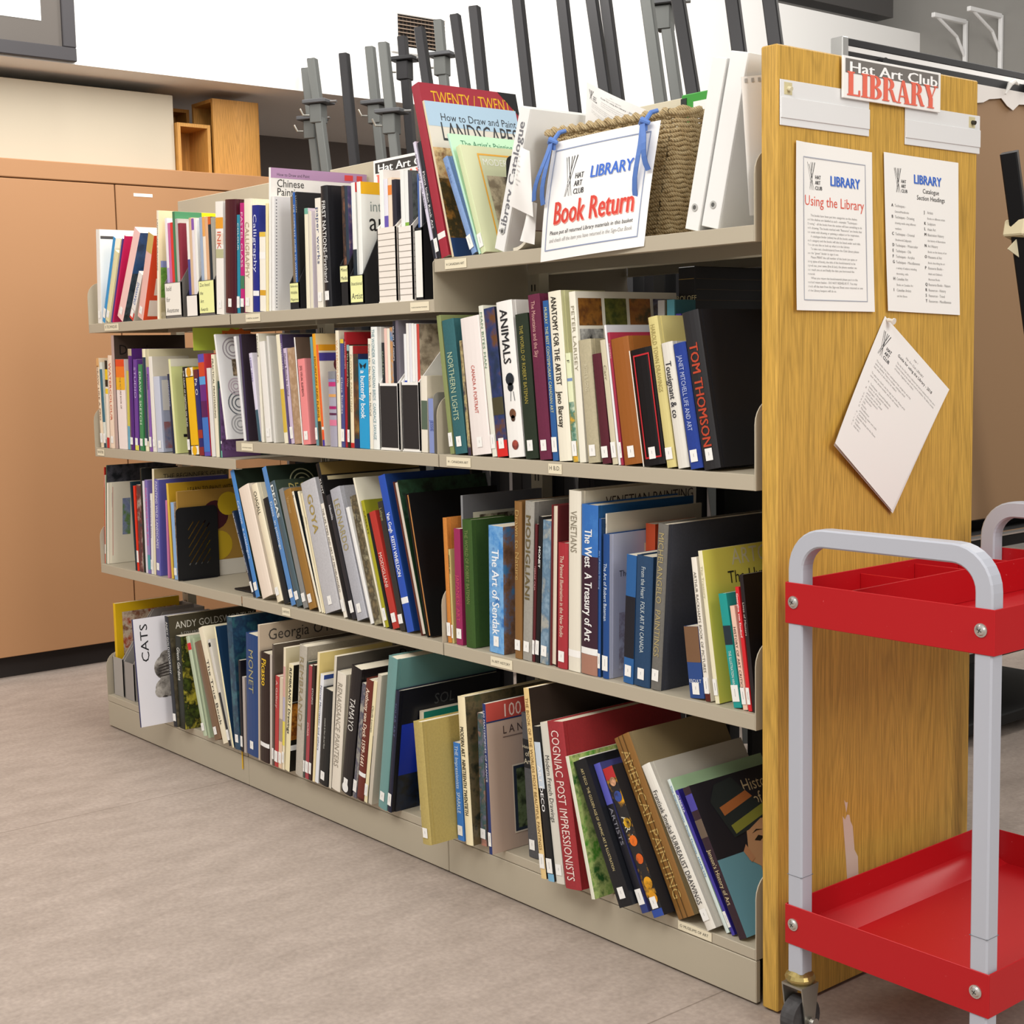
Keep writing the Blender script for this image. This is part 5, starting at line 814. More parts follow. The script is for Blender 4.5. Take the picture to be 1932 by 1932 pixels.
{'X': 0.4936, 'y': 0.012, 'z': 0.5346, 'a': -0.0289, 'w': 0.0203, 'h': 0.2285, 'D': 0.2, 'L': 'pale blue paperback with photograph cover on the third shelf, far bay', 'g': 'books on the third shelf, far bay', 'c': '8fb4e0', 'cov': '9a7a60', 'cd': [('p', 0, 0, 1, 1, ('a87a54', 'c8b8a4', '6a5448')), ('t', 0.1, 0.9, 0.08, 'ACRYLICS', 'b03024')], 'b': 1},
{'X': 0.5176, 'y': 0.012, 'z': 0.5348, 'a': 0.031, 'w': 0.0076, 'h': 0.2627, 'D': 0.22, 'L': 'brown palette book behind the black bookend on the third shelf, far bay', 'g': 'books on the third shelf, far bay', 'c': 'b08a40', 'cov': 'a8823c', 'cd': [('c', 0.55, 0.7, 0.2, '4a2028'), ('c', 0.75, 0.82, 0.16, 'd8b828'), ('c', 0.6, 0.35, 0.2, 'c8a828'), ('r', 0.1, 0.0, 1, 0.18, 'e2dcd0')], 'b': 0},
{'X': 0.9586, 'y': 0.012, 'z': 0.5346, 'a': -0.4214, 'w': 0.0105, 'h': 0.2476, 'D': 0.183, 'L': 'navy paperback lettered Canadian Art Collection on the third shelf, middle bay', 'g': 'books on the third shelf, middle bay', 'c': '1d2c44', 't': 'THE McMICHAEL CANADIAN ART COLLECTION', 'tc': 'e8ecf0', 'ts': (0.02, 0.72), 'b': 1},
{'X': 0.9727, 'y': 0.012, 'z': 0.5346, 'a': -0.3296, 'w': 0.0215, 'h': 0.3572, 'D': 0.25, 'L': 'tall sky blue art book with green cover on the third shelf, middle bay', 'g': 'books on the third shelf, middle bay', 'c': '4a88cc', 'cov': '1e2a20', 't': 'Cezanne  a catalogue', 'tc': 'dce8f4', 'ts': (0.24, 0.7), 'cd': [('ring', 0.55, 0.82, 0.2, 'a8b478')], 'b': 1},
{'X': 1.008, 'y': 0.012, 'z': 0.5346, 'a': -0.3536, 'w': 0.0592, 'h': 0.3095, 'D': 0.229, 'L': 'thick cream hardback with plain spine on the third shelf, middle bay', 'g': 'books on the third shelf, middle bay', 'k': 'h', 'c': 'efe0d0', 'cov': 'e8dccb', 'b': 0},
{'X': 1.0869, 'y': 0.012, 'z': 0.5346, 'a': -0.3597, 'w': 0.0304, 'h': 0.3249, 'D': 0.12, 'L': 'cream hardback with short dark title near top on the third shelf, middle bay', 'g': 'books on the third shelf, middle bay', 'k': 'h', 'c': 'efe4c8', 't': 'CHAGALL', 'tc': '3a3830', 'ts': (0.06, 0.26), 'b': 1},
{'X': 1.1206, 'y': 0.012, 'z': 0.5346, 'a': -0.3211, 'w': 0.0265, 'h': 0.2866, 'D': 0.212, 'L': 'thin black hardback beside the cream one on the third shelf, middle bay', 'g': 'books on the third shelf, middle bay', 'c': '1e2226', 'b': 0},
{'X': 1.1563, 'y': 0.012, 'z': 0.5346, 'a': -0.3422, 'w': 0.0228, 'h': 0.3755, 'D': 0.25, 'L': 'tall steel blue art book on the third shelf, middle bay', 'g': 'books on the third shelf, middle bay', 'c': '5a8cc8', 'cov': '1f2c24', 't': 'Denis  in paintings', 'tc': 'dce8f0', 'ts': (0.25, 0.6), 'cd': [('ring', 0.4, 0.86, 0.16, 'c0c4a0'), ('ring', 0.7, 0.84, 0.13, 'a8ac88')], 'b': 1},
{'X': 1.1856, 'y': 0.012, 'z': 0.5346, 'a': -0.3528, 'w': 0.027, 'h': 0.3378, 'D': 0.12, 'L': 'dark grey hardback with large white spine capitals on the third shelf, middle bay', 'g': 'books on the third shelf, middle bay', 'k': 'h', 'c': '4f6068', 'cov': '3f4c40', 't': 'DEGAS', 'tc': 'f0f4f0', 'ts': (0.02, 0.36), 'cd': [('t', 0.3, 0.88, 0.09, 'DEGAS', 'c8b870')], 'b': 1, 'bold': 1},
{'X': 1.2168, 'y': 0.012, 'z': 0.5346, 'a': -0.3308, 'w': 0.0228, 'h': 0.3189, 'D': 0.235, 'L': 'mid grey hardback next to the dark grey hardback with large white spine capitals', 'g': 'books on the third shelf, middle bay', 'c': '8a8a88', 'cov': '787a78', 'b': 1},
{'X': 1.2454, 'y': 0.012, 'z': 0.5346, 'a': -0.3402, 'w': 0.0361, 'h': 0.317, 'D': 0.235, 'L': 'tan brown hardback on the third shelf next to the mid grey hardback', 'g': 'books on the third shelf, middle bay', 'k': 'h', 'c': '9a7238', 'cov': 'a07a40', 't': 'Vermeer', 'tc': 'c8a870', 'ts': (0.06, 0.2), 'b': 1},
{'X': 1.2916, 'y': 0.012, 'z': 0.5346, 'a': -0.3597, 'w': 0.0094, 'h': 0.3203, 'D': 0.12, 'L': 'cream and black paperback on the third shelf next to the tan brown hardback', 'g': 'books on the third shelf, middle bay', 'c': 'efe8d4', 'cov': '1a2024', 't': 'D', 'tc': '2c2a26', 'ts': (0.03, 0.08), 'b': 0},
{'X': 1.3033, 'y': 0.012, 'z': 0.5346, 'a': -0.3103, 'w': 0.0078, 'h': 0.3173, 'D': 0.235, 'L': 'thin cream paperback with bold mid spine title on the third shelf, middle bay', 'g': 'books on the third shelf, middle bay', 'c': 'f0e8cc', 't': 'Giorgione', 'tc': '3a3830', 'ts': (0.2, 0.36), 'b': 0},
{'X': 1.3128, 'y': 0.012, 'z': 0.5346, 'a': -0.2916, 'w': 0.0063, 'h': 0.3116, 'D': 0.231, 'L': 'thinnest cream paperback beside pale grey cloth book on the third shelf, middle bay', 'g': 'books on the third shelf, middle bay', 'c': 'ece0bc', 't': 'Giotto', 'tc': '3a3830', 'ts': (0.2, 0.32), 'b': 0},
{'X': 1.3215, 'y': 0.012, 'z': 0.5346, 'a': -0.2943, 'w': 0.0729, 'h': 0.3378, 'D': 0.235, 'L': 'thick pale grey cloth book with four gold capitals on the third shelf, middle bay', 'g': 'books on the third shelf, middle bay', 'k': 'h', 'c': 'c9c8cc', 't': 'GOYA', 'tc': 'a8924e', 'ts': (0.1, 0.4), 'b': 1, 'cl': 1, 'bold': 1},
{'X': 1.4059, 'y': 0.012, 'z': 0.5346, 'a': -0.3171, 'w': 0.0148, 'h': 0.2914, 'D': 0.216, 'L': 'white book about Renaissance art on the third shelf, middle bay', 'g': 'books on the third shelf, middle bay', 'c': 'efe9dc', 't': 'THE LIFE TIMES AND ART OF MICHELANGELO', 'tc': '4a4238', 'ts': (0.04, 0.78), 'b': 1},
{'X': 1.4239, 'y': 0.012, 'z': 0.5346, 'a': -0.3206, 'w': 0.0158, 'h': 0.3971, 'D': 0.3, 'L': 'tall black and ochre book next to the white book about Renaissance art', 'g': 'books on the third shelf, middle bay', 'c': '141416', 'cov': '131214', 't': 'KLIMT', 'tc': 'e0e0dc', 'ts': (0.1, 0.2), 'cd': [('r', 0, 0.92, 1, 1, '8a7444'), ('r', 0.05, 0.885, 1, 0.91, 'c8bc98'), ('p', 0.45, 0.78, 0.75, 0.88, ('5a3018', '8a4a20', '2a1810'))], 'b': 0},
{'X': 1.4428, 'y': 0.012, 'z': 0.5346, 'a': -0.3237, 'w': 0.0178, 'h': 0.3162, 'D': 0.234, 'L': 'charcoal paperback with white lettering next to the tall black and ochre book', 'g': 'books on the third shelf, middle bay', 'c': '2e2d32', 't': 'kokoschka', 'tc': 'e8e8ec', 'ts': (0.08, 0.2), 'b': 1},
{'X': 1.4657, 'y': 0.012, 'z': 0.5346, 'a': -0.3221, 'w': 0.0466, 'h': 0.3312, 'D': 0.235, 'L': 'thick silver grey cloth book next to the charcoal paperback with white lettering', 'g': 'books on the third shelf, middle bay', 'k': 'h', 'c': 'b9bac2', 't': 'LEONARDO', 'tc': 'a89a68', 'ts': (0.08, 0.48), 'b': 1, 'cl': 1},
{'X': 1.523, 'y': 0.012, 'z': 0.5346, 'a': -0.3266, 'w': 0.0133, 'h': 0.2908, 'D': 0.215, 'L': 'thin plain white book on the third shelf next to the thick silver grey cloth book', 'g': 'books on the third shelf, middle bay', 'c': 'f0f0ee', 'b': 0},
{'X': 1.5401, 'y': 0.012, 'z': 0.5346, 'a': -0.2925, 'w': 0.0286, 'h': 0.3175, 'D': 0.235, 'L': 'book with soldier painting on its spine on the third shelf, middle bay', 'g': 'books on the third shelf, middle bay', 'c': 'a89f80', 't': 'PISSARRO', 'tc': '4a4a48', 'ts': (0.12, 0.2), 'b': 0, 'spic': ('b0a888', '4a4434', '8a7a58')},
{'X': 1.5778, 'y': 0.012, 'z': 0.5346, 'a': -0.3123, 'w': 0.0066, 'h': 0.3681, 'D': 0.25, 'L': 'tall cream book with big He on cover on the third shelf, middle bay', 'g': 'books on the third shelf, middle bay', 'c': 'ece6d0', 'cov': 'e9e4cf', 'cd': [('t', 0.45, 0.82, 0.12, 'He', '26241f')], 'b': 0},
{'X': 1.5867, 'y': 0.012, 'z': 0.5346, 'a': -0.2953, 'w': 0.0131, 'h': 0.3102, 'D': 0.12, 'L': 'olive yellow book next to the tall cream book with big He on cover', 'g': 'books on the third shelf, middle bay', 'c': 'a8a424', 'cov': '8c8c24', 't': 'CASSATT', 'tc': '4a4810', 'b': 1},
{'X': 1.6023, 'y': 0.012, 'z': 0.5346, 'a': -0.2975, 'w': 0.0093, 'h': 0.2795, 'D': 0.207, 'L': 'thin black paperback beside red book on the third shelf, middle bay', 'g': 'books on the third shelf, middle bay', 'c': '16181a', 'b': 0},
{'X': 1.6169, 'y': 0.012, 'z': 0.5346, 'a': -0.3096, 'w': 0.0256, 'h': 0.2846, 'D': 0.211, 'L': 'red paperback lettered in white capitals on the third shelf, middle bay', 'g': 'books on the third shelf, middle bay', 'c': 'b83830', 't': 'MODIGLIANI', 'tc': 'f0d8d0', 'ts': (0.35, 0.65), 'b': 1},
{'X': 1.6467, 'y': 0.012, 'z': 0.5346, 'a': -0.2607, 'w': 0.0202, 'h': 0.3093, 'D': 0.229, 'L': 'dark charcoal book on the third shelf next to the red paperback lettered in white capitals', 'g': 'books on the third shelf, middle bay', 'c': '33312f', 'cov': '2c2a28', 't': 'Lalique', 'tc': 'a8a070', 'ts': (0.05, 0.15), 'b': 1},
{'X': 1.6742, 'y': 0.012, 'z': 0.5346, 'a': -0.2735, 'w': 0.028, 'h': 0.3741, 'D': 0.25, 'L': 'royal blue book with white lettering on the third shelf, middle bay', 'g': 'books on the third shelf, middle bay', 'c': '2b52b4', 'cov': '1c3c78', 't': 'Van Gogh  KEITH WHELDON', 'tc': 'f0f4fa', 'ts': (0.24, 0.65), 'sp': [(0.18, 0.22, 'f0f0f0')], 'cd': [('p', 0.3, 0, 1, 0.7, ('5a6a18', '2c4a50', 'a89a30'))], 'b': 0, 'bold': 1},
{'X': 1.7292, 'y': 0.012, 'z': 0.5346, 'a': -0.2691, 'w': 0.0203, 'h': 0.3631, 'D': 0.26, 'L': 'brown book with its white pages outward on the third shelf, middle bay', 'g': 'books on the third shelf, middle bay', 'k': 'o', 'c': 'e9dfd2', 'cov': '1d3420', 'cd': [('p', 0, 0.75, 1, 1, ('1d3420', '2a4a34', '16241a'))], 'b': 0, 'bcol': '5a2a20'},
{'X': 1.753, 'y': 0.012, 'z': 0.5346, 'a': -0.2195, 'w': 0.0142, 'h': 0.3328, 'D': 0.26, 'L': 'black book with orange edged pages outward on the third shelf, middle bay', 'g': 'books on the third shelf, middle bay', 'k': 'o', 'c': 'e8a05c', 'cov': '131315', 'b': 0, 'bcol': '1a1a1c'},
{'X': 1.832, 'y': 0.012, 'z': 0.5346, 'a': -0.0327, 'w': 0.0141, 'h': 0.2811, 'D': 0.208, 'L': 'orange book at the bay edge on the third shelf, near bay', 'g': 'books on the third shelf, near bay', 'k': 'h', 'c': 'd88a3c', 'cov': 'd88a3c', 'b': 1, 'cl': 1},
{'X': 1.8474, 'y': 0.012, 'z': 0.5346, 'a': -0.0327, 'w': 0.006, 'h': 0.2117, 'D': 0.157, 'L': 'tan book lettered JAPANESE ART next to the orange book at the bay edge', 'g': 'books on the third shelf, near bay', 'c': 'c9b878', 't': 'JAPANESE ART', 'tc': '2a2820', 'ts': (0.06, 0.7), 'b': 1, 'bold': 1},
{'X': 1.8547, 'y': 0.04, 'z': 0.5346, 'a': -0.0034, 'w': 0.0071, 'h': 0.3305, 'D': 0.232, 'L': 'tall silver grey book with flower cover on the third shelf, near bay', 'g': 'books on the third shelf, near bay', 'k': 'h', 'c': '8f9094', 'cov': '6e6e72', 'cd': [('r', 0.12, 0.0, 0.9, 0.88, 'd8d4c0'), ('p', 0.2, 0.5, 0.85, 0.86, ('8a8468', '3a2c24', 'c8c0a4'))], 'b': 0},
{'X': 1.8631, 'y': 0.012, 'z': 0.5346, 'a': -0.0034, 'w': 0.0223, 'h': 0.26, 'D': 0.192, 'L': 'magenta book with torn white top on the third shelf, near bay', 'g': 'books on the third shelf, near bay', 'c': '9a2c5c', 't': 'JAPANESE ART', 'tc': 'c8506a', 'ts': (0.4, 0.8), 'b': 1},
{'X': 1.8992, 'y': 0.012, 'z': 0.5346, 'a': -0.0184, 'w': 0.0333, 'h': 0.2827, 'D': 0.12, 'L': 'thick green cloth book next to the magenta book with torn white top', 'g': 'books on the third shelf, near bay', 'k': 'h', 'c': '3c5c24', 'cov': '3a5a24', 't': 'THE WORLD OF ROBERT BATEMAN', 'tc': '7a8a50', 'ts': (0.08, 0.66), 'b': 0, 'cl': 1},
{'X': 1.9809, 'y': 0.012, 'z': 0.5355, 'a': 0.0177, 'w': 0.0484, 'h': 0.2761, 'D': 0.2, 'L': 'thick blue book with feather picture spine on the third shelf, near bay', 'g': 'books on the third shelf, near bay', 'c': '3f86cc', 'cov': '7a6050', 't': 'The Art of Sendak', 'tc': 'eef4fa', 'ts': (0.18, 0.85), 'cd': [('p', 0, 0, 1, 1, ('4a88c0', '8a6a54', '6a5040'))], 'b': 1, 'spic': ('3f86cc', '7ab0e0', '2c6ab0'), 'bold': 1},
{'X': 2.0675, 'y': 0.012, 'z': 0.5352, 'a': 0.0243, 'w': 0.0238, 'h': 0.3343, 'D': 0.235, 'L': 'brown book with gold lettering on the third shelf, near bay', 'g': 'books on the third shelf, near bay', 'k': 'h', 'c': '8a6438', 't': 'Drawn to Nature', 'tc': 'b89860', 'ts': (0.05, 0.5), 'b': 1},
{'X': 2.0927, 'y': 0.012, 'z': 0.5361, 'a': 0.053, 'w': 0.0289, 'h': 0.3368, 'D': 0.27, 'L': 'grey book lettered in very large bronze capitals on the third shelf, near bay', 'g': 'books on the third shelf, near bay', 'k': 'h', 'c': 'a9a59c', 'cov': '8f8c86', 't': 'MODIGLIANI', 'tc': '6a5c3c', 'ts': (0.08, 0.75), 'b': 1, 'cl': 1, 'bold': 1},
{'X': 2.1228, 'y': 0.012, 'z': 0.5351, 'a': 0.0588, 'w': 0.0077, 'h': 0.2914, 'D': 0.216, 'L': 'thin dark red paperback on the third shelf, near bay', 'g': 'books on the third shelf, near bay', 'c': '5a1e24', 't': 'TEBRAK CILJA', 'tc': 'd8a0a0', 'ts': (0.3, 0.72), 'b': 1},
{'X': 2.1323, 'y': 0.012, 'z': 0.5354, 'a': 0.0654, 'w': 0.0121, 'h': 0.3082, 'D': 0.12, 'L': 'thin black book with white name on the third shelf, near bay', 'g': 'books on the third shelf, near bay', 'c': '141416', 't': 'MONET', 'tc': 'f0f0ec', 'ts': (0.2, 0.36), 'b': 1, 'bold': 1},
{'X': 2.1478, 'y': 0.012, 'z': 0.5361, 'a': 0.0596, 'w': 0.0245, 'h': 0.3009, 'D': 0.224, 'L': 'grey blue paperback with sky spine on the third shelf, near bay', 'g': 'books on the third shelf, near bay', 'c': '7f9ab0', 'b': 1, 'spic': ('8aa4b8', '5a7a94', 'a8a8a0')},
{'X': 2.1788, 'y': 0.012, 'z': 0.5355, 'a': 0.0423, 'w': 0.0204, 'h': 0.3339, 'D': 0.26, 'L': 'maroon book with cream pages outward on the third shelf, near bay', 'g': 'books on the third shelf, near bay', 'k': 'o', 'c': 'efe4d0', 'cov': '5a1c22', 'b': 0, 'bcol': '6e2226'},
{'X': 2.2025, 'y': 0.012, 'z': 0.5357, 'a': 0.035, 'w': 0.0307, 'h': 0.2589, 'D': 0.192, 'L': 'red book with yellow white lettering on the third shelf, near bay', 'g': 'books on the third shelf, near bay', 'k': 'h', 'c': 'a8323a', 't': 'The Painted Illumination in the New Studio', 'tc': 'f0dcc8', 'ts': (0.1, 0.75), 'b': 1},
{'X': 2.2363, 'y': 0.012, 'z': 0.5356, 'a': 0.0278, 'w': 0.0364, 'h': 0.3671, 'D': 0.33, 'L': 'tall white book about Venetian painters on the third shelf, near bay', 'g': 'books on the third shelf, near bay', 'k': 'h', 'c': 'e6e0d0', 'cov': 'd8d0bc', 't': 'VENETIANS', 'tc': '8a8270', 'ts': (0.11, 0.34), 'sp': [(0.08, 0.12, 'f4f2ee')], 'cd': [('t', 0.2, 0.9, 0.06, 'VENETIAN PAINTING', '3a2c24')], 'b': 0},
{'X': 2.2748, 'y': 0.012, 'z': 0.5358, 'a': 0.0256, 'w': 0.0475, 'h': 0.3415, 'D': 0.27, 'L': 'thick book lettered The West with canyon picture on the third shelf, near bay', 'g': 'books on the third shelf, near bay', 'k': 'h', 'c': '2f6cb8', 'cov': '27588a', 't': 'The West  A Treasury of Art', 'tc': 'f2f2f0', 'ts': (0.14, 0.8), 'sp': [(0.0, 0.7, '3a2030'), (0.12, 0.16, 'f0f0ee'), (0.0, 0.12, 'a87a68')], 'b': 0, 'spic': ('2f6cb8', '2f6cb8', '3a78c0'), 'bold': 1},
{'X': 2.3236, 'y': 0.012, 'z': 0.5348, 'a': 0.0269, 'w': 0.0073, 'h': 0.3166, 'D': 0.25, 'L': 'navy blue book with white lettering on the third shelf, near bay', 'g': 'books on the third shelf, near bay', 'c': '1f4f94', 'cov': '1c3c60', 't': 'Art of Animals Drawing', 'tc': '9ab8e0', 'ts': (0.2, 0.7), 'b': 1},
{'X': 2.3322, 'y': 0.022, 'z': 0.5347, 'a': 0.0268, 'w': 0.0037, 'h': 0.3261, 'D': 0.27, 'L': 'tall off white book lettered With on the third shelf, near bay', 'g': 'books on the third shelf, near bay', 'k': 'h', 'c': 'efe8d8', 'cov': 'cfc7b4', 't': 'With', 'tc': '3a342c', 'ts': (0.06, 0.14), 'b': 0},
{'X': 2.338, 'y': 0.012, 'z': 0.535, 'a': 0.024, 'w': 0.0172, 'h': 0.2872, 'D': 0.26, 'L': 'blue book with lavender cover next to the tall off white book lettered With', 'g': 'books on the third shelf, near bay', 'k': 'h', 'c': '1f4a8a', 'cov': 'b4b8cc', 't': 'The Art of Robert Bateman', 'tc': 'dce8f4', 'ts': (0.2, 0.6), 'cd': [('t', 0.35, 0.8, 0.18, 'u', 'e8e4c8'), ('t', 0.1, 0.7, 0.045, 'The Art', '3a3a48'), ('p', 0.1, 0.05, 0.6, 0.45, ('b4b8cc', '8a8494', 'c4c8d8'))], 'b': 1},
{'X': 2.3565, 'y': 0.11, 'z': 0.5352, 'a': 0.0239, 'w': 0.0257, 'h': 0.3005, 'D': 0.14, 'L': 'rust orange book with torn top on the third shelf, near bay', 'g': 'books on the third shelf, near bay', 'c': 'c8502c', 'cov': 'b84424', 'b': 0},
{'X': 2.3954, 'y': 0.012, 'z': 0.5361, 'a': 0.0565, 'w': 0.0268, 'h': 0.2527, 'D': 0.188, 'L': 'mid blue paperback with dark figure on the third shelf, near bay', 'g': 'books on the third shelf, near bay', 'c': '2a5f9a', 'sp': [(0.2, 0.68, '1c1c24')], 'b': 1},
{'X': 2.4251, 'y': 0.012, 'z': 0.5368, 'a': 0.0505, 'w': 0.0431, 'h': 0.2536, 'D': 0.12, 'L': 'dark blue hardback lettered From the Heart on the third shelf, near bay', 'g': 'books on the third shelf, near bay', 'k': 'h', 'c': '27486c', 'cov': '274568', 't': 'From the Heart  FOLK ART IN CANADA', 'tc': 'c8d4d8', 'ts': (0.08, 0.74), 'b': 1, 'cl': 1},
{'X': 2.471, 'y': 0.012, 'z': 0.5366, 'a': 0.076, 'w': 0.0265, 'h': 0.3193, 'D': 0.31, 'L': 'large charcoal cloth book with dull gold spine capitals on the third shelf, near bay', 'g': 'books on the third shelf, near bay', 'k': 'h', 'c': '77746e', 'cov': '43454e', 't': 'MICHELANGELO  PAINTINGS', 'tc': 'b0a070', 'ts': (0.05, 0.8), 'b': 1, 'cl': 1},
{'X': 2.5733, 'y': 0.012, 'z': 0.5346, 'a': -0.1162, 'w': 0.0353, 'h': 0.1335, 'D': 0.13, 'L': 'short blue book with carved figure on the third shelf, near bay', 'g': 'books on the third shelf, near bay', 'c': '2a4a88', 't': 'ESCULT', 'tc': 'e8ecf0', 'ts': (0.7, 0.8), 'sp': [(0.5, 1, '7a5a40')], 'b': 1, 'hz': 1},
{'X': 2.6122, 'y': 0.012, 'z': 0.5346, 'a': -0.1308, 'w': 0.0126, 'h': 0.2651, 'D': 0.196, 'L': 'white book about picture books next to the short blue book with carved figure', 'g': 'books on the third shelf, near bay', 'c': 'efe9dc', 't': "ARTHUR RACKHAM'S BOOK OF PICTURES", 'tc': '6a645c', 'ts': (0.1, 0.8), 'sp': [(0, 0.06, '5a2018')], 'b': 1},
{'X': 2.6359, 'y': 0.012, 'z': 0.5346, 'a': -0.1476, 'w': 0.01, 'h': 0.2795, 'D': 0.3, 'L': 'yellow cartoon book with cream spine on the third shelf, near bay', 'g': 'books on the third shelf, near bay', 'c': 'efe8c8', 'cov': 'e0d860', 't': 'The Treasury', 'tc': 'b8b090', 'ts': (0.1, 0.7), 'cd': [('t', 0.25, 0.88, 0.11, 'ARTOONS', 'd8d4b0'), ('t', 0.2, 0.76, 0.085, 'The Hyperion', '2c2c20')], 'b': 1},
{'X': 2.6799, 'y': 0.012, 'z': 0.5346, 'a': -0.1755, 'w': 0.0185, 'h': 0.2063, 'D': 0.153, 'L': 'teal book lettered Illustration Handbook next to the yellow cartoon book with cream spine', 'g': 'books on the third shelf, near bay', 'c': '1f9a94', 't': 'THE ILLUSTRATION HANDBOOK', 'tc': 'e0f0ec', 'ts': (0.5, 0.9), 'sp': [(0.55, 0.72, '22303a')], 'b': 1},
{'X': 2.7019, 'y': 0.012, 'z': 0.5346, 'a': -0.1661, 'w': 0.0108, 'h': 0.1869, 'D': 0.138, 'L': 'peach book lettered History of Art Criticism on the third shelf, near bay', 'g': 'books on the third shelf, near bay', 'c': 'efc8b4', 't': 'HISTORY OF ART CRITICISM', 'tc': '4a3430', 'ts': (0.2, 0.85), 'b': 1},
{'X': 2.7142, 'y': 0.012, 'z': 0.5346, 'a': -0.1382, 'w': 0.0083, 'h': 0.2222, 'D': 0.164, 'L': 'thin scarlet paperback next to the peach book lettered History of Art Criticism', 'g': 'books on the third shelf, near bay', 'c': 'd8242c', 't': 'Georgina von Etzdorf', 'tc': 'f8e8e4', 'ts': (0.05, 0.55), 'b': 1, 'bold': 1},
{'X': 2.7239, 'y': 0.012, 'z': 0.5346, 'a': -0.1246, 'w': 0.0084, 'h': 0.2448, 'D': 0.22, 'L': 'black book with stone head cover on the third shelf, near bay', 'g': 'books on the third shelf, near bay', 'c': '241c1e', 'cov': '1a1416', 't': 'Lives of Masters', 'tc': 'c8c0b8', 'ts': (0.2, 0.6), 'cd': [('p', 0.4, 0.2, 1, 1, ('8a7460', '4a3c30', 'a89078'))], 'b': 0},
{'X': 0.012, 'y': 0.018, 'z': 0.1056, 'a': 0, 'w': 0.0739, 'h': 0.1242, 'D': 0.13, 'L': 'grey corrugated magazine file at the shelf end on the bottom shelf, far bay', 'g': 'books on the bottom shelf, far bay', 'k': 'f', 'c': 'a9a49e'},
{'X': 0.0951, 'y': 0.018, 'z': 0.1056, 'a': 0, 'w': 0.0706, 'h': 0.1202, 'D': 0.13, 'L': 'grey corrugated magazine file behind the cat booklet on the bottom shelf, far bay', 'g': 'books on the bottom shelf, far bay', 'k': 'f', 'c': '9d9894'},
{'X': 0.4761, 'y': -0.1111, 'z': 0.1056, 'a': -0.0769, 'w': 0.0079, 'h': 0.3198, 'D': 0.25, 'L': 'tall white booklet lettered CATS on the bottom shelf, far bay', 'g': 'books on the bottom shelf, far bay', 'c': '2a2e5c', 'cov': 'e6e4ea', 'cd': [('tv', 0.07, 0.95, 0.1, 0.36, 'CATS', '1c1c20'), ('cat', 0.0, 0.2, 0.46, 0.72)], 'b': 0},
{'X': 0.538, 'y': -0.0343, 'z': 0.1056, 'a': -0.0867, 'w': 0.0233, 'h': 0.3279, 'D': 0.29, 'L': 'tall brown nature photograph book next to the tall white booklet lettered CATS', 'g': 'books on the bottom shelf, far bay', 'c': '1a1e26', 'cov': '4a4434', 't': 'ANDY GOLDSWORTHY', 'tc': 'dcdcd8', 'ts': (0.05, 0.52), 'cd': [('t', 0.07, 0.88, 0.065, 'ANDY GOLDSWORTHY', 'e0dcd0'), ('t', 0.12, 0.82, 0.025, 'A COLLABORATION WITH NATURE', 'c8c4b8'), ('p', 0, 0, 1, 0.8, ('2c2a20', '5c5440', '3a3428'))]},
{'X': 0.5627, 'y': -0.0273, 'z': 0.1056, 'a': -0.0162, 'w': 0.0355, 'h': 0.2749, 'D': 0.12, 'L': 'dark garden book with yellow leaves on the bottom shelf, far bay', 'g': 'books on the bottom shelf, far bay', 'c': '1e2218', 'cov': '4c5c28', 't': 'Glenn Gardens', 'tc': 'f0f0e8', 'ts': (0.12, 0.48), 'cd': [('p', 0, 0, 1, 1, ('5a6a24', '1c2414', 'c8bc40'))], 'b': 0},
{'X': 0.701, 'y': -0.022, 'z': 0.1056, 'a': -0.2894, 'w': 0.0205, 'h': 0.2905, 'D': 0.215, 'L': 'pale green paperback with red square on the bottom shelf, far bay', 'g': 'books on the bottom shelf, far bay', 'k': 'h', 'c': 'b8c4a8', 'sp': [(0.86, 0.93, 'd02830')]},
{'X': 0.7283, 'y': -0.022, 'z': 0.1056, 'a': -0.2619, 'w': 0.0114, 'h': 0.2882, 'D': 0.213, 'L': 'thin pale green book next to the pale green paperback with red square', 'g': 'books on the bottom shelf, far bay', 'c': 'a9b898', 'b': 0},
{'X': 0.7681, 'y': -0.022, 'z': 0.1056, 'a': -0.3526, 'w': 0.0388, 'h': 0.2848, 'D': 0.12, 'L': 'brown cloth book on the bottom shelf next to the thin pale green book', 'g': 'books on the bottom shelf, far bay', 'k': 'h', 'c': '7a5f48', 'cov': '86684c'},
{'X': 0.8165, 'y': -0.022, 'z': 0.1056, 'a': -0.3669, 'w': 0.0276, 'h': 0.3352, 'D': 0.12, 'L': 'cream book lettered The True Book on the bottom shelf, far bay', 'g': 'books on the bottom shelf, far bay', 'c': 'efe6cc', 't': 'The True Book', 'tc': '2c2824', 'ts': (0.28, 0.85), 'cd': [('t', 0.6, 0.9, 0.08, 'T', '2c2824')], 'b': 0},
{'X': 0.8506, 'y': -0.022, 'z': 0.1056, 'a': -0.3433, 'w': 0.0138, 'h': 0.3042, 'D': 0.225, 'L': 'thin grey and black paperback next to the cream book lettered The True Book', 'g': 'books on the bottom shelf, far bay', 'c': 'd8d4cc', 'sp': [(0.93, 0.97, '18181a'), (0.0, 0.5, '23262c')]},
{'X': 0.8686, 'y': -0.022, 'z': 0.1056, 'a': -0.2361, 'w': 0.0087, 'h': 0.3395, 'D': 0.12, 'L': 'cream edged navy book on the bottom shelf next to the thin grey and black paperback', 'g': 'books on the bottom shelf, far bay', 'k': 'h', 'c': 'ece4bc', 'cov': '1e3a58', 'b': 0},
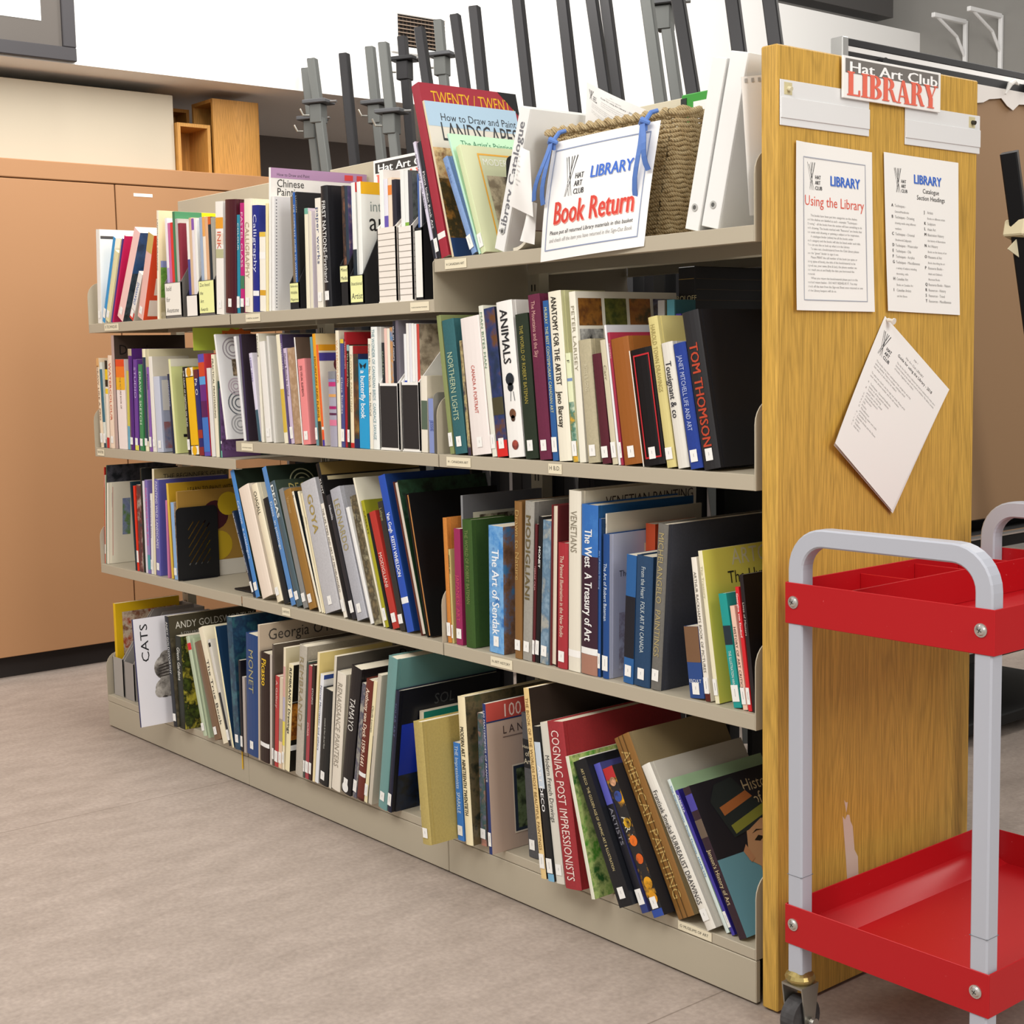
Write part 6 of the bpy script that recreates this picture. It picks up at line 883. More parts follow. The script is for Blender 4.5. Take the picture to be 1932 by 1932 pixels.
{'X': 0.8831, 'y': -0.022, 'z': 0.1056, 'a': -0.0516, 'w': 0.0309, 'h': 0.37, 'D': 0.3, 'L': 'tall blue green mottled book on the bottom shelf next to the cream edged navy book', 'g': 'books on the bottom shelf, far bay', 'c': '27405f', 'cov': '284860', 'cd': [('p', 0, 0, 1, 1, ('27506a', '1c3450', '2f5f68'))], 'spic': ('27506a', '1c3a52', '3a6a78')},
{'X': 0.9174, 'y': -0.022, 'z': 0.1058, 'a': 0.0135, 'w': 0.0121, 'h': 0.2558, 'D': 0.189, 'L': 'thin black and red paperback next to the tall blue green mottled book', 'g': 'books on the bottom shelf, middle bay', 'c': '1c1a20', 'b': 1},
{'X': 0.9327, 'y': -0.022, 'z': 0.106, 'a': 0.03, 'w': 0.0131, 'h': 0.2125, 'D': 0.157, 'L': 'thin beige booklet on the bottom shelf next to the thin black and red paperback', 'g': 'books on the bottom shelf, middle bay', 'c': 'b4aaa4', 'b': 0},
{'X': 0.9503, 'y': -0.022, 'z': 0.1094, 'a': 0.0581, 'w': 0.0652, 'h': 0.3364, 'D': 0.235, 'L': 'thick blue cloth book with faded gold title on the bottom shelf, middle bay', 'g': 'books on the bottom shelf, middle bay', 'k': 'h', 'c': '24457c', 't': 'MONET', 'tc': 'b0a878', 'ts': (0.12, 0.48)},
{'X': 1.0254, 'y': -0.03, 'z': 0.1062, 'a': 0.0677, 'w': 0.0086, 'h': 0.3723, 'D': 0.36, 'L': 'tall beige book with thin grey title on cover on the bottom shelf, middle bay', 'g': 'books on the bottom shelf, middle bay', 'c': 'c9b8a4', 'cov': 'c4b29c', 'cd': [('t', 0.07, 0.88, 0.085, "Georgia O'Keeffe", '4a4440')], 'b': 0},
{'X': 1.0367, 'y': -0.03, 'z': 0.1093, 'a': 0.0807, 'w': 0.046, 'h': 0.3, 'D': 0.225, 'L': 'dark brown book with yellow title and rust top on the bottom shelf, middle bay', 'g': 'books on the bottom shelf, middle bay', 'k': 'h', 'c': '2c1c18', 't': 'Picasso', 'tc': 'e8c030', 'ts': (0.05, 0.3), 'sp': [(0.14, 0.18, 'f0f0ee')], 'b': 0, 'bold': 1},
{'X': 1.0862, 'y': -0.03, 'z': 0.1064, 'a': 0.073, 'w': 0.0107, 'h': 0.3004, 'D': 0.223, 'L': 'thin grey paperback beside the brown book on the bottom shelf, middle bay', 'g': 'books on the bottom shelf, middle bay', 'c': 'c8beb4', 'b': 0},
{'X': 1.0982, 'y': -0.03, 'z': 0.1063, 'a': 0.073, 'w': 0.0095, 'h': 0.3302, 'D': 0.27, 'L': 'dark grey brown book next to the thin grey paperback beside the brown book', 'g': 'books on the bottom shelf, middle bay', 'c': '5a5048', 'cov': '5c5248', 'b': 1},
{'X': 1.1102, 'y': -0.03, 'z': 0.1072, 'a': 0.0926, 'w': 0.0177, 'h': 0.248, 'D': 0.185, 'L': 'thin red book with white lettering on the bottom shelf, middle bay', 'g': 'books on the bottom shelf, middle bay', 'c': 'b83c3c', 't': 'A Gallery', 'tc': 'e8c8c0', 'ts': (0.05, 0.5), 'b': 1},
{'X': 1.1303, 'y': -0.03, 'z': 0.1072, 'a': 0.0964, 'w': 0.0164, 'h': 0.2466, 'D': 0.12, 'L': 'beige paperback next to the red one on the bottom shelf, middle bay', 'g': 'books on the bottom shelf, middle bay', 'c': 'd8c8b0', 'sp': [(0, 0.3, 'e8c8a8'), (0.3, 0.55, 'a89888')]},
{'X': 1.1491, 'y': -0.03, 'z': 0.1066, 'a': 0.093, 'w': 0.0105, 'h': 0.3297, 'D': 0.26, 'L': 'cream book with pastel bands on the bottom shelf, middle bay', 'g': 'books on the bottom shelf, middle bay', 'c': 'ece0c4', 'cov': 'd9cfae', 'sp': [(0.6, 0.85, 'd8a8a0'), (0.4, 0.6, 'b8b0c8'), (0.2, 0.4, 'e8d858')], 'b': 1},
{'X': 1.1635, 'y': -0.03, 'z': 0.1087, 'a': 0.1415, 'w': 0.0218, 'h': 0.2913, 'D': 0.12, 'L': 'cream book of drawings with black and orange cover on the bottom shelf, middle bay', 'g': 'books on the bottom shelf, middle bay', 'c': 'efe4bc', 'cov': '17140f', 't': 'REMBRANDT Drawings', 'tc': '1c1a18', 'ts': (0.03, 0.65), 'cd': [('r', 0, 0.65, 1, 0.66, '8a8a84'), ('p', 0, 0.3, 1, 0.64, ('b86a14', '6a3408', 'd89030')), ('r', 0, 0.2, 1, 0.25, 'f0f0ee')], 'b': 0, 'bold': 1},
{'X': 1.2166, 'y': -0.03, 'z': 0.1101, 'a': 0.1293, 'w': 0.0348, 'h': 0.3488, 'D': 0.27, 'L': 'grey beige cloth book with engraved spine capitals on the bottom shelf, middle bay', 'g': 'books on the bottom shelf, middle bay', 'k': 'h', 'c': 'c4bcae', 'cov': 'b0a898', 't': 'REMBRANDT', 'tc': '9a8c6a', 'ts': (0.08, 0.64), 'b': 0, 'cl': 1},
{'X': 1.2534, 'y': -0.03, 'z': 0.1065, 'a': 0.1306, 'w': 0.0067, 'h': 0.3113, 'D': 0.231, 'L': 'thin green grey paperback on the bottom shelf, middle bay', 'g': 'books on the bottom shelf, middle bay', 'c': '46504a', 'b': 1},
{'X': 1.2625, 'y': -0.03, 'z': 0.1076, 'a': 0.1275, 'w': 0.0155, 'h': 0.3026, 'D': 0.225, 'L': 'dusty red paperback on the bottom shelf next to the thin green grey paperback', 'g': 'books on the bottom shelf, middle bay', 'c': 'a8444c', 't': 'DÜRER', 'tc': 'f0c8c0', 'ts': (0.5, 0.62), 'b': 1},
{'X': 1.2803, 'y': -0.03, 'z': 0.1071, 'a': 0.1246, 'w': 0.0121, 'h': 0.3066, 'D': 0.228, 'L': 'thin dark brown book on the bottom shelf next to the dusty red paperback', 'g': 'books on the bottom shelf, middle bay', 'c': '33201c', 't': 'ETCHING', 'tc': 'e8e0d8', 'ts': (0.2, 0.34), 'b': 1},
{'X': 1.298, 'y': -0.03, 'z': 0.1069, 'a': 0.1378, 'w': 0.0098, 'h': 0.3428, 'D': 0.22, 'L': 'pale yellow book with black top on the bottom shelf, middle bay', 'g': 'books on the bottom shelf, middle bay', 'c': 'eedcae', 'cov': 'e4d08a', 'b': 0},
{'X': 1.3097, 'y': -0.03, 'z': 0.1081, 'a': 0.1578, 'w': 0.0156, 'h': 0.2896, 'D': 0.12, 'L': 'white hardback with navy top next to the pale yellow book with black top', 'g': 'books on the bottom shelf, middle bay', 'c': 'e9ecf0', 'cov': 'eef0f2', 't': 'Norval Morrisseau and others', 'tc': '3a4068', 'ts': (0.1, 0.7), 'cd': [('r', 0, 0.96, 1, 1, '2c4a98'), ('t', 0.3, 0.82, 0.1, 'N', '2c4a98')], 'b': 0},
{'X': 1.3294, 'y': -0.03, 'z': 0.1118, 'a': 0.1502, 'w': 0.0414, 'h': 0.2534, 'D': 0.12, 'L': 'black book with portrait cover next to the white hardback with navy top', 'g': 'books on the bottom shelf, middle bay', 'k': 'h', 'c': '1c1e1e', 'cov': '191b1b', 't': 'Leonardo da Vinci, Life and Work', 'tc': 'c8c8c0', 'ts': (0.3, 0.62), 'cd': [('p', 0.1, 0.4, 0.95, 0.95, ('c87a48', '2c1c14', 'e8b890'))], 'b': 1},
{'X': 1.3749, 'y': -0.03, 'z': 0.1071, 'a': 0.1383, 'w': 0.0106, 'h': 0.3455, 'D': 0.3, 'L': 'grey book with dark lettering next to the black book with portrait cover', 'g': 'books on the bottom shelf, middle bay', 'c': 'd9d2c2', 'cov': '6a645c', 'cd': [('t', 0.62, 0.9, 0.08, 'Dutch', '1c1a18')], 'b': 0},
{'X': 1.3884, 'y': -0.03, 'z': 0.1114, 'a': 0.1506, 'w': 0.0385, 'h': 0.3054, 'D': 0.12, 'L': 'thick off white hardback on the bottom shelf next to the grey book with dark lettering', 'g': 'books on the bottom shelf, middle bay', 'k': 'h', 'c': 'e6decf', 'cov': 'd8d0bc', 't': 'RENAISSANCE PAINTERS', 'tc': '9a9284', 'ts': (0.08, 0.8), 'b': 0},
{'X': 1.4324, 'y': -0.03, 'z': 0.1144, 'a': 0.2037, 'w': 0.0434, 'h': 0.332, 'D': 0.24, 'L': 'thick black hardback with white circle at spine foot on the bottom shelf, middle bay', 'g': 'books on the bottom shelf, middle bay', 'k': 'h', 'c': '1e1a1c', 'cov': '1c181a', 't': 'TAMAYO', 'tc': 'e4e2dc', 'ts': (0.24, 0.5), 'b': 1, 'sc': [(0.05, 'f0f0ee')]},
{'X': 1.4827, 'y': -0.03, 'z': 0.1087, 'a': 0.1976, 'w': 0.0159, 'h': 0.2989, 'D': 0.223, 'L': 'paperback with grey portrait spine on the bottom shelf, middle bay', 'g': 'books on the bottom shelf, middle bay', 'c': '6a6a78', 'b': 1, 'spic': ('8a8a80', '4a4a60', 'a8a498')},
{'X': 1.5024, 'y': -0.03, 'z': 0.111, 'a': 0.1918, 'w': 0.0284, 'h': 0.3109, 'D': 0.234, 'L': 'rust brown book with cream title on the bottom shelf, middle bay', 'g': 'books on the bottom shelf, middle bay', 'k': 'h', 'c': '6a2a20', 't': 'Anthony van Dyck 1599-1641', 'tc': 'ecd8c4', 'ts': (0.07, 0.72), 'sp': [(0.2, 0.235, 'f0f0ee'), (0, 0.02, '4a1c14')], 'b': 0, 'bold': 1},
{'X': 1.5329, 'y': -0.03, 'z': 0.1082, 'a': 0.1892, 'w': 0.0137, 'h': 0.3128, 'D': 0.2, 'L': 'pale cream book with dark picture on the bottom shelf, middle bay', 'g': 'books on the bottom shelf, middle bay', 'c': 'eee2b8', 'cov': 'e8deb4', 't': 'Claude Lorrain', 'tc': '4a463c', 'ts': (0.2, 0.42), 'cd': [('p', 0, 0, 1, 0.56, ('2a2214', '14100a', '4a3a1c'))], 'b': 1},
{'X': 1.5507, 'y': -0.03, 'z': 0.1082, 'a': 0.181, 'w': 0.0146, 'h': 0.3311, 'D': 0.2, 'L': 'grey white hardback peeking behind next to the pale cream book with dark picture', 'g': 'books on the bottom shelf, middle bay', 'c': 'c8c0b0', 'b': 0},
{'X': 1.5943, 'y': -0.03, 'z': 0.1115, 'a': 0.1669, 'w': 0.0358, 'h': 0.3792, 'D': 0.3, 'L': 'tall teal hardback on the bottom shelf next to the grey white hardback peeking behind', 'g': 'books on the bottom shelf, middle bay', 'k': 'h', 'c': '6f9a98', 'cov': '5f8886', 'b': 1},
{'X': 1.6331, 'y': -0.03, 'z': 0.108, 'a': 0.1611, 'w': 0.0149, 'h': 0.3038, 'D': 0.3, 'L': 'large navy book with blue picture on the bottom shelf, middle bay', 'g': 'books on the bottom shelf, middle bay', 'k': 'h', 'c': '1c2038', 'cov': '10121c', 't': 'SOLAR ART', 'tc': '5a6488', 'ts': (0.1, 0.5), 'cd': [('t', 0.34, 0.84, 0.09, 'SOL', '4a4c50'), ('r', 0.04, 0.25, 0.4, 0.72, '1230a8'), ('p', 0.04, 0.0, 0.4, 0.3, ('14161a', '10203a', '0c0e10'))], 'b': 1},
{'X': 1.6789, 'y': 0.03, 'z': 0.1063, 'a': 0.0403, 'w': 0.0167, 'h': 0.2423, 'D': 0.22, 'L': 'green book lettered in white behind the straw book on the bottom shelf, middle bay', 'g': 'books on the bottom shelf, middle bay', 'c': 'e6dcc0', 'cov': '1f8a78', 'cd': [('t', 0.5, 0.92, 0.06, 'RICHARD', 'dce8e0'), ('t', 0.2, 0.84, 0.08, 'Minimal', 'dce8e0')], 'b': 0},
{'X': 1.8714, 'y': -0.1009, 'z': 0.1056, 'a': -0.0896, 'w': 0.0324, 'h': 0.2722, 'D': 0.26, 'L': 'thick straw coloured cloth book on the bottom shelf, near bay', 'g': 'books on the bottom shelf, near bay', 'k': 'h', 'c': 'c0ac68', 'cov': 'b8a460', 'b': 1, 'cl': 1},
{'X': 1.9053, 'y': -0.0298, 'z': 0.1056, 'a': -0.0414, 'w': 0.023, 'h': 0.2202, 'D': 0.163, 'L': 'slim blue book lettered Impressionists next to the thick straw coloured cloth book', 'g': 'books on the bottom shelf, near bay', 'c': '3f80d0', 't': 'THE Impressionists  SPARKLE', 'tc': 'dcecf8', 'ts': (0.03, 0.72), 'b': 1},
{'X': 1.9397, 'y': -0.0333, 'z': 0.1056, 'a': -0.0559, 'w': 0.0256, 'h': 0.329, 'D': 0.27, 'L': 'cream book lettered MODERN ART next to the slim blue book lettered Impressionists', 'g': 'books on the bottom shelf, near bay', 'k': 'h', 'c': 'efe2bc', 'cov': '4a4c34', 't': 'MODERN ART  NINETEENTH TWENTIETH', 'tc': '23201c', 'ts': (0.2, 0.8), 'cd': [('p', 0, 0, 1, 1, ('4a4c34', '6a5c40', '2c3024'))], 'b': 0, 'bold': 1},
{'X': 1.9666, 'y': -0.0134, 'z': 0.1056, 'a': -0.0084, 'w': 0.0203, 'h': 0.2963, 'D': 0.219, 'L': 'book with busy painted spine next to the cream book lettered MODERN ART', 'g': 'books on the bottom shelf, near bay', 'c': '6a5a58', 'b': 1, 'spic': ('7a7088', '3a5a58', 'b07a68')},
{'X': 2.0255, 'y': -0.0371, 'z': 0.1056, 'a': -0.0398, 'w': 0.0104, 'h': 0.3285, 'D': 0.27, 'L': 'tall landscape masterpieces book on the bottom shelf next to the book with busy painted spine', 'g': 'books on the bottom shelf, near bay', 'c': '23346c', 'cov': 'c0aa9c', 't': '100 MASTERPIECES OF FRANCE', 'tc': 'e0e0e8', 'ts': (0.04, 0.6), 'cd': [('r', 0, 0.88, 1, 1, 'c05048'), ('r', 0, 0.87, 1, 0.88, '2a3a68'), ('t', 0.16, 0.89, 0.09, '100 M', 'f0d8d0'), ('t', 0.16, 0.78, 0.055, 'L A N D', '4a3c3c'), ('r', 0.16, 0.755, 0.8, 0.76, '6a5a58'), ('t', 0.42, 0.63, 0.12, 'FRANCE', '33282c'), ('r', 0.24, 0.1, 1, 0.56, 'dcd0c0'), ('r', 0.25, 0.11, 1, 0.55, '2a3444'), ('p', 0.28, 0.13, 1, 0.53, ('3a4a28', '6a7a58', '20281c')), ('t', 0.5, 0.04, 0.035, 'PAINT', '4a3c3c')], 'b': 1},
{'X': 2.0929, 'y': 0.018, 'z': 0.1056, 'a': -0.0546, 'w': 0.0335, 'h': 0.3122, 'D': 0.231, 'L': 'grey cloth book with black title block on the bottom shelf, near bay', 'g': 'books on the bottom shelf, near bay', 'k': 'h', 'c': '57575a', 't': 'History of Art', 'tc': 'c8c0a8', 'ts': (0.2, 0.36), 'sp': [(0.62, 0.82, '1c1c1e')], 'b': 1, 'cl': 1, 'hz': 1},
{'X': 2.2109, 'y': -0.0497, 'z': 0.1056, 'a': -0.1164, 'w': 0.0165, 'h': 0.3924, 'D': 0.3, 'L': 'tall tan book lettered paintings on the bottom shelf, near bay', 'g': 'books on the bottom shelf, near bay', 'c': 'e6c88c', 'cov': '2a201a', 't': 'THE BOOK OF THE WORLDS MOST BEAUTIFUL PAINTINGS', 'tc': '7a5c30', 'ts': (0.05, 0.85), 'b': 1},
{'X': 2.233, 'y': -0.0494, 'z': 0.1056, 'a': -0.1295, 'w': 0.0186, 'h': 0.3177, 'D': 0.235, 'L': 'black and blue book lettered ART DECO on the bottom shelf, near bay', 'g': 'books on the bottom shelf, near bay', 'c': '1a1a1c', 't': 'ART DECO', 'tc': 'f0f0f0', 'ts': (0.25, 0.55), 'sp': [(0, 0.05, '7ab0d0'), (0.6, 0.9, 'c8d4e0')], 'b': 1, 'bold': 1},
{'X': 2.2531, 'y': -0.0451, 'z': 0.1056, 'a': -0.1295, 'w': 0.0248, 'h': 0.3281, 'D': 0.235, 'L': 'grey white book lettered Modern French Drawings on the bottom shelf, near bay', 'g': 'books on the bottom shelf, near bay', 'c': 'dcd8cc', 't': 'Modern French Drawings', 'tc': '4a4a48', 'ts': (0.2, 0.62), 'b': 1},
{'X': 2.2845, 'y': -0.0479, 'z': 0.1056, 'a': -0.1448, 'w': 0.0482, 'h': 0.3372, 'D': 0.33, 'L': 'large red hardback lettered in white capitals on the bottom shelf, near bay', 'g': 'books on the bottom shelf, near bay', 'k': 'h', 'c': 'a8343a', 'cov': '962428', 't': 'COGNIAC POST IMPRESSIONISTS', 'tc': 'f0dcd4', 'ts': (0.05, 0.95), 'b': 0, 'cl': 1},
{'X': 2.3656, 'y': -0.0526, 'z': 0.1056, 'a': -0.2542, 'w': 0.0102, 'h': 0.2822, 'D': 0.25, 'L': 'floppy booklet with green leaf painting on the bottom shelf, near bay', 'g': 'books on the bottom shelf, near bay', 'c': 'e4e2d0', 'cov': '6a9a3c', 'cd': [('p', 0, 0, 1, 1, ('4a8a2c', 'a8b870', '2c5a28')), ('p', 0.1, 0.6, 0.5, 0.8, ('d88a20', 'e8a838', '6a8a3c')), ('r', 0.35, 0.34, 0.8, 0.48, 'c8c8c8'), ('r', 0.1, 0.9, 0.5, 0.97, 'ececec')], 'b': 0},
{'X': 2.4365, 'y': -0.0447, 'z': 0.1056, 'a': -0.4513, 'w': 0.0399, 'h': 0.292, 'D': 0.216, 'L': 'black book lettered Art Deco in gold on the bottom shelf, near bay', 'g': 'books on the bottom shelf, near bay', 'c': '14161c', 'cov': '14161c', 't': 'ART DECO  THE GOLDEN AGE OF GRAPHIC ART & ILLUSTRATION', 'tc': 'd0c08c', 'ts': (0.06, 0.76), 'b': 1},
{'X': 2.485, 'y': -0.0312, 'z': 0.1056, 'a': -0.4598, 'w': 0.019, 'h': 0.2953, 'D': 0.218, 'L': 'black and violet book next to the black book lettered Art Deco in gold', 'g': 'books on the bottom shelf, near bay', 'c': '3a3c70', 't': 'ARTISTS', 'tc': '8a8a94', 'ts': (0.3, 0.7), 'sp': [(0.72, 1, '5a5cb8'), (0, 0.1, '2c3c78'), (0.1, 0.72, '1c1c24')], 'b': 1},
{'X': 2.5159, 'y': -0.0307, 'z': 0.1056, 'a': -0.4855, 'w': 0.0299, 'h': 0.2942, 'D': 0.218, 'L': 'black book with yellow and orange flower spine on the bottom shelf, near bay', 'g': 'books on the bottom shelf, near bay', 'c': '1c1c20', 't': 'A R T', 'tc': 'd8d4c0', 'ts': (0.33, 0.5), 'sp': [(0, 0.05, '2c4ca0'), (0.92, 1, 'b82c30')], 'b': 1, 'spic': ('1c1c20', '1a1a1e', 'e0a018'), 'fl': 1},
{'X': 2.5533, 'y': -0.0025, 'z': 0.1056, 'a': -0.4924, 'w': 0.0457, 'h': 0.3595, 'D': 0.26, 'L': 'thick brown leather book lettered in gold on the bottom shelf, near bay', 'g': 'books on the bottom shelf, near bay', 'k': 'h', 'c': '8a6230', 'cov': '8a7a5a', 't': 'AMERICAN PAINTING', 'tc': 'c0a060', 'ts': (0.08, 0.9), 'b': 0, 'rib': 1},
{'X': 2.6256, 'y': -0.0018, 'z': 0.1056, 'a': -0.5447, 'w': 0.0248, 'h': 0.3239, 'D': 0.26, 'L': 'thick white book lettered SURREALIST DRAWINGS on the bottom shelf, near bay', 'g': 'books on the bottom shelf, near bay', 'k': 'h', 'c': 'e6e2d8', 'cov': 'c4bfb4', 't': 'Frantisek Smejkal SURREALIST DRAWINGS', 'tc': '26262a', 'ts': (0.16, 0.85), 'b': 1},
{'X': 2.6566, 'y': 0.0155, 'z': 0.1056, 'a': -0.5222, 'w': 0.0088, 'h': 0.2971, 'D': 0.26, 'L': 'pale mint book lettered The Impressionists on the bottom shelf, near bay', 'g': 'books on the bottom shelf, near bay', 'c': 'dce8e4', 'cov': 'a8c8a0', 't': 'The Impressionists  Denis Thomas  HAMLYN', 'tc': '2c78b0', 'ts': (0.04, 0.96), 'cd': [('t', 0.1, 0.84, 0.08, 'The', '2c4c88')], 'b': 0},
{'X': 2.6708, 'y': 0.0151, 'z': 0.1056, 'a': -0.5304, 'w': 0.0079, 'h': 0.2797, 'D': 0.24, 'L': 'violet blue book lettered ALBERTA next to the pale mint book lettered The Impressionists', 'g': 'books on the bottom shelf, near bay', 'c': '443a9c', 'cov': '2c2478', 't': 'ALBERTA', 'tc': 'e4e4f4', 'ts': (0.03, 0.24), 'b': 1, 'bold': 1},
{'X': 2.6932, 'y': 0.0104, 'z': 0.1056, 'a': -0.5075, 'w': 0.0189, 'h': 0.2882, 'D': 0.26, 'L': 'maroon art history book with crowned head cover on the bottom shelf, near bay', 'g': 'books on the bottom shelf, near bay', 'c': '33202a', 'cov': '26242a', 't': "Janson's History of Art", 'tc': 'd8c89c', 'ts': (0.42, 0.78), 'sp': [(0.84, 0.95, '4a44a0'), (0.66, 0.78, '6a5a4c')], 'cd': [('r', 0, 0, 0.62, 0.5, '6a9aa8'), ('t', 0.5, 0.86, 0.085, 'History', 'c8b48c'), ('t', 0.56, 0.76, 0.085, 'of Art', 'c8b48c'), ('bust', 0, 0, 0.68, 0.95)], 'b': 0},
{'X': 0.8421, 'y': 0.012, 'z': 0.9586, 'a': -0.1582, 'w': 0.0088, 'h': 0.2904, 'D': 0.2, 'L': 'white colouring book with pattern drawings on the second shelf, far bay', 'g': 'books on the second shelf, far bay', 'c': 'efeeec', 'cov': 'efeff0', 'cd': [('ring', 0.24, 0.86, 0.16, 'a8a0a8'), ('ring', 0.24, 0.34, 0.17, '6a7078'), ('ring', 0.22, 0.5, 0.12, 'c8b8c4'), ('p', 0.2, 0.6, 0.44, 0.76, ('c8b090', '4a3a28', 'e0d0b8')), ('ring', 0.22, 0.14, 0.14, 'b0b0b4')], 'b': 0},
{'X': 0.9404, 'y': 0.012, 'z': 0.9586, 'a': -0.1218, 'w': 0.0127, 'h': 0.2809, 'D': 0.12, 'L': 'white book with brown strip next to the white colouring book with pattern drawings', 'g': 'books on the second shelf, middle bay', 'c': 'e9e9ea', 'cov': 'e6e6e8', 'cd': [('r', 0.12, 0.12, 0.5, 0.9, '5a3c22')], 'b': 0},
{'X': 0.9554, 'y': 0.012, 'z': 0.9586, 'a': -0.069, 'w': 0.0117, 'h': 0.2846, 'D': 0.12, 'L': 'dark purple book behind on the second shelf next to the white book with brown strip', 'g': 'books on the second shelf, middle bay', 'c': '3a3050', 'cov': '352a34', 'b': 0},
{'X': 1.0195, 'y': 0.012, 'z': 0.9586, 'a': -0.1444, 'w': 0.0143, 'h': 0.2353, 'D': 0.174, 'L': 'white book lettered 1000 on the second shelf next to the dark purple book behind', 'g': 'books on the second shelf, middle bay', 'c': 'dcd6ea', 'cov': 'e6e2ee', 't': '1000 ideas', 'tc': '5a50a0', 'ts': (0.04, 0.5), 'sp': [(0, 0.36, '3a5a6a')], 'b': 0},
{'X': 1.0361, 'y': 0.012, 'z': 0.9586, 'a': -0.0304, 'w': 0.0113, 'h': 0.2843, 'D': 0.21, 'L': 'cream book lettered PRACTICE on the second shelf next to the white book lettered 1000', 'g': 'books on the second shelf, middle bay', 'c': 'ece8d8', 't': 'PRACTICE', 'tc': '26241f', 'ts': (0.02, 0.3), 'b': 0},
{'X': 1.059, 'y': 0.012, 'z': 0.9586, 'a': -0.0695, 'w': 0.0284, 'h': 0.2631, 'D': 0.12, 'L': 'white paperback with blue edge on the second shelf next to the cream book lettered PRACTICE', 'g': 'books on the second shelf, middle bay', 'c': 'efece6', 'cov': 'f1efe9', 'cd': [('r', 0.22, 0, 0.45, 0.86, '2b2f92'), ('t', 0.06, 0.06, 0.03, 'NEWS', '5a5a64')], 'b': 1},
{'X': 1.0975, 'y': 0.012, 'z': 0.9586, 'a': -0.0633, 'w': 0.01, 'h': 0.2772, 'D': 0.205, 'L': 'grey white paperback on the second shelf next to the white paperback with blue edge', 'g': 'books on the second shelf, middle bay', 'c': 'dcdad4', 'b': 0},
{'X': 1.1522, 'y': 0.012, 'z': 0.9586, 'a': -0.0858, 'w': 0.0176, 'h': 0.2795, 'D': 0.207, 'L': 'white and yellow paperback on the second shelf next to the grey white paperback', 'g': 'books on the second shelf, middle bay', 'c': 'f1ead0', 'sp': [(0.1, 0.5, 'd8b848')], 'b': 0},
{'X': 1.1727, 'y': 0.012, 'z': 0.9586, 'a': -0.0915, 'w': 0.0097, 'h': 0.2798, 'D': 0.12, 'L': 'thin purple paperback on the second shelf next to the white and yellow paperback', 'g': 'books on the second shelf, middle bay', 'c': '5a4a78', 'cov': '3f3550', 't': 'MASTERCLASS', 'tc': 'e0dcec', 'b': 0},
{'X': 1.1854, 'y': 0.012, 'z': 0.9586, 'a': -0.0981, 'w': 0.0154, 'h': 0.244, 'D': 0.181, 'L': 'lavender book lettered Making Books by Hand on the second shelf, middle bay', 'g': 'books on the second shelf, middle bay', 'c': 'cdbcd4', 't': 'Making Books by Hand', 'tc': '3c3048', 'ts': (0.05, 0.5)},
{'X': 1.2028, 'y': 0.012, 'z': 0.9586, 'a': -0.0845, 'w': 0.0333, 'h': 0.2437, 'D': 0.18, 'L': 'tan wood grain book next to the lavender book lettered Making Books by Hand', 'g': 'books on the second shelf, middle bay', 'c': 'b89a80', 'b': 0, 'spic': ('b89a80', 'a88868', 'c8ac90')},
{'X': 1.2382, 'y': 0.012, 'z': 0.9586, 'a': -0.0824, 'w': 0.0056, 'h': 0.2709, 'D': 0.12, 'L': 'thin white paperback before pink book on the second shelf, middle bay', 'g': 'books on the second shelf, middle bay', 'c': 'eceae6', 'cov': '6a5648', 'b': 0},
{'X': 1.2451, 'y': 0.012, 'z': 0.9586, 'a': -0.0727, 'w': 0.0325, 'h': 0.2154, 'D': 0.12, 'L': 'pink paperback lettered Visual Elements next to the thin white paperback before pink book', 'g': 'books on the second shelf, middle bay', 'c': 'ee8f90', 'cov': 'ef9494', 't': '[SS] VISUAL ELEMENTS', 'tc': '3a2a2e', 'ts': (0.08, 0.44), 'cd': [('p', 0.3, 0.12, 0.95, 0.28, ('5a1c24', 'ef9494', '7a2a30'))], 'b': 1},
{'X': 1.3055, 'y': 0.012, 'z': 0.9586, 'a': -0.053, 'w': 0.011, 'h': 0.2695, 'D': 0.199, 'L': 'teal grey paperback on the second shelf next to the pink paperback lettered Visual Elements', 'g': 'books on the second shelf, middle bay', 'c': '6a9aa4', 'b': 1},
{'X': 1.3193, 'y': 0.012, 'z': 0.9586, 'a': -0.0584, 'w': 0.0137, 'h': 0.2768, 'D': 0.12, 'L': 'orange yellow paperback on the second shelf next to the teal grey paperback', 'g': 'books on the second shelf, middle bay', 'c': 'e8a424', 'cov': 'e9d2a0', 't': 'MOUNTAIN AND PLAINS', 'tc': '4a3818', 'ts': (0.2, 0.75), 'sp': [(0, 0.22, '4a3c28')], 'cd': [('r', 0.55, 0, 0.9, 1, '2a241e')], 'b': 0},
{'X': 1.3357, 'y': 0.012, 'z': 0.9586, 'a': -0.0641, 'w': 0.0091, 'h': 0.2498, 'D': 0.12, 'L': 'orange paperback with coloured circles on the second shelf next to the orange yellow paperback', 'g': 'books on the second shelf, middle bay', 'c': 'e8682c', 'cov': 'ece4d8', 'sp': [(0, 0.06, '4438a0'), (0.06, 0.14, 'e8542c'), (0.16, 0.19, 'f0ece6')], 'cd': [('r', 0, 0.94, 1, 1, 'e8a020'), ('r', 0, 0.84, 1, 0.92, '4a3f94'), ('c', 0.5, 0.8, 0.16, '6a2a34'), ('c', 0.5, 0.66, 0.16, '2c6a4c'), ('c', 0.5, 0.52, 0.16, '30386e'), ('r', 0.6, 0.7, 0.8, 0.86, '1e3a58')], 'b': 0},
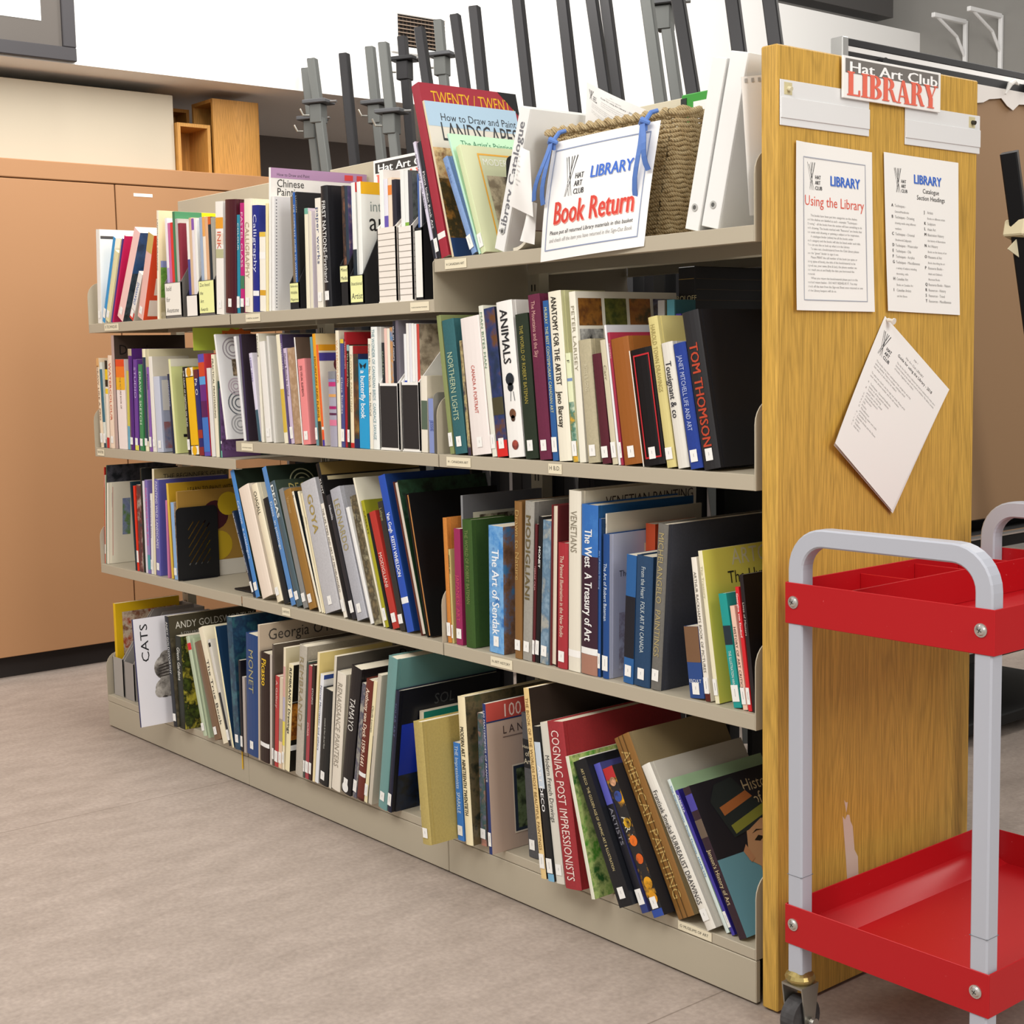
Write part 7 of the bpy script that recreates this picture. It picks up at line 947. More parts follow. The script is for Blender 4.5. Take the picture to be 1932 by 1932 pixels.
{'X': 1.371, 'y': 0.012, 'z': 0.9586, 'a': -0.0009, 'w': 0.0312, 'h': 0.1839, 'D': 0.136, 'L': 'striped grey and pink cloth book on the second shelf, middle bay', 'g': 'books on the second shelf, middle bay', 'k': 'h', 'c': 'a8a4b4', 'sp': [(0.8, 0.86, 'c03a78'), (0.5, 0.54, 'a8286a'), (0.66, 0.7, 'd8a060'), (0.42, 0.45, '5a2848'), (0.86, 0.9, '8a90b8'), (0.28, 0.36, 'd87a98'), (0.9, 1, '86868c')], 'b': 0},
{'X': 1.4048, 'y': 0.012, 'z': 0.9588, 'a': 0.0142, 'w': 0.0141, 'h': 0.2821, 'D': 0.12, 'L': 'tall cream paperback with orange print on the second shelf, middle bay', 'g': 'books on the second shelf, middle bay', 'c': 'f0e8d0', 'cov': 'eee6d0', 't': 'WATERCOLOR', 'tc': 'd8a070', 'b': 0},
{'X': 1.4206, 'y': 0.012, 'z': 0.959, 'a': 0.0301, 'w': 0.0149, 'h': 0.2611, 'D': 0.194, 'L': 'blue purple paperback on the second shelf next to the tall cream paperback with orange print', 'g': 'books on the second shelf, middle bay', 'c': '4a4f88', 't': 'Close Studies', 'tc': 'd8d8ec', 'ts': (0.35, 0.75), 'sp': [(0.96, 1, 'e0c040')], 'b': 1},
{'X': 1.4381, 'y': 0.012, 'z': 0.9589, 'a': 0.0334, 'w': 0.0087, 'h': 0.2774, 'D': 0.2, 'L': 'tall crimson paperback on the second shelf next to the blue purple paperback', 'g': 'books on the second shelf, middle bay', 'c': 'a01c2c', 'cov': 'b0242c', 't': 'SKETCHBOOKS', 'tc': 'e8c0c0', 'cd': [('r', 0.6, 0.93, 1, 0.96, 'e8e0dc')], 'b': 0},
{'X': 1.4485, 'y': 0.012, 'z': 0.9589, 'a': 0.0315, 'w': 0.0104, 'h': 0.247, 'D': 0.183, 'L': 'thin black and green paperback on the second shelf next to the tall crimson paperback', 'g': 'books on the second shelf, middle bay', 'c': '23281e', 't': 'The Natural Way', 'tc': 'c8c8a8', 'sp': [(0.94, 1, '8ab0b0')]},
{'X': 1.4615, 'y': 0.012, 'z': 0.959, 'a': 0.026, 'w': 0.0146, 'h': 0.2441, 'D': 0.12, 'L': 'cream and red paperback on the second shelf next to the thin black and green paperback', 'g': 'books on the second shelf, middle bay', 'c': 'f0e4c4', 'cov': 'a8282c', 't': 'FLOWER PAINTING', 'tc': 'b8a880', 'sp': [(0, 0.05, 'c02828'), (0.9, 1, 'e8e0d0')], 'b': 0},
{'X': 1.4778, 'y': 0.012, 'z': 0.9591, 'a': 0.0238, 'w': 0.0203, 'h': 0.2244, 'D': 0.166, 'L': 'dark paperback with autumn landscape on the second shelf next to the cream and red paperback', 'g': 'books on the second shelf, middle bay', 'c': '2c3a34', 'cov': '1f2a58', 'sp': [(0, 0.1, '1c2a58')], 'b': 0, 'spic': ('2c3a34', '5a3a24', '8a6a38')},
{'X': 1.5, 'y': 0.012, 'z': 0.9595, 'a': 0.0208, 'w': 0.041, 'h': 0.2108, 'D': 0.157, 'L': 'bright blue paperback with butterfly spine on the second shelf, middle bay', 'g': 'books on the second shelf, middle bay', 'c': '2b9ed4', 't': 'a butterfly book', 'tc': 'eef6fa', 'ts': (0.12, 0.66), 'b': 0, 'bold': 1, 'fly': 1},
{'X': 1.5436, 'y': 0.012, 'z': 0.9588, 'a': 0.0145, 'w': 0.0132, 'h': 0.2596, 'D': 0.192, 'L': 'thin cream paperback with dark lettering on the second shelf, middle bay', 'g': 'books on the second shelf, middle bay', 'c': 'f1ecdc', 't': 'Down Mic Mac Work - Tom McCall', 'tc': '3a3630', 'ts': (0.05, 0.7), 'b': 0},
{'X': 1.5585, 'y': 0.012, 'z': 0.9589, 'a': 0.0128, 'w': 0.0254, 'h': 0.2862, 'D': 0.212, 'L': 'white hardback lettered Canadian Birds next to the thin cream paperback with dark lettering', 'g': 'books on the second shelf, middle bay', 'k': 'h', 'c': 'eef0ec', 't': 'THE WONDER OF CANADIAN BIRDS  CANDACE SAVAGE', 'tc': '7aa0a8', 'ts': (0.02, 0.92), 'b': 0},
{'X': 1.5872, 'y': 0.012, 'z': 0.9586, 'a': 0, 'w': 0.0776, 'h': 0.1553, 'D': 0.13, 'L': 'white magazine file with black panel on the second shelf, middle bay', 'g': 'books on the second shelf, middle bay', 'k': 'f', 'c': 'f2efea', 'card': '2a2626'},
{'X': 1.6766, 'y': 0.012, 'z': 0.9586, 'a': 0, 'w': 0.0692, 'h': 0.1577, 'D': 0.13, 'L': 'second white magazine file with black panel on the second shelf, middle bay', 'g': 'books on the second shelf, middle bay', 'k': 'f', 'c': 'f1eee9', 'card': '2a2626'},
{'X': 1.7511, 'y': 0.012, 'z': 0.959, 'a': 0.0194, 'w': 0.0225, 'h': 0.1718, 'D': 0.12, 'L': 'narrow cream booklet with print on the second shelf, middle bay', 'g': 'books on the second shelf, middle bay', 'c': 'ebe4d4', 'cov': 'ded4c0', 'sp': [(0.3, 0.68, '5a6a5a')], 'cd': [('t', 0.55, 0.82, 0.1, 'K', '6a645c'), ('p', 0.2, 0.55, 1, 0.75, ('2a2a30', '4a4048', '1a1a20'))], 'b': 0},
{'X': 1.7803, 'y': 0.012, 'z': 0.9586, 'a': -0.0046, 'w': 0.0259, 'h': 0.1215, 'D': 0.12, 'L': 'pale blue booklet before the curved bookend on the second shelf, middle bay', 'g': 'books on the second shelf, middle bay', 'c': '8a98cc', 'cov': '8f96b0', 't': 'JESSIE', 'tc': '4a5aa0', 'ts': (0.4, 0.6), 'cd': [('t', 0.1, 0.85, 0.1, 'BEN', '3a3a58')], 'b': 0},
{'X': 1.8572, 'y': 0.012, 'z': 0.9586, 'a': -0.1269, 'w': 0.0149, 'h': 0.3055, 'D': 0.12, 'L': 'tall olive green book next to the pale blue booklet before the curved bookend', 'g': 'books on the second shelf, near bay', 'c': '8a9460', 'cov': '8c9664', 'b': 1},
{'X': 1.876, 'y': 0.012, 'z': 0.9586, 'a': -0.1302, 'w': 0.0427, 'h': 0.2935, 'D': 0.217, 'L': 'teal green cloth book lettered NORTHERN LIGHTS on the second shelf, near bay', 'g': 'books on the second shelf, near bay', 'k': 'h', 'c': '356a70', 'cov': '3a6e74', 't': 'NORTHERN LIGHTS', 'tc': 'b8c8a8', 'ts': (0.24, 0.75), 'b': 1, 'cl': 1},
{'X': 1.9215, 'y': 0.012, 'z': 0.9586, 'a': -0.0926, 'w': 0.0097, 'h': 0.2481, 'D': 0.184, 'L': 'narrow patterned paperback next to the teal green cloth book lettered NORTHERN LIGHTS', 'g': 'books on the second shelf, near bay', 'c': '5a4430', 'b': 0, 'spic': ('5a4430', 'b8a878', '3a2c44')},
{'X': 1.9373, 'y': 0.012, 'z': 0.9586, 'a': -0.1115, 'w': 0.0648, 'h': 0.2953, 'D': 0.12, 'L': 'thick white book lettered Canada a Portrait on the second shelf, near bay', 'g': 'books on the second shelf, near bay', 'k': 'h', 'c': 'efe6e2', 'cov': 'e9dad4', 't': 'CANADA A PORTRAIT', 'tc': 'c04838', 'ts': (0.35, 0.7), 'b': 1},
{'X': 2.005, 'y': 0.012, 'z': 0.9586, 'a': -0.1156, 'w': 0.015, 'h': 0.3205, 'D': 0.235, 'L': 'tall cream book lettered Man Bites Man on the second shelf, near bay', 'g': 'books on the second shelf, near bay', 'c': 'e6e6d8', 't': 'MAN BITES MAN', 'tc': '6a8a70', 'ts': (0.04, 0.55), 'b': 1},
{'X': 2.0225, 'y': 0.012, 'z': 0.9586, 'a': -0.1179, 'w': 0.0353, 'h': 0.3139, 'D': 0.232, 'L': 'dark paperback with blue and orange scene on the second shelf, near bay', 'g': 'books on the second shelf, near bay', 'c': '23283c', 'sp': [(0, 0.11, 'd82c28'), (0.0, 0.0, 'ffffff'), (0.28, 0.4, '4a4630')], 'b': 1, 'spic': ('20304c', '2a3a6a', '6a4424')},
{'X': 2.0603, 'y': 0.012, 'z': 0.9586, 'a': -0.1009, 'w': 0.0513, 'h': 0.3246, 'D': 0.235, 'L': 'thick white book lettered ANIMALS on the second shelf, near bay', 'g': 'books on the second shelf, near bay', 'k': 'h', 'c': 'f2f0ec', 't': 'ANIMALS', 'tc': '28282c', 'ts': (0.05, 0.4), 'b': 0, 'bold': 1, 'an': 1},
{'X': 2.1152, 'y': 0.012, 'z': 0.9586, 'a': -0.0892, 'w': 0.0403, 'h': 0.297, 'D': 0.22, 'L': 'dark green cloth book with gold lettering on the second shelf, near bay', 'g': 'books on the second shelf, near bay', 'k': 'h', 'c': '23301f', 'cov': '26331f', 't': 'THE WORLD OF ROBERT BATEMAN', 'tc': 'a89a48', 'ts': (0.08, 0.62), 'b': 1, 'cl': 1},
{'X': 2.1599, 'y': 0.012, 'z': 0.9586, 'a': -0.0881, 'w': 0.0362, 'h': 0.3347, 'D': 0.12, 'L': 'plum hardback lettered The Mountains and the Sky on the second shelf, near bay', 'g': 'books on the second shelf, near bay', 'k': 'h', 'c': '6e2444', 'cov': '722848', 't': 'The Mountains and the Sky', 'tc': 'd8a8a0', 'ts': (0.04, 0.38), 'b': 1, 'cl': 1},
{'X': 2.1995, 'y': 0.012, 'z': 0.9586, 'a': -0.074, 'w': 0.0168, 'h': 0.3212, 'D': 0.235, 'L': 'blue paperback about contemporary Canadian art on the second shelf, near bay', 'g': 'books on the second shelf, near bay', 'c': '2f5f9c', 't': 'MURRAY  THE BEST CONTEMPORARY CANADIAN ART', 'tc': 'd8d8a0', 'ts': (0.04, 0.7), 'b': 1},
{'X': 2.2194, 'y': 0.012, 'z': 0.9586, 'a': -0.0797, 'w': 0.0382, 'h': 0.3379, 'D': 0.12, 'L': 'cream book lettered ANATOMY FOR THE ARTIST on the second shelf, near bay', 'g': 'books on the second shelf, near bay', 'k': 'h', 'c': 'efe9d6', 'cov': 'dcdcae', 't': 'ANATOMY FOR THE ARTIST   Jeno Barcsay', 'tc': '26221c', 'ts': (0.03, 0.8), 'b': 0, 'bold': 1},
{'X': 2.2603, 'y': 0.012, 'z': 0.9586, 'a': -0.0853, 'w': 0.0147, 'h': 0.216, 'D': 0.16, 'L': 'paperback with painted garden spine on the second shelf, near bay', 'g': 'books on the second shelf, near bay', 'c': 'e4e8c8', 't': 'F', 'tc': '3a3a30', 'ts': (0.06, 0.12), 'sp': [(0.55, 1, 'e6ecc4'), (0.74, 0.77, '7a94c0')], 'b': 1, 'spic': ('dce4c8', '3a7a6a', 'e8b020')},
{'X': 2.2801, 'y': 0.012, 'z': 0.9586, 'a': -0.0758, 'w': 0.0181, 'h': 0.3354, 'D': 0.284, 'L': 'tall white book with grid of painting photographs on the second shelf, near bay', 'g': 'books on the second shelf, near bay', 'c': 'f0ecdc', 'cov': 'e6e2d4', 't': 'PETER LARISEY', 'tc': '9a927c', 'ts': (0.08, 0.5), 'cd': [('p', 0.02, 0.8, 0.24, 0.96, ('5a3414', '8a5a20', '2a1c10')), ('p', 0.27, 0.8, 0.48, 0.96, ('3a4418', '6a6a2a', '202810')), ('p', 0.51, 0.8, 0.72, 0.96, ('7a4a20', 'a86a28', '5a4a20')), ('p', 0.75, 0.82, 0.98, 0.96, ('3a3050', '6a6a80', '4a3a2c')), ('p', 0.02, 0.6, 0.24, 0.78, ('2a2a2a', '8a8a88', 'c8c8c4')), ('p', 0.27, 0.62, 0.48, 0.78, ('4a5024', '7a7a3a', '2c3014')), ('p', 0.51, 0.62, 0.72, 0.78, ('5a3a20', '8a5a2c', '3a2a14'))], 'b': 0},
{'X': 2.3053, 'y': 0.012, 'z': 0.9586, 'a': -0.0995, 'w': 0.0346, 'h': 0.2404, 'D': 0.178, 'L': 'khaki cloth book next to the tall white book with grid of painting photographs', 'g': 'books on the second shelf, near bay', 'k': 'h', 'c': 'c3b99a', 'cov': 'c8be9e', 't': 'ROSS & SONS', 'tc': 'd8d0b4', 'ts': (0.2, 0.42), 'b': 1, 'cl': 1},
{'X': 2.3458, 'y': 0.012, 'z': 0.9586, 'a': -0.1204, 'w': 0.0241, 'h': 0.2131, 'D': 0.135, 'L': 'burgundy hardback on the second shelf next to the khaki cloth book', 'g': 'books on the second shelf, near bay', 'k': 'h', 'c': '5a1a2a', 'cov': '5e1c2c', 'b': 1, 'cl': 1},
{'X': 2.3739, 'y': 0.012, 'z': 0.9586, 'a': -0.1321, 'w': 0.0142, 'h': 0.2405, 'D': 0.135, 'L': 'pale khaki paperback on the second shelf next to the burgundy hardback', 'g': 'books on the second shelf, near bay', 'c': 'd4cbb0', 't': 'Carr', 'tc': '8a8468', 'ts': (0.2, 0.4), 'b': 1},
{'X': 2.3902, 'y': 0.012, 'z': 0.9586, 'a': -0.1347, 'w': 0.0055, 'h': 0.2694, 'D': 0.135, 'L': 'white book with dark horse cover on the second shelf, near bay', 'g': 'books on the second shelf, near bay', 'c': 'f0eef0', 'cov': 'c9cad2', 'cd': [('p', 0.2, 0.5, 1, 0.84, ('16161a', '26262c', '3a3a42'))], 'b': 0},
{'X': 2.3971, 'y': 0.012, 'z': 0.9586, 'a': -0.1347, 'w': 0.0064, 'h': 0.2548, 'D': 0.135, 'L': 'thin crimson paperback beside brown book on the second shelf, near bay', 'g': 'books on the second shelf, near bay', 'c': 'a8324a', 't': 'SUMMERS', 'tc': 'e8c0c4', 'b': 1},
{'X': 2.4073, 'y': 0.012, 'z': 0.9586, 'a': -0.1449, 'w': 0.048, 'h': 0.2415, 'D': 0.135, 'L': 'brown leather bound book next to the thin crimson paperback beside brown book', 'g': 'books on the second shelf, near bay', 'k': 'h', 'c': '9a5c28', 'cov': 'a06430', 'b': 1},
{'X': 2.4603, 'y': 0.012, 'z': 0.9586, 'a': -0.1596, 'w': 0.0558, 'h': 0.2196, 'D': 0.135, 'L': 'worn black book with red border lines on the second shelf, near bay', 'g': 'books on the second shelf, near bay', 'k': 'h', 'c': '1a1718', 'cov': '1a1718', 'b': 1, 'bord': 'c02830', 'cream': 1},
{'X': 2.5198, 'y': 0.012, 'z': 0.9586, 'a': -0.1673, 'w': 0.0242, 'h': 0.2808, 'D': 0.135, 'L': 'straw yellow book lettered Drawings on the second shelf, near bay', 'g': 'books on the second shelf, near bay', 'k': 'h', 'c': 'd6c987', 't': 'HAROLD TOWN DRAWINGS', 'tc': 'a89a60', 'ts': (0.05, 0.5), 'b': 1},
{'X': 2.5479, 'y': 0.012, 'z': 0.9586, 'a': -0.1768, 'w': 0.0281, 'h': 0.2321, 'D': 0.135, 'L': 'off white book with black brush script on the second shelf, near bay', 'g': 'books on the second shelf, near bay', 'k': 'h', 'c': 'e2ded4', 't': 'Tousignant & co', 'tc': '3a3a40', 'ts': (0.15, 0.6), 'b': 0, 'bold': 1},
{'X': 2.579, 'y': 0.012, 'z': 0.9586, 'a': -0.1823, 'w': 0.0308, 'h': 0.2304, 'D': 0.135, 'L': 'bright blue cloth book next to the off white book with black brush script', 'g': 'books on the second shelf, near bay', 'k': 'h', 'c': '23409a', 't': 'JANET MITCHELL LIFE AND ART', 'tc': 'b8c4e8', 'ts': (0.1, 0.7), 'b': 1, 'cl': 1},
{'X': 2.6121, 'y': 0.012, 'z': 0.9586, 'a': -0.1841, 'w': 0.0398, 'h': 0.2866, 'D': 0.27, 'L': 'large black taped book with red spine letters on the second shelf, near bay', 'g': 'books on the second shelf, near bay', 'k': 'h', 'c': '2c2b2d', 'cov': '222124', 't': 'TOM THOMSON', 'tc': 'b8452c', 'ts': (0.2, 0.86), 'cd': [('ring', 0.9, 0.52, 0.09, 'b84428')], 'b': 1, 'bold': 1},
{'X': 1.8251, 'y': 0.004, 'z': 1.3836, 'a': -0.2502, 'w': 0.0092, 'h': 0.2656, 'D': 0.197, 'L': 'thin white and lilac paperback leaning left on the top shelf, near bay', 'g': 'books on the top shelf, near bay', 'c': 'd4cfe0', 't': 'ALBERTA ART AND ARTISTS', 'tc': '5a546a', 'ts': (0.1, 0.6), 'sp': [(0, 0.16, '20242c')], 'b': 0},
{'X': 1.8373, 'y': 0.004, 'z': 1.3836, 'a': -0.24, 'w': 0.0132, 'h': 0.2622, 'D': 0.194, 'L': 'thin black book about rock art on the top shelf, near bay', 'g': 'books on the top shelf, near bay', 'c': '22232a', 't': 'Plains Indian Rock Art', 'tc': 'f0f0f0', 'ts': (0.25, 0.75), 'b': 1},
{'X': 1.8535, 'y': 0.004, 'z': 1.3836, 'a': -0.2449, 'w': 0.0273, 'h': 0.3893, 'D': 0.275, 'L': 'tall red magazine lettered TWENTY next to the thin black book about rock art', 'g': 'books on the top shelf, near bay', 'c': 'a02c3c', 'cov': 'a4303e', 'sp': [(0.105, 0.14, 'f0ece8')], 'cd': [('t', 0.1, 0.885, 0.075, 'TWENTY / TWENTY', 'e8b428'), ('tri', 0.8, 0.86, 1, 1, '1c1c1e')], 'b': 0},
{'X': 1.8909, 'y': 0.004, 'z': 1.3836, 'a': -0.2666, 'w': 0.0063, 'h': 0.3532, 'D': 0.258, 'L': 'landscape painting guide with autumn cover on the top shelf, near bay', 'g': 'books on the top shelf, near bay', 'c': 'd8c8a8', 'cov': 'e4ddd0', 'cd': [('r', 0, 0.84, 1, 1, 'b4cfe4'), ('t', 0.14, 0.88, 0.05, 'How to Draw and Paint', '2c2c30'), ('t', 0.12, 0.75, 0.125, 'LANDSCAPES', '3a3c40'), ('p', 0, 0.45, 0.6, 0.7, ('c87a3c', 'e8c890', '8a5a34')), ('p', 0, 0.0, 1, 0.5, ('6a5020', '3a3414', 'a8742c')), ('r', 0, 0, 1, 0.12, '24406c')], 'b': 0},
{'X': 1.9616, 'y': 0.004, 'z': 1.3836, 'a': -0.4231, 'w': 0.0168, 'h': 0.2288, 'D': 0.169, 'L': 'blue cloth book leaning left next to the landscape painting guide with autumn cover', 'g': 'books on the top shelf, near bay', 'k': 'h', 'c': '86a4d4', 't': 'Stiles', 'tc': '6a84b4', 'ts': (0.1, 0.3), 'b': 1, 'cl': 1},
{'X': 1.9838, 'y': 0.004, 'z': 1.3836, 'a': -0.3704, 'w': 0.0059, 'h': 0.2784, 'D': 0.22, 'L': 'mint green painting book on the top shelf next to the blue cloth book leaning left', 'g': 'books on the top shelf, near bay', 'c': 'b8e0cc', 'cov': 'c4ecc8', 'cd': [('t', 0.12, 0.9, 0.05, "The Artist's Painting", '3a7a5c')], 'b': 0},
{'X': 1.9926, 'y': 0.004, 'z': 1.3836, 'a': -0.3344, 'w': 0.0154, 'h': 0.242, 'D': 0.2, 'L': 'pale green modern painting book with orange frame on the top shelf, near bay', 'g': 'books on the top shelf, near bay', 'c': 'd2dcb0', 'cov': 'd8dcb4', 'cd': [('f', 0.2, 0.08, 1.0, 0.93, 'eeb040'), ('t', 0.25, 0.82, 0.065, 'MODERN PA', 'fafaf0'), ('p', 0.26, 0.3, 1, 0.72, ('8a7a60', 'c8b898', '4a3c2c')), ('r', 0.26, 0.12, 1, 0.3, 'c4b898')], 'b': 1},
{'X': 0.5174, 'y': 0.02, 'z': 1.3021, 'a': 0.0, 'w': 0.0151, 'h': 0.2819, 'D': 0.215, 'L': 'white and lavender booklet in the grey striped file', 'g': 'magazines standing in the shelf files', 'c': 'efe8ee', 'k': 'm', 'b': 0, 'sp': [(0, 0.5, 'b8a8d8')]},
{'X': 0.5333, 'y': 0.02, 'z': 1.3021, 'a': 0.0, 'w': 0.0151, 'h': 0.2671, 'D': 0.215, 'L': 'purple pink booklet in the grey striped file', 'g': 'magazines standing in the shelf files', 'c': 'c86aa0', 'k': 'm', 'b': 0},
{'X': 0.5492, 'y': 0.02, 'z': 1.3021, 'a': 0.0, 'w': 0.0151, 'h': 0.2671, 'D': 0.215, 'L': 'red booklet in the grey striped file', 'g': 'magazines standing in the shelf files', 'c': 'dc3a34', 'k': 'm', 'b': 0},
{'X': 0.5651, 'y': 0.02, 'z': 1.3021, 'a': 0.0, 'w': 0.0151, 'h': 0.2962, 'D': 0.235, 'L': 'tall green and yellow sketching magazine in the grey striped file', 'g': 'magazines standing in the shelf files', 'c': '3f7a58', 'k': 'm', 'b': 0, 'cov': 'f2d820', 'cd': [('r', 0, 0.84, 0.36, 1, '4a8a62'), ('r', 0.36, 0.9, 1, 1, 'f4de18'), ('t', 0.42, 0.925, 0.035, 'Sketch smarter', '3a3418')]},
{'X': 0.581, 'y': 0.02, 'z': 1.3021, 'a': 0.0, 'w': 0.0151, 'h': 0.2748, 'D': 0.215, 'L': 'grey booklet in the grey striped file', 'g': 'magazines standing in the shelf files', 'c': 'b8b4b0', 'k': 'm', 'b': 0},
{'X': 0.5969, 'y': 0.02, 'z': 1.3021, 'a': 0.0, 'w': 0.0151, 'h': 0.2612, 'D': 0.215, 'L': 'maroon booklet in the grey striped file', 'g': 'magazines standing in the shelf files', 'c': '8a3040', 'k': 'm', 'b': 0},
{'X': 0.6481, 'y': 0.02, 'z': 1.3021, 'a': 0.0, 'w': 0.0145, 'h': 0.2615, 'D': 0.215, 'L': 'white booklet in the narrow black file', 'g': 'magazines standing in the shelf files', 'c': 'f0eeea', 'k': 'm', 'b': 0, 'sp': [(0, 0.6, '4a4a90')]},
{'X': 0.6634, 'y': 0.02, 'z': 1.3021, 'a': 0.0, 'w': 0.0145, 'h': 0.2706, 'D': 0.215, 'L': 'tan booklet in the narrow black file', 'g': 'magazines standing in the shelf files', 'c': 'd8b898', 'k': 'm', 'b': 0},
{'X': 0.6786, 'y': 0.02, 'z': 1.3021, 'a': 0.0, 'w': 0.0145, 'h': 0.2675, 'D': 0.215, 'L': 'pale booklet with violet top in the narrow black file', 'g': 'magazines standing in the shelf files', 'c': 'e8e0e4', 'k': 'm', 'b': 0, 'sp': [(0.88, 1, '8a5ab0')]},
{'X': 0.6939, 'y': 0.02, 'z': 1.3021, 'a': 0.0, 'w': 0.0145, 'h': 0.2668, 'D': 0.215, 'L': 'white booklet with swirl in the narrow black file', 'g': 'magazines standing in the shelf files', 'c': 'f2efe8', 'k': 'm', 'b': 0},
{'X': 0.7248, 'y': 0.02, 'z': 1.3021, 'a': 0.0, 'w': 0.0159, 'h': 0.2667, 'D': 0.215, 'L': 'grey blue booklet in the file with yellow note', 'g': 'magazines standing in the shelf files', 'c': '9fb0c8', 'k': 'm', 'b': 0},
{'X': 0.7415, 'y': 0.02, 'z': 1.3021, 'a': 0.0, 'w': 0.0159, 'h': 0.2666, 'D': 0.215, 'L': 'cream booklet in the file with yellow note', 'g': 'magazines standing in the shelf files', 'c': 'f0e2d0', 'k': 'm', 'b': 0, 'sp': [(0.8, 1, 'e8a860')]},
{'X': 0.7582, 'y': 0.02, 'z': 1.3021, 'a': 0.0, 'w': 0.0159, 'h': 0.2654, 'D': 0.215, 'L': 'tan orange booklet in the file with yellow note', 'g': 'magazines standing in the shelf files', 'c': 'e0b088', 'k': 'm', 'b': 0},
{'X': 0.7748, 'y': 0.02, 'z': 1.3021, 'a': 0.0, 'w': 0.0159, 'h': 0.2639, 'D': 0.215, 'L': 'black and teal booklet in the file with yellow note', 'g': 'magazines standing in the shelf files', 'c': '1f2f38', 'k': 'm', 'b': 0, 'sp': [(0.92, 1, 'd8682c')]},
{'X': 0.7915, 'y': 0.02, 'z': 1.3021, 'a': 0.0, 'w': 0.0159, 'h': 0.2612, 'D': 0.215, 'L': 'grey booklet in the file with yellow note', 'g': 'magazines standing in the shelf files', 'c': 'a8a498', 'k': 'm', 'b': 0},
{'X': 1.2102, 'y': 0.02, 'z': 1.3021, 'a': 0.0, 'w': 0.0107, 'h': 0.2765, 'D': 0.215, 'L': 'thin brown magazine in the wildlife file', 'g': 'magazines standing in the shelf files', 'c': '7a6a54', 'k': 'm', 'b': 0},
{'X': 1.2217, 'y': 0.02, 'z': 1.3021, 'a': 0.0, 'w': 0.0107, 'h': 0.2853, 'D': 0.215, 'L': 'blue watercolour guide in the wildlife file', 'g': 'magazines standing in the shelf files', 'c': '2d62ac', 'k': 'm', 'b': 0, 't': 'THE COMPLETE GUIDE TO WATERCOLOR', 'tc': 'dce4f0', 'ts': (0.1, 0.9)},
{'X': 1.2333, 'y': 0.02, 'z': 1.3021, 'a': 0.0, 'w': 0.0107, 'h': 0.2852, 'D': 0.215, 'L': 'black magazine in the wildlife file', 'g': 'magazines standing in the shelf files', 'c': '1d1e22', 'k': 'm', 'b': 0, 't': 'LUCIAN', 'tc': 'b8b8b0', 'ts': (0.03, 0.2), 'cov': '1c1d20'},
{'X': 1.4431, 'y': 0.02, 'z': 1.3021, 'a': 0.0, 'w': 0.0123, 'h': 0.2789, 'D': 0.215, 'L': 'dark brown book in the mixed media file', 'g': 'magazines standing in the shelf files', 'c': '3a2c30', 'k': 'm', 'b': 0, 'spic': ('5a4030', '2a2024', '8a5a40')},
{'X': 1.4563, 'y': 0.02, 'z': 1.3021, 'a': 0.0, 'w': 0.0123, 'h': 0.2773, 'D': 0.19, 'L': 'garden book with violet patterned cover in the mixed media file', 'g': 'magazines standing in the shelf files', 'c': '2c3a4a', 'k': 'm', 'b': 0, 'cov': '4a4068', 'cd': [('p', 0, 0.0, 1, 1, ('463a62', '5a4a78', 'b89888')), ('p', 0.05, 0.72, 0.95, 0.88, ('3a6ab0', '6aa0d0', '4a8a3a')), ('p', 0.05, 0.28, 0.95, 0.45, ('8a6a14', '4a3a10', 'b08a20'))]},
{'X': 1.4851, 'y': 0.02, 'z': 1.3021, 'a': 0.0, 'w': 0.016, 'h': 0.2819, 'D': 0.215, 'L': 'white art magazine with red corner in the artist file', 'g': 'magazines standing in the shelf files', 'c': 'f2f2ee', 'k': 'm', 'b': 0, 'sp': [(0, 0.45, '26303a')], 'cov': 'eff0ec', 'cd': [('r', 0, 0.92, 0.3, 1, 'd82c2c'), ('t', 0.05, 0.8, 0.08, 'int', '8a9a98'), ('t', 0.05, 0.66, 0.13, 'art', '1c1c1e')]},
{'X': 1.5087, 'y': 0.02, 'z': 1.3021, 'a': 0.0, 'w': 0.016, 'h': 0.2812, 'D': 0.2, 'L': 'white art magazine with yellow corner in the artist file', 'g': 'magazines standing in the shelf files', 'c': 'f0f2ee', 'k': 'm', 'b': 0, 'cov': 'eef0ec', 'cd': [('r', 0, 0.9, 0.6, 1, 'f0b818'), ('t', 0.34, 0.92, 0.06, '34', '3a2c10'), ('t', 0.12, 0.76, 0.09, 'international', '8a9694'), ('t', 0.1, 0.6, 0.16, 'artist', '1c1c1e'), ('t', 0.3, 0.5, 0.05, 'Colour', '8a8a84')]},
{'X': 1.6025, 'y': 0.02, 'z': 1.3021, 'a': 0.0, 'w': 0.0156, 'h': 0.2982, 'D': 0.2, 'L': 'tall white folder in the first cream ruled file', 'g': 'magazines standing in the shelf files', 'c': 'f4f2ee', 'k': 'm', 'b': 0, 'cov': 'f4f3f0'},
{'X': 1.6189, 'y': 0.02, 'z': 1.3021, 'a': 0.0, 'w': 0.0156, 'h': 0.276, 'D': 0.215, 'L': 'white violet booklet in the first cream ruled file', 'g': 'magazines standing in the shelf files', 'c': 'e8e6f0', 'k': 'm', 'b': 0, 'sp': [(0, 0.7, '6a5ab0')]},
{'X': 1.6353, 'y': 0.02, 'z': 1.3021, 'a': 0.0, 'w': 0.0156, 'h': 0.2772, 'D': 0.215, 'L': 'white orange booklet in the first cream ruled file', 'g': 'magazines standing in the shelf files', 'c': 'f0ddc8', 'k': 'm', 'b': 0, 'sp': [(0.86, 0.94, 'e8863a')]},
{'X': 1.6516, 'y': 0.02, 'z': 1.3021, 'a': 0.0, 'w': 0.0156, 'h': 0.2714, 'D': 0.215, 'L': 'dark booklet in the first cream ruled file', 'g': 'magazines standing in the shelf files', 'c': '2a2834', 'k': 'm', 'b': 0},
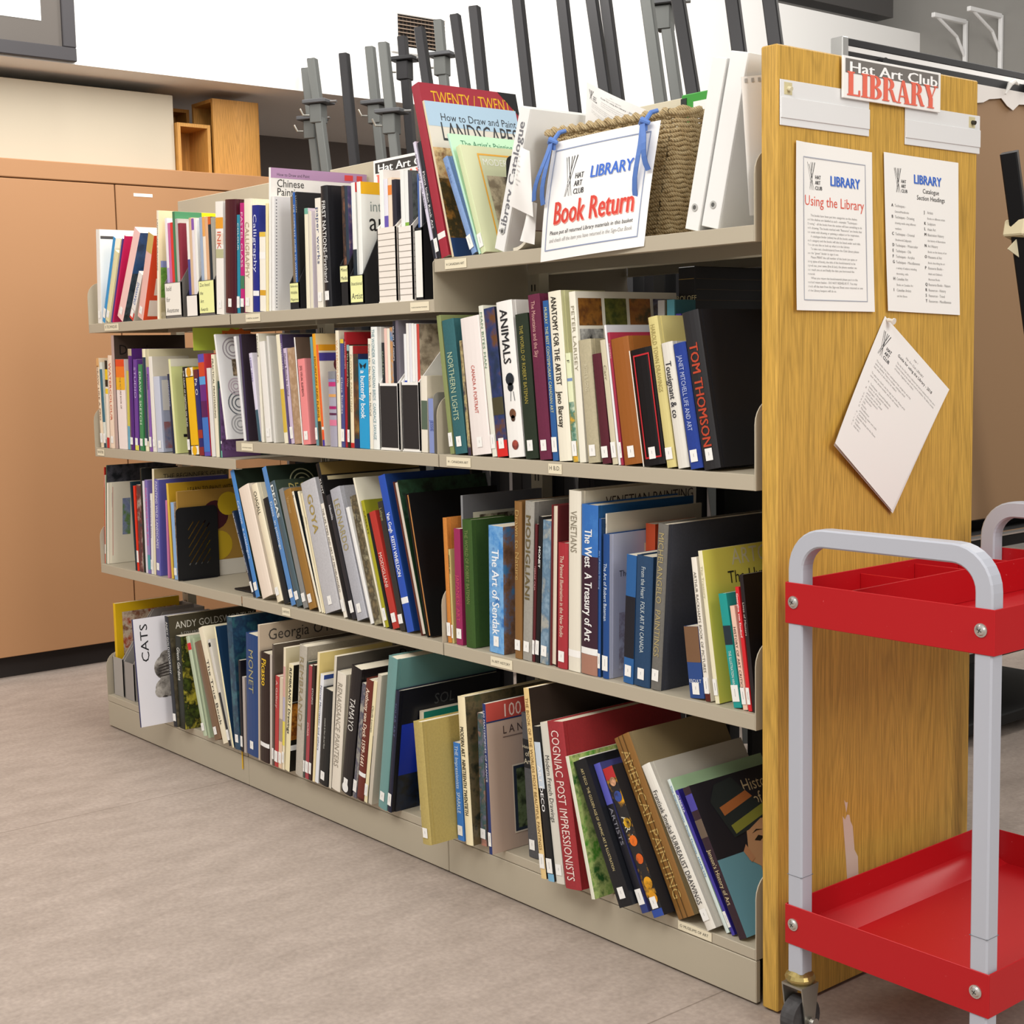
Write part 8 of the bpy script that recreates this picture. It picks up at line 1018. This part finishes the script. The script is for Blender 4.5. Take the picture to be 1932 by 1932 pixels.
{'X': 1.6847, 'y': 0.02, 'z': 1.3021, 'a': 0.0, 'w': 0.0146, 'h': 0.2887, 'D': 0.215, 'L': 'white and green booklet in the slanted cream file', 'g': 'magazines standing in the shelf files', 'c': 'f0f1ee', 'k': 'm', 'b': 0, 'sp': [(0, 0.55, '6a9a3c')]},
{'X': 1.7001, 'y': 0.02, 'z': 1.3021, 'a': 0.0, 'w': 0.0146, 'h': 0.2866, 'D': 0.2, 'L': 'white booklet with green foot in the slanted cream file', 'g': 'magazines standing in the shelf files', 'c': 'eef0ee', 'k': 'm', 'b': 0, 'sp': [(0, 0.6, '8ab84a')], 'cov': '3c3c44', 'cd': [('p', 0, 0, 1, 1, ('3c3c44', '6a7068', '2a2a30'))]},
{'X': 1.7156, 'y': 0.02, 'z': 1.3021, 'a': 0.0, 'w': 0.0146, 'h': 0.2811, 'D': 0.18, 'L': 'grey photograph magazine in the slanted cream file', 'g': 'magazines standing in the shelf files', 'c': '4a4a52', 'k': 'm', 'b': 0, 'cov': '4a4c50', 'cd': [('p', 0, 0, 1, 1, ('4a4c50', '7a8078', '2c2c30'))]},
{'X': 1.7495, 'y': 0.02, 'z': 1.3021, 'a': 0.0, 'w': 0.006, 'h': 0.274, 'D': 0.215, 'L': 'blue booklet in the file with blank card', 'g': 'magazines standing in the shelf files', 'c': '4a68a8', 'k': 'm', 'b': 0},
{'X': 1.7563, 'y': 0.02, 'z': 1.3021, 'a': 0.0, 'w': 0.006, 'h': 0.2585, 'D': 0.215, 'L': 'pale booklet in the file with blank card', 'g': 'magazines standing in the shelf files', 'c': 'd8d8e0', 'k': 'm', 'b': 0},
{'X': 1.7631, 'y': 0.02, 'z': 1.3021, 'a': 0.0, 'w': 0.006, 'h': 0.2383, 'D': 0.215, 'L': 'dark booklet in the file with blank card', 'g': 'magazines standing in the shelf files', 'c': '26282e', 'k': 'm', 'b': 0},
{'X': 1.5916, 'y': 0.02, 'z': 0.9621, 'a': 0.0, 'w': 0.0108, 'h': 0.2457, 'D': 0.215, 'L': 'black booklet in the first white file', 'g': 'magazines standing in the shelf files', 'c': '24282c', 'k': 'm', 'b': 0, 't': 'EAGLE EYE', 'tc': '8a9a80'},
{'X': 1.6032, 'y': 0.02, 'z': 0.9621, 'a': 0.0, 'w': 0.0108, 'h': 0.2783, 'D': 0.215, 'L': 'pink edged booklet in the first white file', 'g': 'magazines standing in the shelf files', 'c': 'f0c8bc', 'k': 'm', 'b': 0},
{'X': 1.6148, 'y': 0.02, 'z': 0.9621, 'a': 0.0, 'w': 0.0108, 'h': 0.278, 'D': 0.215, 'L': 'cream booklet in the first white file', 'g': 'magazines standing in the shelf files', 'c': 'f0ead8', 'k': 'm', 'b': 0},
{'X': 1.6264, 'y': 0.02, 'z': 0.9621, 'a': 0.0, 'w': 0.0108, 'h': 0.28, 'D': 0.215, 'L': 'blue and orange booklet in the first white file', 'g': 'magazines standing in the shelf files', 'c': '5a8ab8', 'k': 'm', 'b': 0, 'spic': ('5a8ab8', 'c89050', '8a9aa8')},
{'X': 1.638, 'y': 0.02, 'z': 0.9621, 'a': 0.0, 'w': 0.0108, 'h': 0.294, 'D': 0.215, 'L': 'navy lettered booklet in the first white file', 'g': 'magazines standing in the shelf files', 'c': '20222e', 'k': 'm', 'b': 0, 't': 'the art of nature', 'tc': 'e8e8f0', 'ts': (0.04, 0.5)},
{'X': 1.6496, 'y': 0.02, 'z': 0.9621, 'a': 0.0, 'w': 0.0108, 'h': 0.2958, 'D': 0.2, 'L': 'grey violet book in the first white file', 'g': 'magazines standing in the shelf files', 'c': '6a6470', 'k': 'm', 'b': 0, 'cov': '8a8690'},
{'X': 0.0164, 'y': 0.026, 'z': 0.1091, 'a': 0.0, 'w': 0.016, 'h': 0.2947, 'D': 0.225, 'L': 'bright yellow bordered magazine in the corrugated file', 'g': 'magazines standing in the shelf files', 'c': 'e2b81c', 'k': 'm', 'b': 0, 'cov': 'e2b81c', 'cd': [('p', 0.1, 0, 0.95, 0.9, ('8a5a40', 'd8c8b0', 'b04a2c'))]},
{'X': 1.681, 'y': 0.02, 'z': 0.9621, 'a': 0.0, 'w': 0.0094, 'h': 0.2636, 'D': 0.215, 'L': 'white booklet with blue disc in the second white file', 'g': 'magazines standing in the shelf files', 'c': 'eef0f2', 'k': 'm', 'b': 0, 'sp': [(0.45, 0.6, '2a4ab0')]},
{'X': 1.6912, 'y': 0.02, 'z': 0.9621, 'a': 0.0, 'w': 0.0094, 'h': 0.2873, 'D': 0.215, 'L': 'first tall white booklet in the second white file', 'g': 'magazines standing in the shelf files', 'c': 'f2f0ec', 'k': 'm', 'b': 0},
{'X': 1.7014, 'y': 0.02, 'z': 0.9621, 'a': 0.0, 'w': 0.0094, 'h': 0.287, 'D': 0.215, 'L': 'grey white booklet in the second white file', 'g': 'magazines standing in the shelf files', 'c': 'e4e4ea', 'k': 'm', 'b': 0},
{'X': 1.7116, 'y': 0.02, 'z': 0.9621, 'a': 0.0, 'w': 0.0094, 'h': 0.2865, 'D': 0.215, 'L': 'tall white booklet with green mark in the second white file', 'g': 'magazines standing in the shelf files', 'c': 'f4f2ee', 'k': 'm', 'b': 0, 'sp': [(0.5, 0.54, '3a6a3a')]},
{'X': 1.7218, 'y': 0.02, 'z': 0.9621, 'a': 0.0, 'w': 0.0094, 'h': 0.2849, 'D': 0.215, 'L': 'white red edged booklet in the second white file', 'g': 'magazines standing in the shelf files', 'c': 'ece8e6', 'k': 'm', 'b': 0, 'sp': [(0.0, 0.1, 'c83030')]},
{'X': 1.732, 'y': 0.02, 'z': 0.9621, 'a': 0.0, 'w': 0.0094, 'h': 0.2843, 'D': 0.18, 'L': 'red edged cookery magazine in the second white file', 'g': 'magazines standing in the shelf files', 'c': 'c84a40', 'k': 'm', 'b': 0, 'cov': '5a4a40', 'cd': [('p', 0, 0, 1, 1, ('3a2e28', '8a7a68', 'c8b8a0')), ('c', 0.3, 0.55, 0.16, 'c8b040')]}]
# ---------------------------------------------------------------- books, magazines and magazine files
def spine_arc(w, bulge, n=6):
    return [(w/2-w/2*math.cos(math.pi*i/n), -bulge*math.sin(math.pi*i/n)) for i in range(n+1)]
def cover_deco(items, root, fn, D, h):
    mb = MB()
    for i, q in enumerate(items):
        e = .0004+.00012*i; t = q[0]
        if t == 'r': rect(mb, fn, q[1]*D, q[2]*h, q[3]*D, q[4]*h, M(q[5]), e)
        elif t == 'p': rect(mb, fn, q[1]*D, q[2]*h, q[3]*D, q[4]*h, PIC(q[5]), e)
        elif t == 'c': disc(mb, fn, q[1]*D, q[2]*h, q[3]*D, M(q[4]), e)
        elif t == 'ring':
            for k in range(3): disc(mb, fn, q[1]*D, q[2]*h, q[3]*D*(1-.3*k), M(q[4]), e, 24, q[3]*D*(1-.3*k)-.0035)
        elif t == 'f': frame(mb, fn, q[1]*D, q[2]*h, q[3]*D, q[4]*h, .004, M(q[5]), e)
        elif t == 't':
            sz = q[3]*h/.72; room = (1-q[1])*D*.97; x = min(.9, room/(tw(q[4])*sz))
            put(mb, fn, q[4], q[1]*D, q[2]*h, sz, M(q[5]), xs=max(x, .5), eps=e)
        elif t == 'tv':
            sz = q[3]*D/.72; L = q[4]*h
            put(mb, fn, q[5], (q[1]+q[3])*D, q[2]*h-L, sz, M(q[6]), xs=L/(tw(q[5])*sz), ang=math.pi/2, eps=e)
        elif t == 'dots':
            k = 34
            for j in range(k): disc(mb, fn, q[1]*D, (q[2]+(q[3]-q[2])*j/(k-1))*h, .0018, M(q[4]), e, 8)
        elif t == 'tri': mb.add([fn(q[1]*D, q[4]*h, e), fn(q[3]*D, q[2]*h, e), fn(q[3]*D, q[4]*h, e)], [(0,1,2)], M(q[5]))
        elif t == 'cat':   # sleeping tabby: round haunch, folded body and ears
            P = PIC(('2c2826','7a746e','b8b2aa')); P2 = PIC(('6a645e','a8a29a','d0cac2'))
            for (u, v, r, mm, k) in ((.85,.60,.17,P2,0),(.8,.52,.26,P,1),(.72,.33,.2,P,2),(.9,.36,.26,P2,3),(.6,.3,.12,P2,4)):
                uu = q[1]+u*(q[3]-q[1]); disc(mb, fn, uu*D, v*h, r*D*(q[3]-q[1])*1.25, mm, e+.00003*k, 24, 0, 1)
            for k in range(5): line(mb, fn, (q[1]+.6*(q[3]-q[1]))*D, (.44+.025*k)*h, q[3]*D, (.45+.03*k)*h, .003, M('38322e'), e+.0002)
        elif t == 'bust':  # plain head with a tall dark headdress and a collar
            e2 = e
            def poly(pts, c):
                nonlocal e2
                e2 += .00008; mb.add([fn((.0+a*q[3])*D, b*h, e2) for a, b in pts], [tuple(range(len(pts)))], M(c))
            poly(((.3,.0),(1,.0),(1,.24),(.72,.3),(.5,.22)), 'b8925c')
            poly(((.52,.22),(.8,.2),(.86,.4),(.6,.44)), 'b07a52')
            poly(((.44,.44),(.62,.36),(.82,.3),(.98,.36),(1,.56),(.96,.66),(.6,.68)), 'c4946c')
            poly(((.36,.60),(.2,.86),(.34,.96),(.62,.98),(.98,.7),(.6,.62)), '2a3030')
            poly(((.4,.62),(.37,.68),(.96,.76),(.98,.7)), '8a8a3a')
            poly(((.33,.75),(.3,.81),(.76,.87),(.83,.82)), 'b06a3a')
            poly(((.62,.545),(.7,.57),(.78,.55),(.7,.53)), '2a211c'); poly(((.88,.545),(.94,.57),(.99,.55),(.94,.53)), '2a211c')
            poly(((.62,.59),(.7,.61),(.8,.595),(.7,.6)), '2c2420')
            poly(((.8,.56),(.86,.45),(.8,.44)), 'a87450'); poly(((.74,.39),(.84,.41),(.92,.39),(.84,.37)), '9a4a3c')
            poly(((.46,.42),(.4,.5),(.47,.54),(.53,.44)), 'c08a64')
    o = mb.build('cover_print', root)
    return o
def title(mb, text, col, w, h, ts, bul, bold=False, up=False, hz=False):
    fn = lambda u, v, e: (u, -bul-.0006-e, v)
    m = M(col)
    if hz:
        words = text.split(); n = len(words); H = (ts[1]-ts[0])*h/max(n, 1)
        for i, wd in enumerate(words):
            sz = min(H*.7/.72, .86*w/tw(wd, bold)); put(mb, fn, wd, w/2, h*(1-ts[0])-H*(i+.8), sz, m, bold=bold, align=.5)
        return
    L = (ts[1]-ts[0])*h; nat = tw(text, bold); sz = .52*w/.72
    if sz*nat*.62 > L: sz = L/(nat*.62)
    sz = min(sz, .034); xs = min(max(L/(nat*sz), .6), 1.5)
    L2 = nat*sz*xs; cap = .72*sz
    if up: put(mb, fn, text, w/2+cap/2, h*(1-ts[1]), sz, m, xs=xs, bold=bold, ang=math.pi/2)
    else: put(mb, fn, text, w/2-cap/2, h*(1-ts[0]), sz, m, xs=xs, bold=bold, ang=-math.pi/2)
NAMES = {'h': ('hardback_book', 'book'), 'p': ('paperback_book', 'book'), 'm': ('magazine', 'magazine'), 'f': ('magazine_file', 'magazine file'), 'o': ('hardback_book', 'book')}
def magazine_file(b, root):
    w, hf, D, t, H = b['w'], b['h'], .255, .003, max(.275, b['h']+.08)
    m = M(b['c'], .6, 'stripe' if b.get('stripe') else 'flat'); mb = MB()
    mb.box((0,0,0), (w,D,t), m); mb.box((0,0,t), (w,t,hf), m); mb.box((0,D-t,t), (w,D,H), m)
    for x in (0, w-t): mb.prism([(0,t),(D,t),(D,H),(.11,H),(0,hf)], 0, x, x+t, m)
    mb.build('file_box', root)
    fn = lambda u, v, e: (u, -.0006-e, v)
    if b.get('card'):
        q = MB(); rect(q, fn, .06*w, .04*hf, .94*w, .96*hf, M(b['card'], .7)); q.build('front_card', root)
    if b.get('note'):
        c, lines = b['note']; q = MB(); nh = min(hf*.92, w*1.15)
        q.box((.04*w, -.0012, hf-nh), (.96*w, -.0008, hf-.002), M(c, .8))
        for i, tline in enumerate(lines):
            sz = min(nh/len(lines)*.62, .84*w/tw(tline)); put(q, lambda u, v, e: (u, -.0014-e, v), tline, .1*w, hf-nh/len(lines)*(i+.75), sz, M('3a3a3c'), shear=.15)
        q.build('paper_note', root)
    if b.get('lines'):
        q = MB(); k = 12
        for i in range(1, k): rect(q, fn, .02*w, hf*i/k, .98*w, hf*i/k+.0012, M(b['lines'])); rect(q, lambda u, v, e: (w+.0005+e, u, v), .004, hf*i/k, .09, hf*i/k+.0012, M(b['lines']))
        q.build('ruled_lines', root)
def make_book(b):
    k = b.get('k', 'p'); w, h, D = b['w'], b['h'], b['D']
    name, cat = NAMES[k]
    root = thing(name, b['L'], cat, (b['X'], b['y'], b['z']), (0, b['a'], 0), b['g'])
    if k == 'f': magazine_file(b, root); return root
    hard = k in 'ho'
    t = min(.0024 if hard else .0006, w*.2); bul = min(.0035, w*.16) if hard else min(.0009, w*.12)
    if k == 'o': bul = 0
    fin = 'cloth' if b.get('cl') else 'flat'; rough = .75 if b.get('cl') else (.32 if hard else .4)
    ms = M(b.get('bcol', b['c']), rough, fin); mc = M(b.get('cov', b.get('bcol', b['c'])), rough, fin)
    mb = MB()
    if k == 'o':                      # spine at the back, page edges to the front
        mb.box((0,0,0), (t,D,h), ms); mb.box((w-t,0,0), (w,D,h), mc); mb.box((t,D-t,0), (w-t,D,h), ms)
        mb.build('cover', root)
        p = MB(); p.box((t,.004,.003), (w-t,D-t,h-.003), M(b['c'], .8, 'pages')); p.build('pages', root)
    else:
        arc = spine_arc(w, bul)
        inn = [(t+(x/w)*(w-2*t), max(y+t, .0003)) for x, y in arc]
        n = len(arc); vs = []
        for z in (0, h): vs += [(x, y, z) for x, y in arc]+[(x, y, z) for x, y in inn]
        N2 = 2*n; fs = []
        for i in range(n-1): fs += [(i, i+1, N2+i+1, N2+i), (n+i+1, n+i, N2+n+i, N2+n+i+1), (i+1, i, n+i, n+i+1), (N2+i, N2+i+1, N2+n+i+1, N2+n+i)]
        mb.add(vs, fs, PIC(b['spic']) if b.get('spic') else ms)
        g = .0013 if hard and w > .008 else 0
        if g:
            mb.box((g,0,0), (t+g,.010,h), ms); mb.box((w-t-g,0,0), (w-g,.010,h), mc)
            mb.box((0,.010,0), (t,D,h), ms); mb.box((w-t,.010,0), (w,D,h), mc)
        else:
            mb.box((0,0,0), (t,D,h), ms); mb.box((w-t,0,0), (w,D,h), mc)
        mb.build('cover', root)
        a = .003 if hard else .0006
        p = MB(); p.box((t,t+.0006,a), (w-t,D-(.004 if hard else .0004),h-a), M('efe6d2', .85, 'pages')); p.build('pages', root)
        sp = MB(); any_ = False
        for i, (v0, v1, c) in enumerate(b.get('sp', [])):
            if v1-v0 < .002: continue
            e = .0003+.00006*i; q = [(x, y-e) for x, y in arc]; any_ = True
            vs = [(x, y, z) for z in (v0*h+.0002, v1*h-.0002) for x, y in q]
            sp.add(vs, [(j, j+1, n+j+1, n+j) for j in range(n-1)], M(c, rough))
        fs2 = lambda u, v, e: (u, -bul-.0007-e, v)
        if b.get('bord'):
            frame(sp, fs2, .16*w, .06*h, .92*w, .95*h, .003, M(b['bord'])); rect(sp, fs2, 0, 0, .05*w, h, M('e8e2d8')); any_ = True
        if b.get('fly'):
            for sx in (-1, 1): sp.add([fs2(w/2, h*.93, 0), fs2(w/2+sx*.35*w, h*.965, 0), fs2(w/2+sx*.3*w, h*.925, 0), fs2(w/2+sx*.2*w, h*.895, 0)], [(0,1,2,3) if sx > 0 else (3,2,1,0)], M('1c2a30'))
            any_ = True
        if b.get('fl'):
            for (v, r, c) in ((.9,.3,'e0a880'),(.8,.36,'2c4a9a'),(.62,.34,'e8b418'),(.5,.36,'e87018'),(.38,.34,'d86018'),(.22,.4,'e8a414'),(.12,.38,'d89410')):
                disc(sp, fs2, w*.62, v*h, r*w, PIC((c, c, '2a1c10')), .0001, 14)
            any_ = True
        if b.get('an'):
            for (v, r, c) in ((.5,.26,'26303c'),(.45,.18,'26303c'),(.28,.2,'8a5a3c'),(.25,.13,'5a4030'),(.08,.2,'c85a48')): disc(sp, fs2, w*.55, v*h, r*w, PIC((c, '1c1c1c')), .0001, 14)
            line(sp, fs2, .55*w, .42*h, .5*w, .36*h, .0015, M('26303c')); line(sp, fs2, .7*w, .42*h, .75*w, .36*h, .0015, M('26303c')); any_ = True
        if b.get('rib'):
            for u in (.34, .62): rect(sp, fs2, u*w, 0, u*w+.0018, h, M('4a3416')); 
            any_ = True
        for (v, c) in b.get('sc', []): disc(sp, fs2, w/2, v*h, w*.3, M(c), .0003, 16); any_ = True
        if b.get('t') and w > .003:
            title(sp, b['t'], b['tc'], w, h, b.get('ts', (.08, .7)), bul, b.get('bold'), b.get('up'), b.get('hz')); any_ = True
        if any_: sp.build('spine_print', root)
        if b.get('b', 1):
            lw = min(.9*w, .017); lh = .03 if w < .02 else .022; v0 = .055*h
            q = MB(); q.box((w/2-lw/2, -bul-.0012, v0), (w/2+lw/2, -bul-.0008, v0+lh), M('f4f3ef', .5)); 
            rect(q, lambda u, v, e: (u, -bul-.00135, v), w/2-.0004, v0+.009, w/2+.0005, v0+lh-.007, M('9a9a9c')); q.build('call_label', root)
    if b.get('cream'):
        pass
    if b.get('cd'): cover_deco(b['cd'], root, lambda u, v, e: (w+e, u, v), D, h)
    return root
for b in BOOKS: make_book(b)
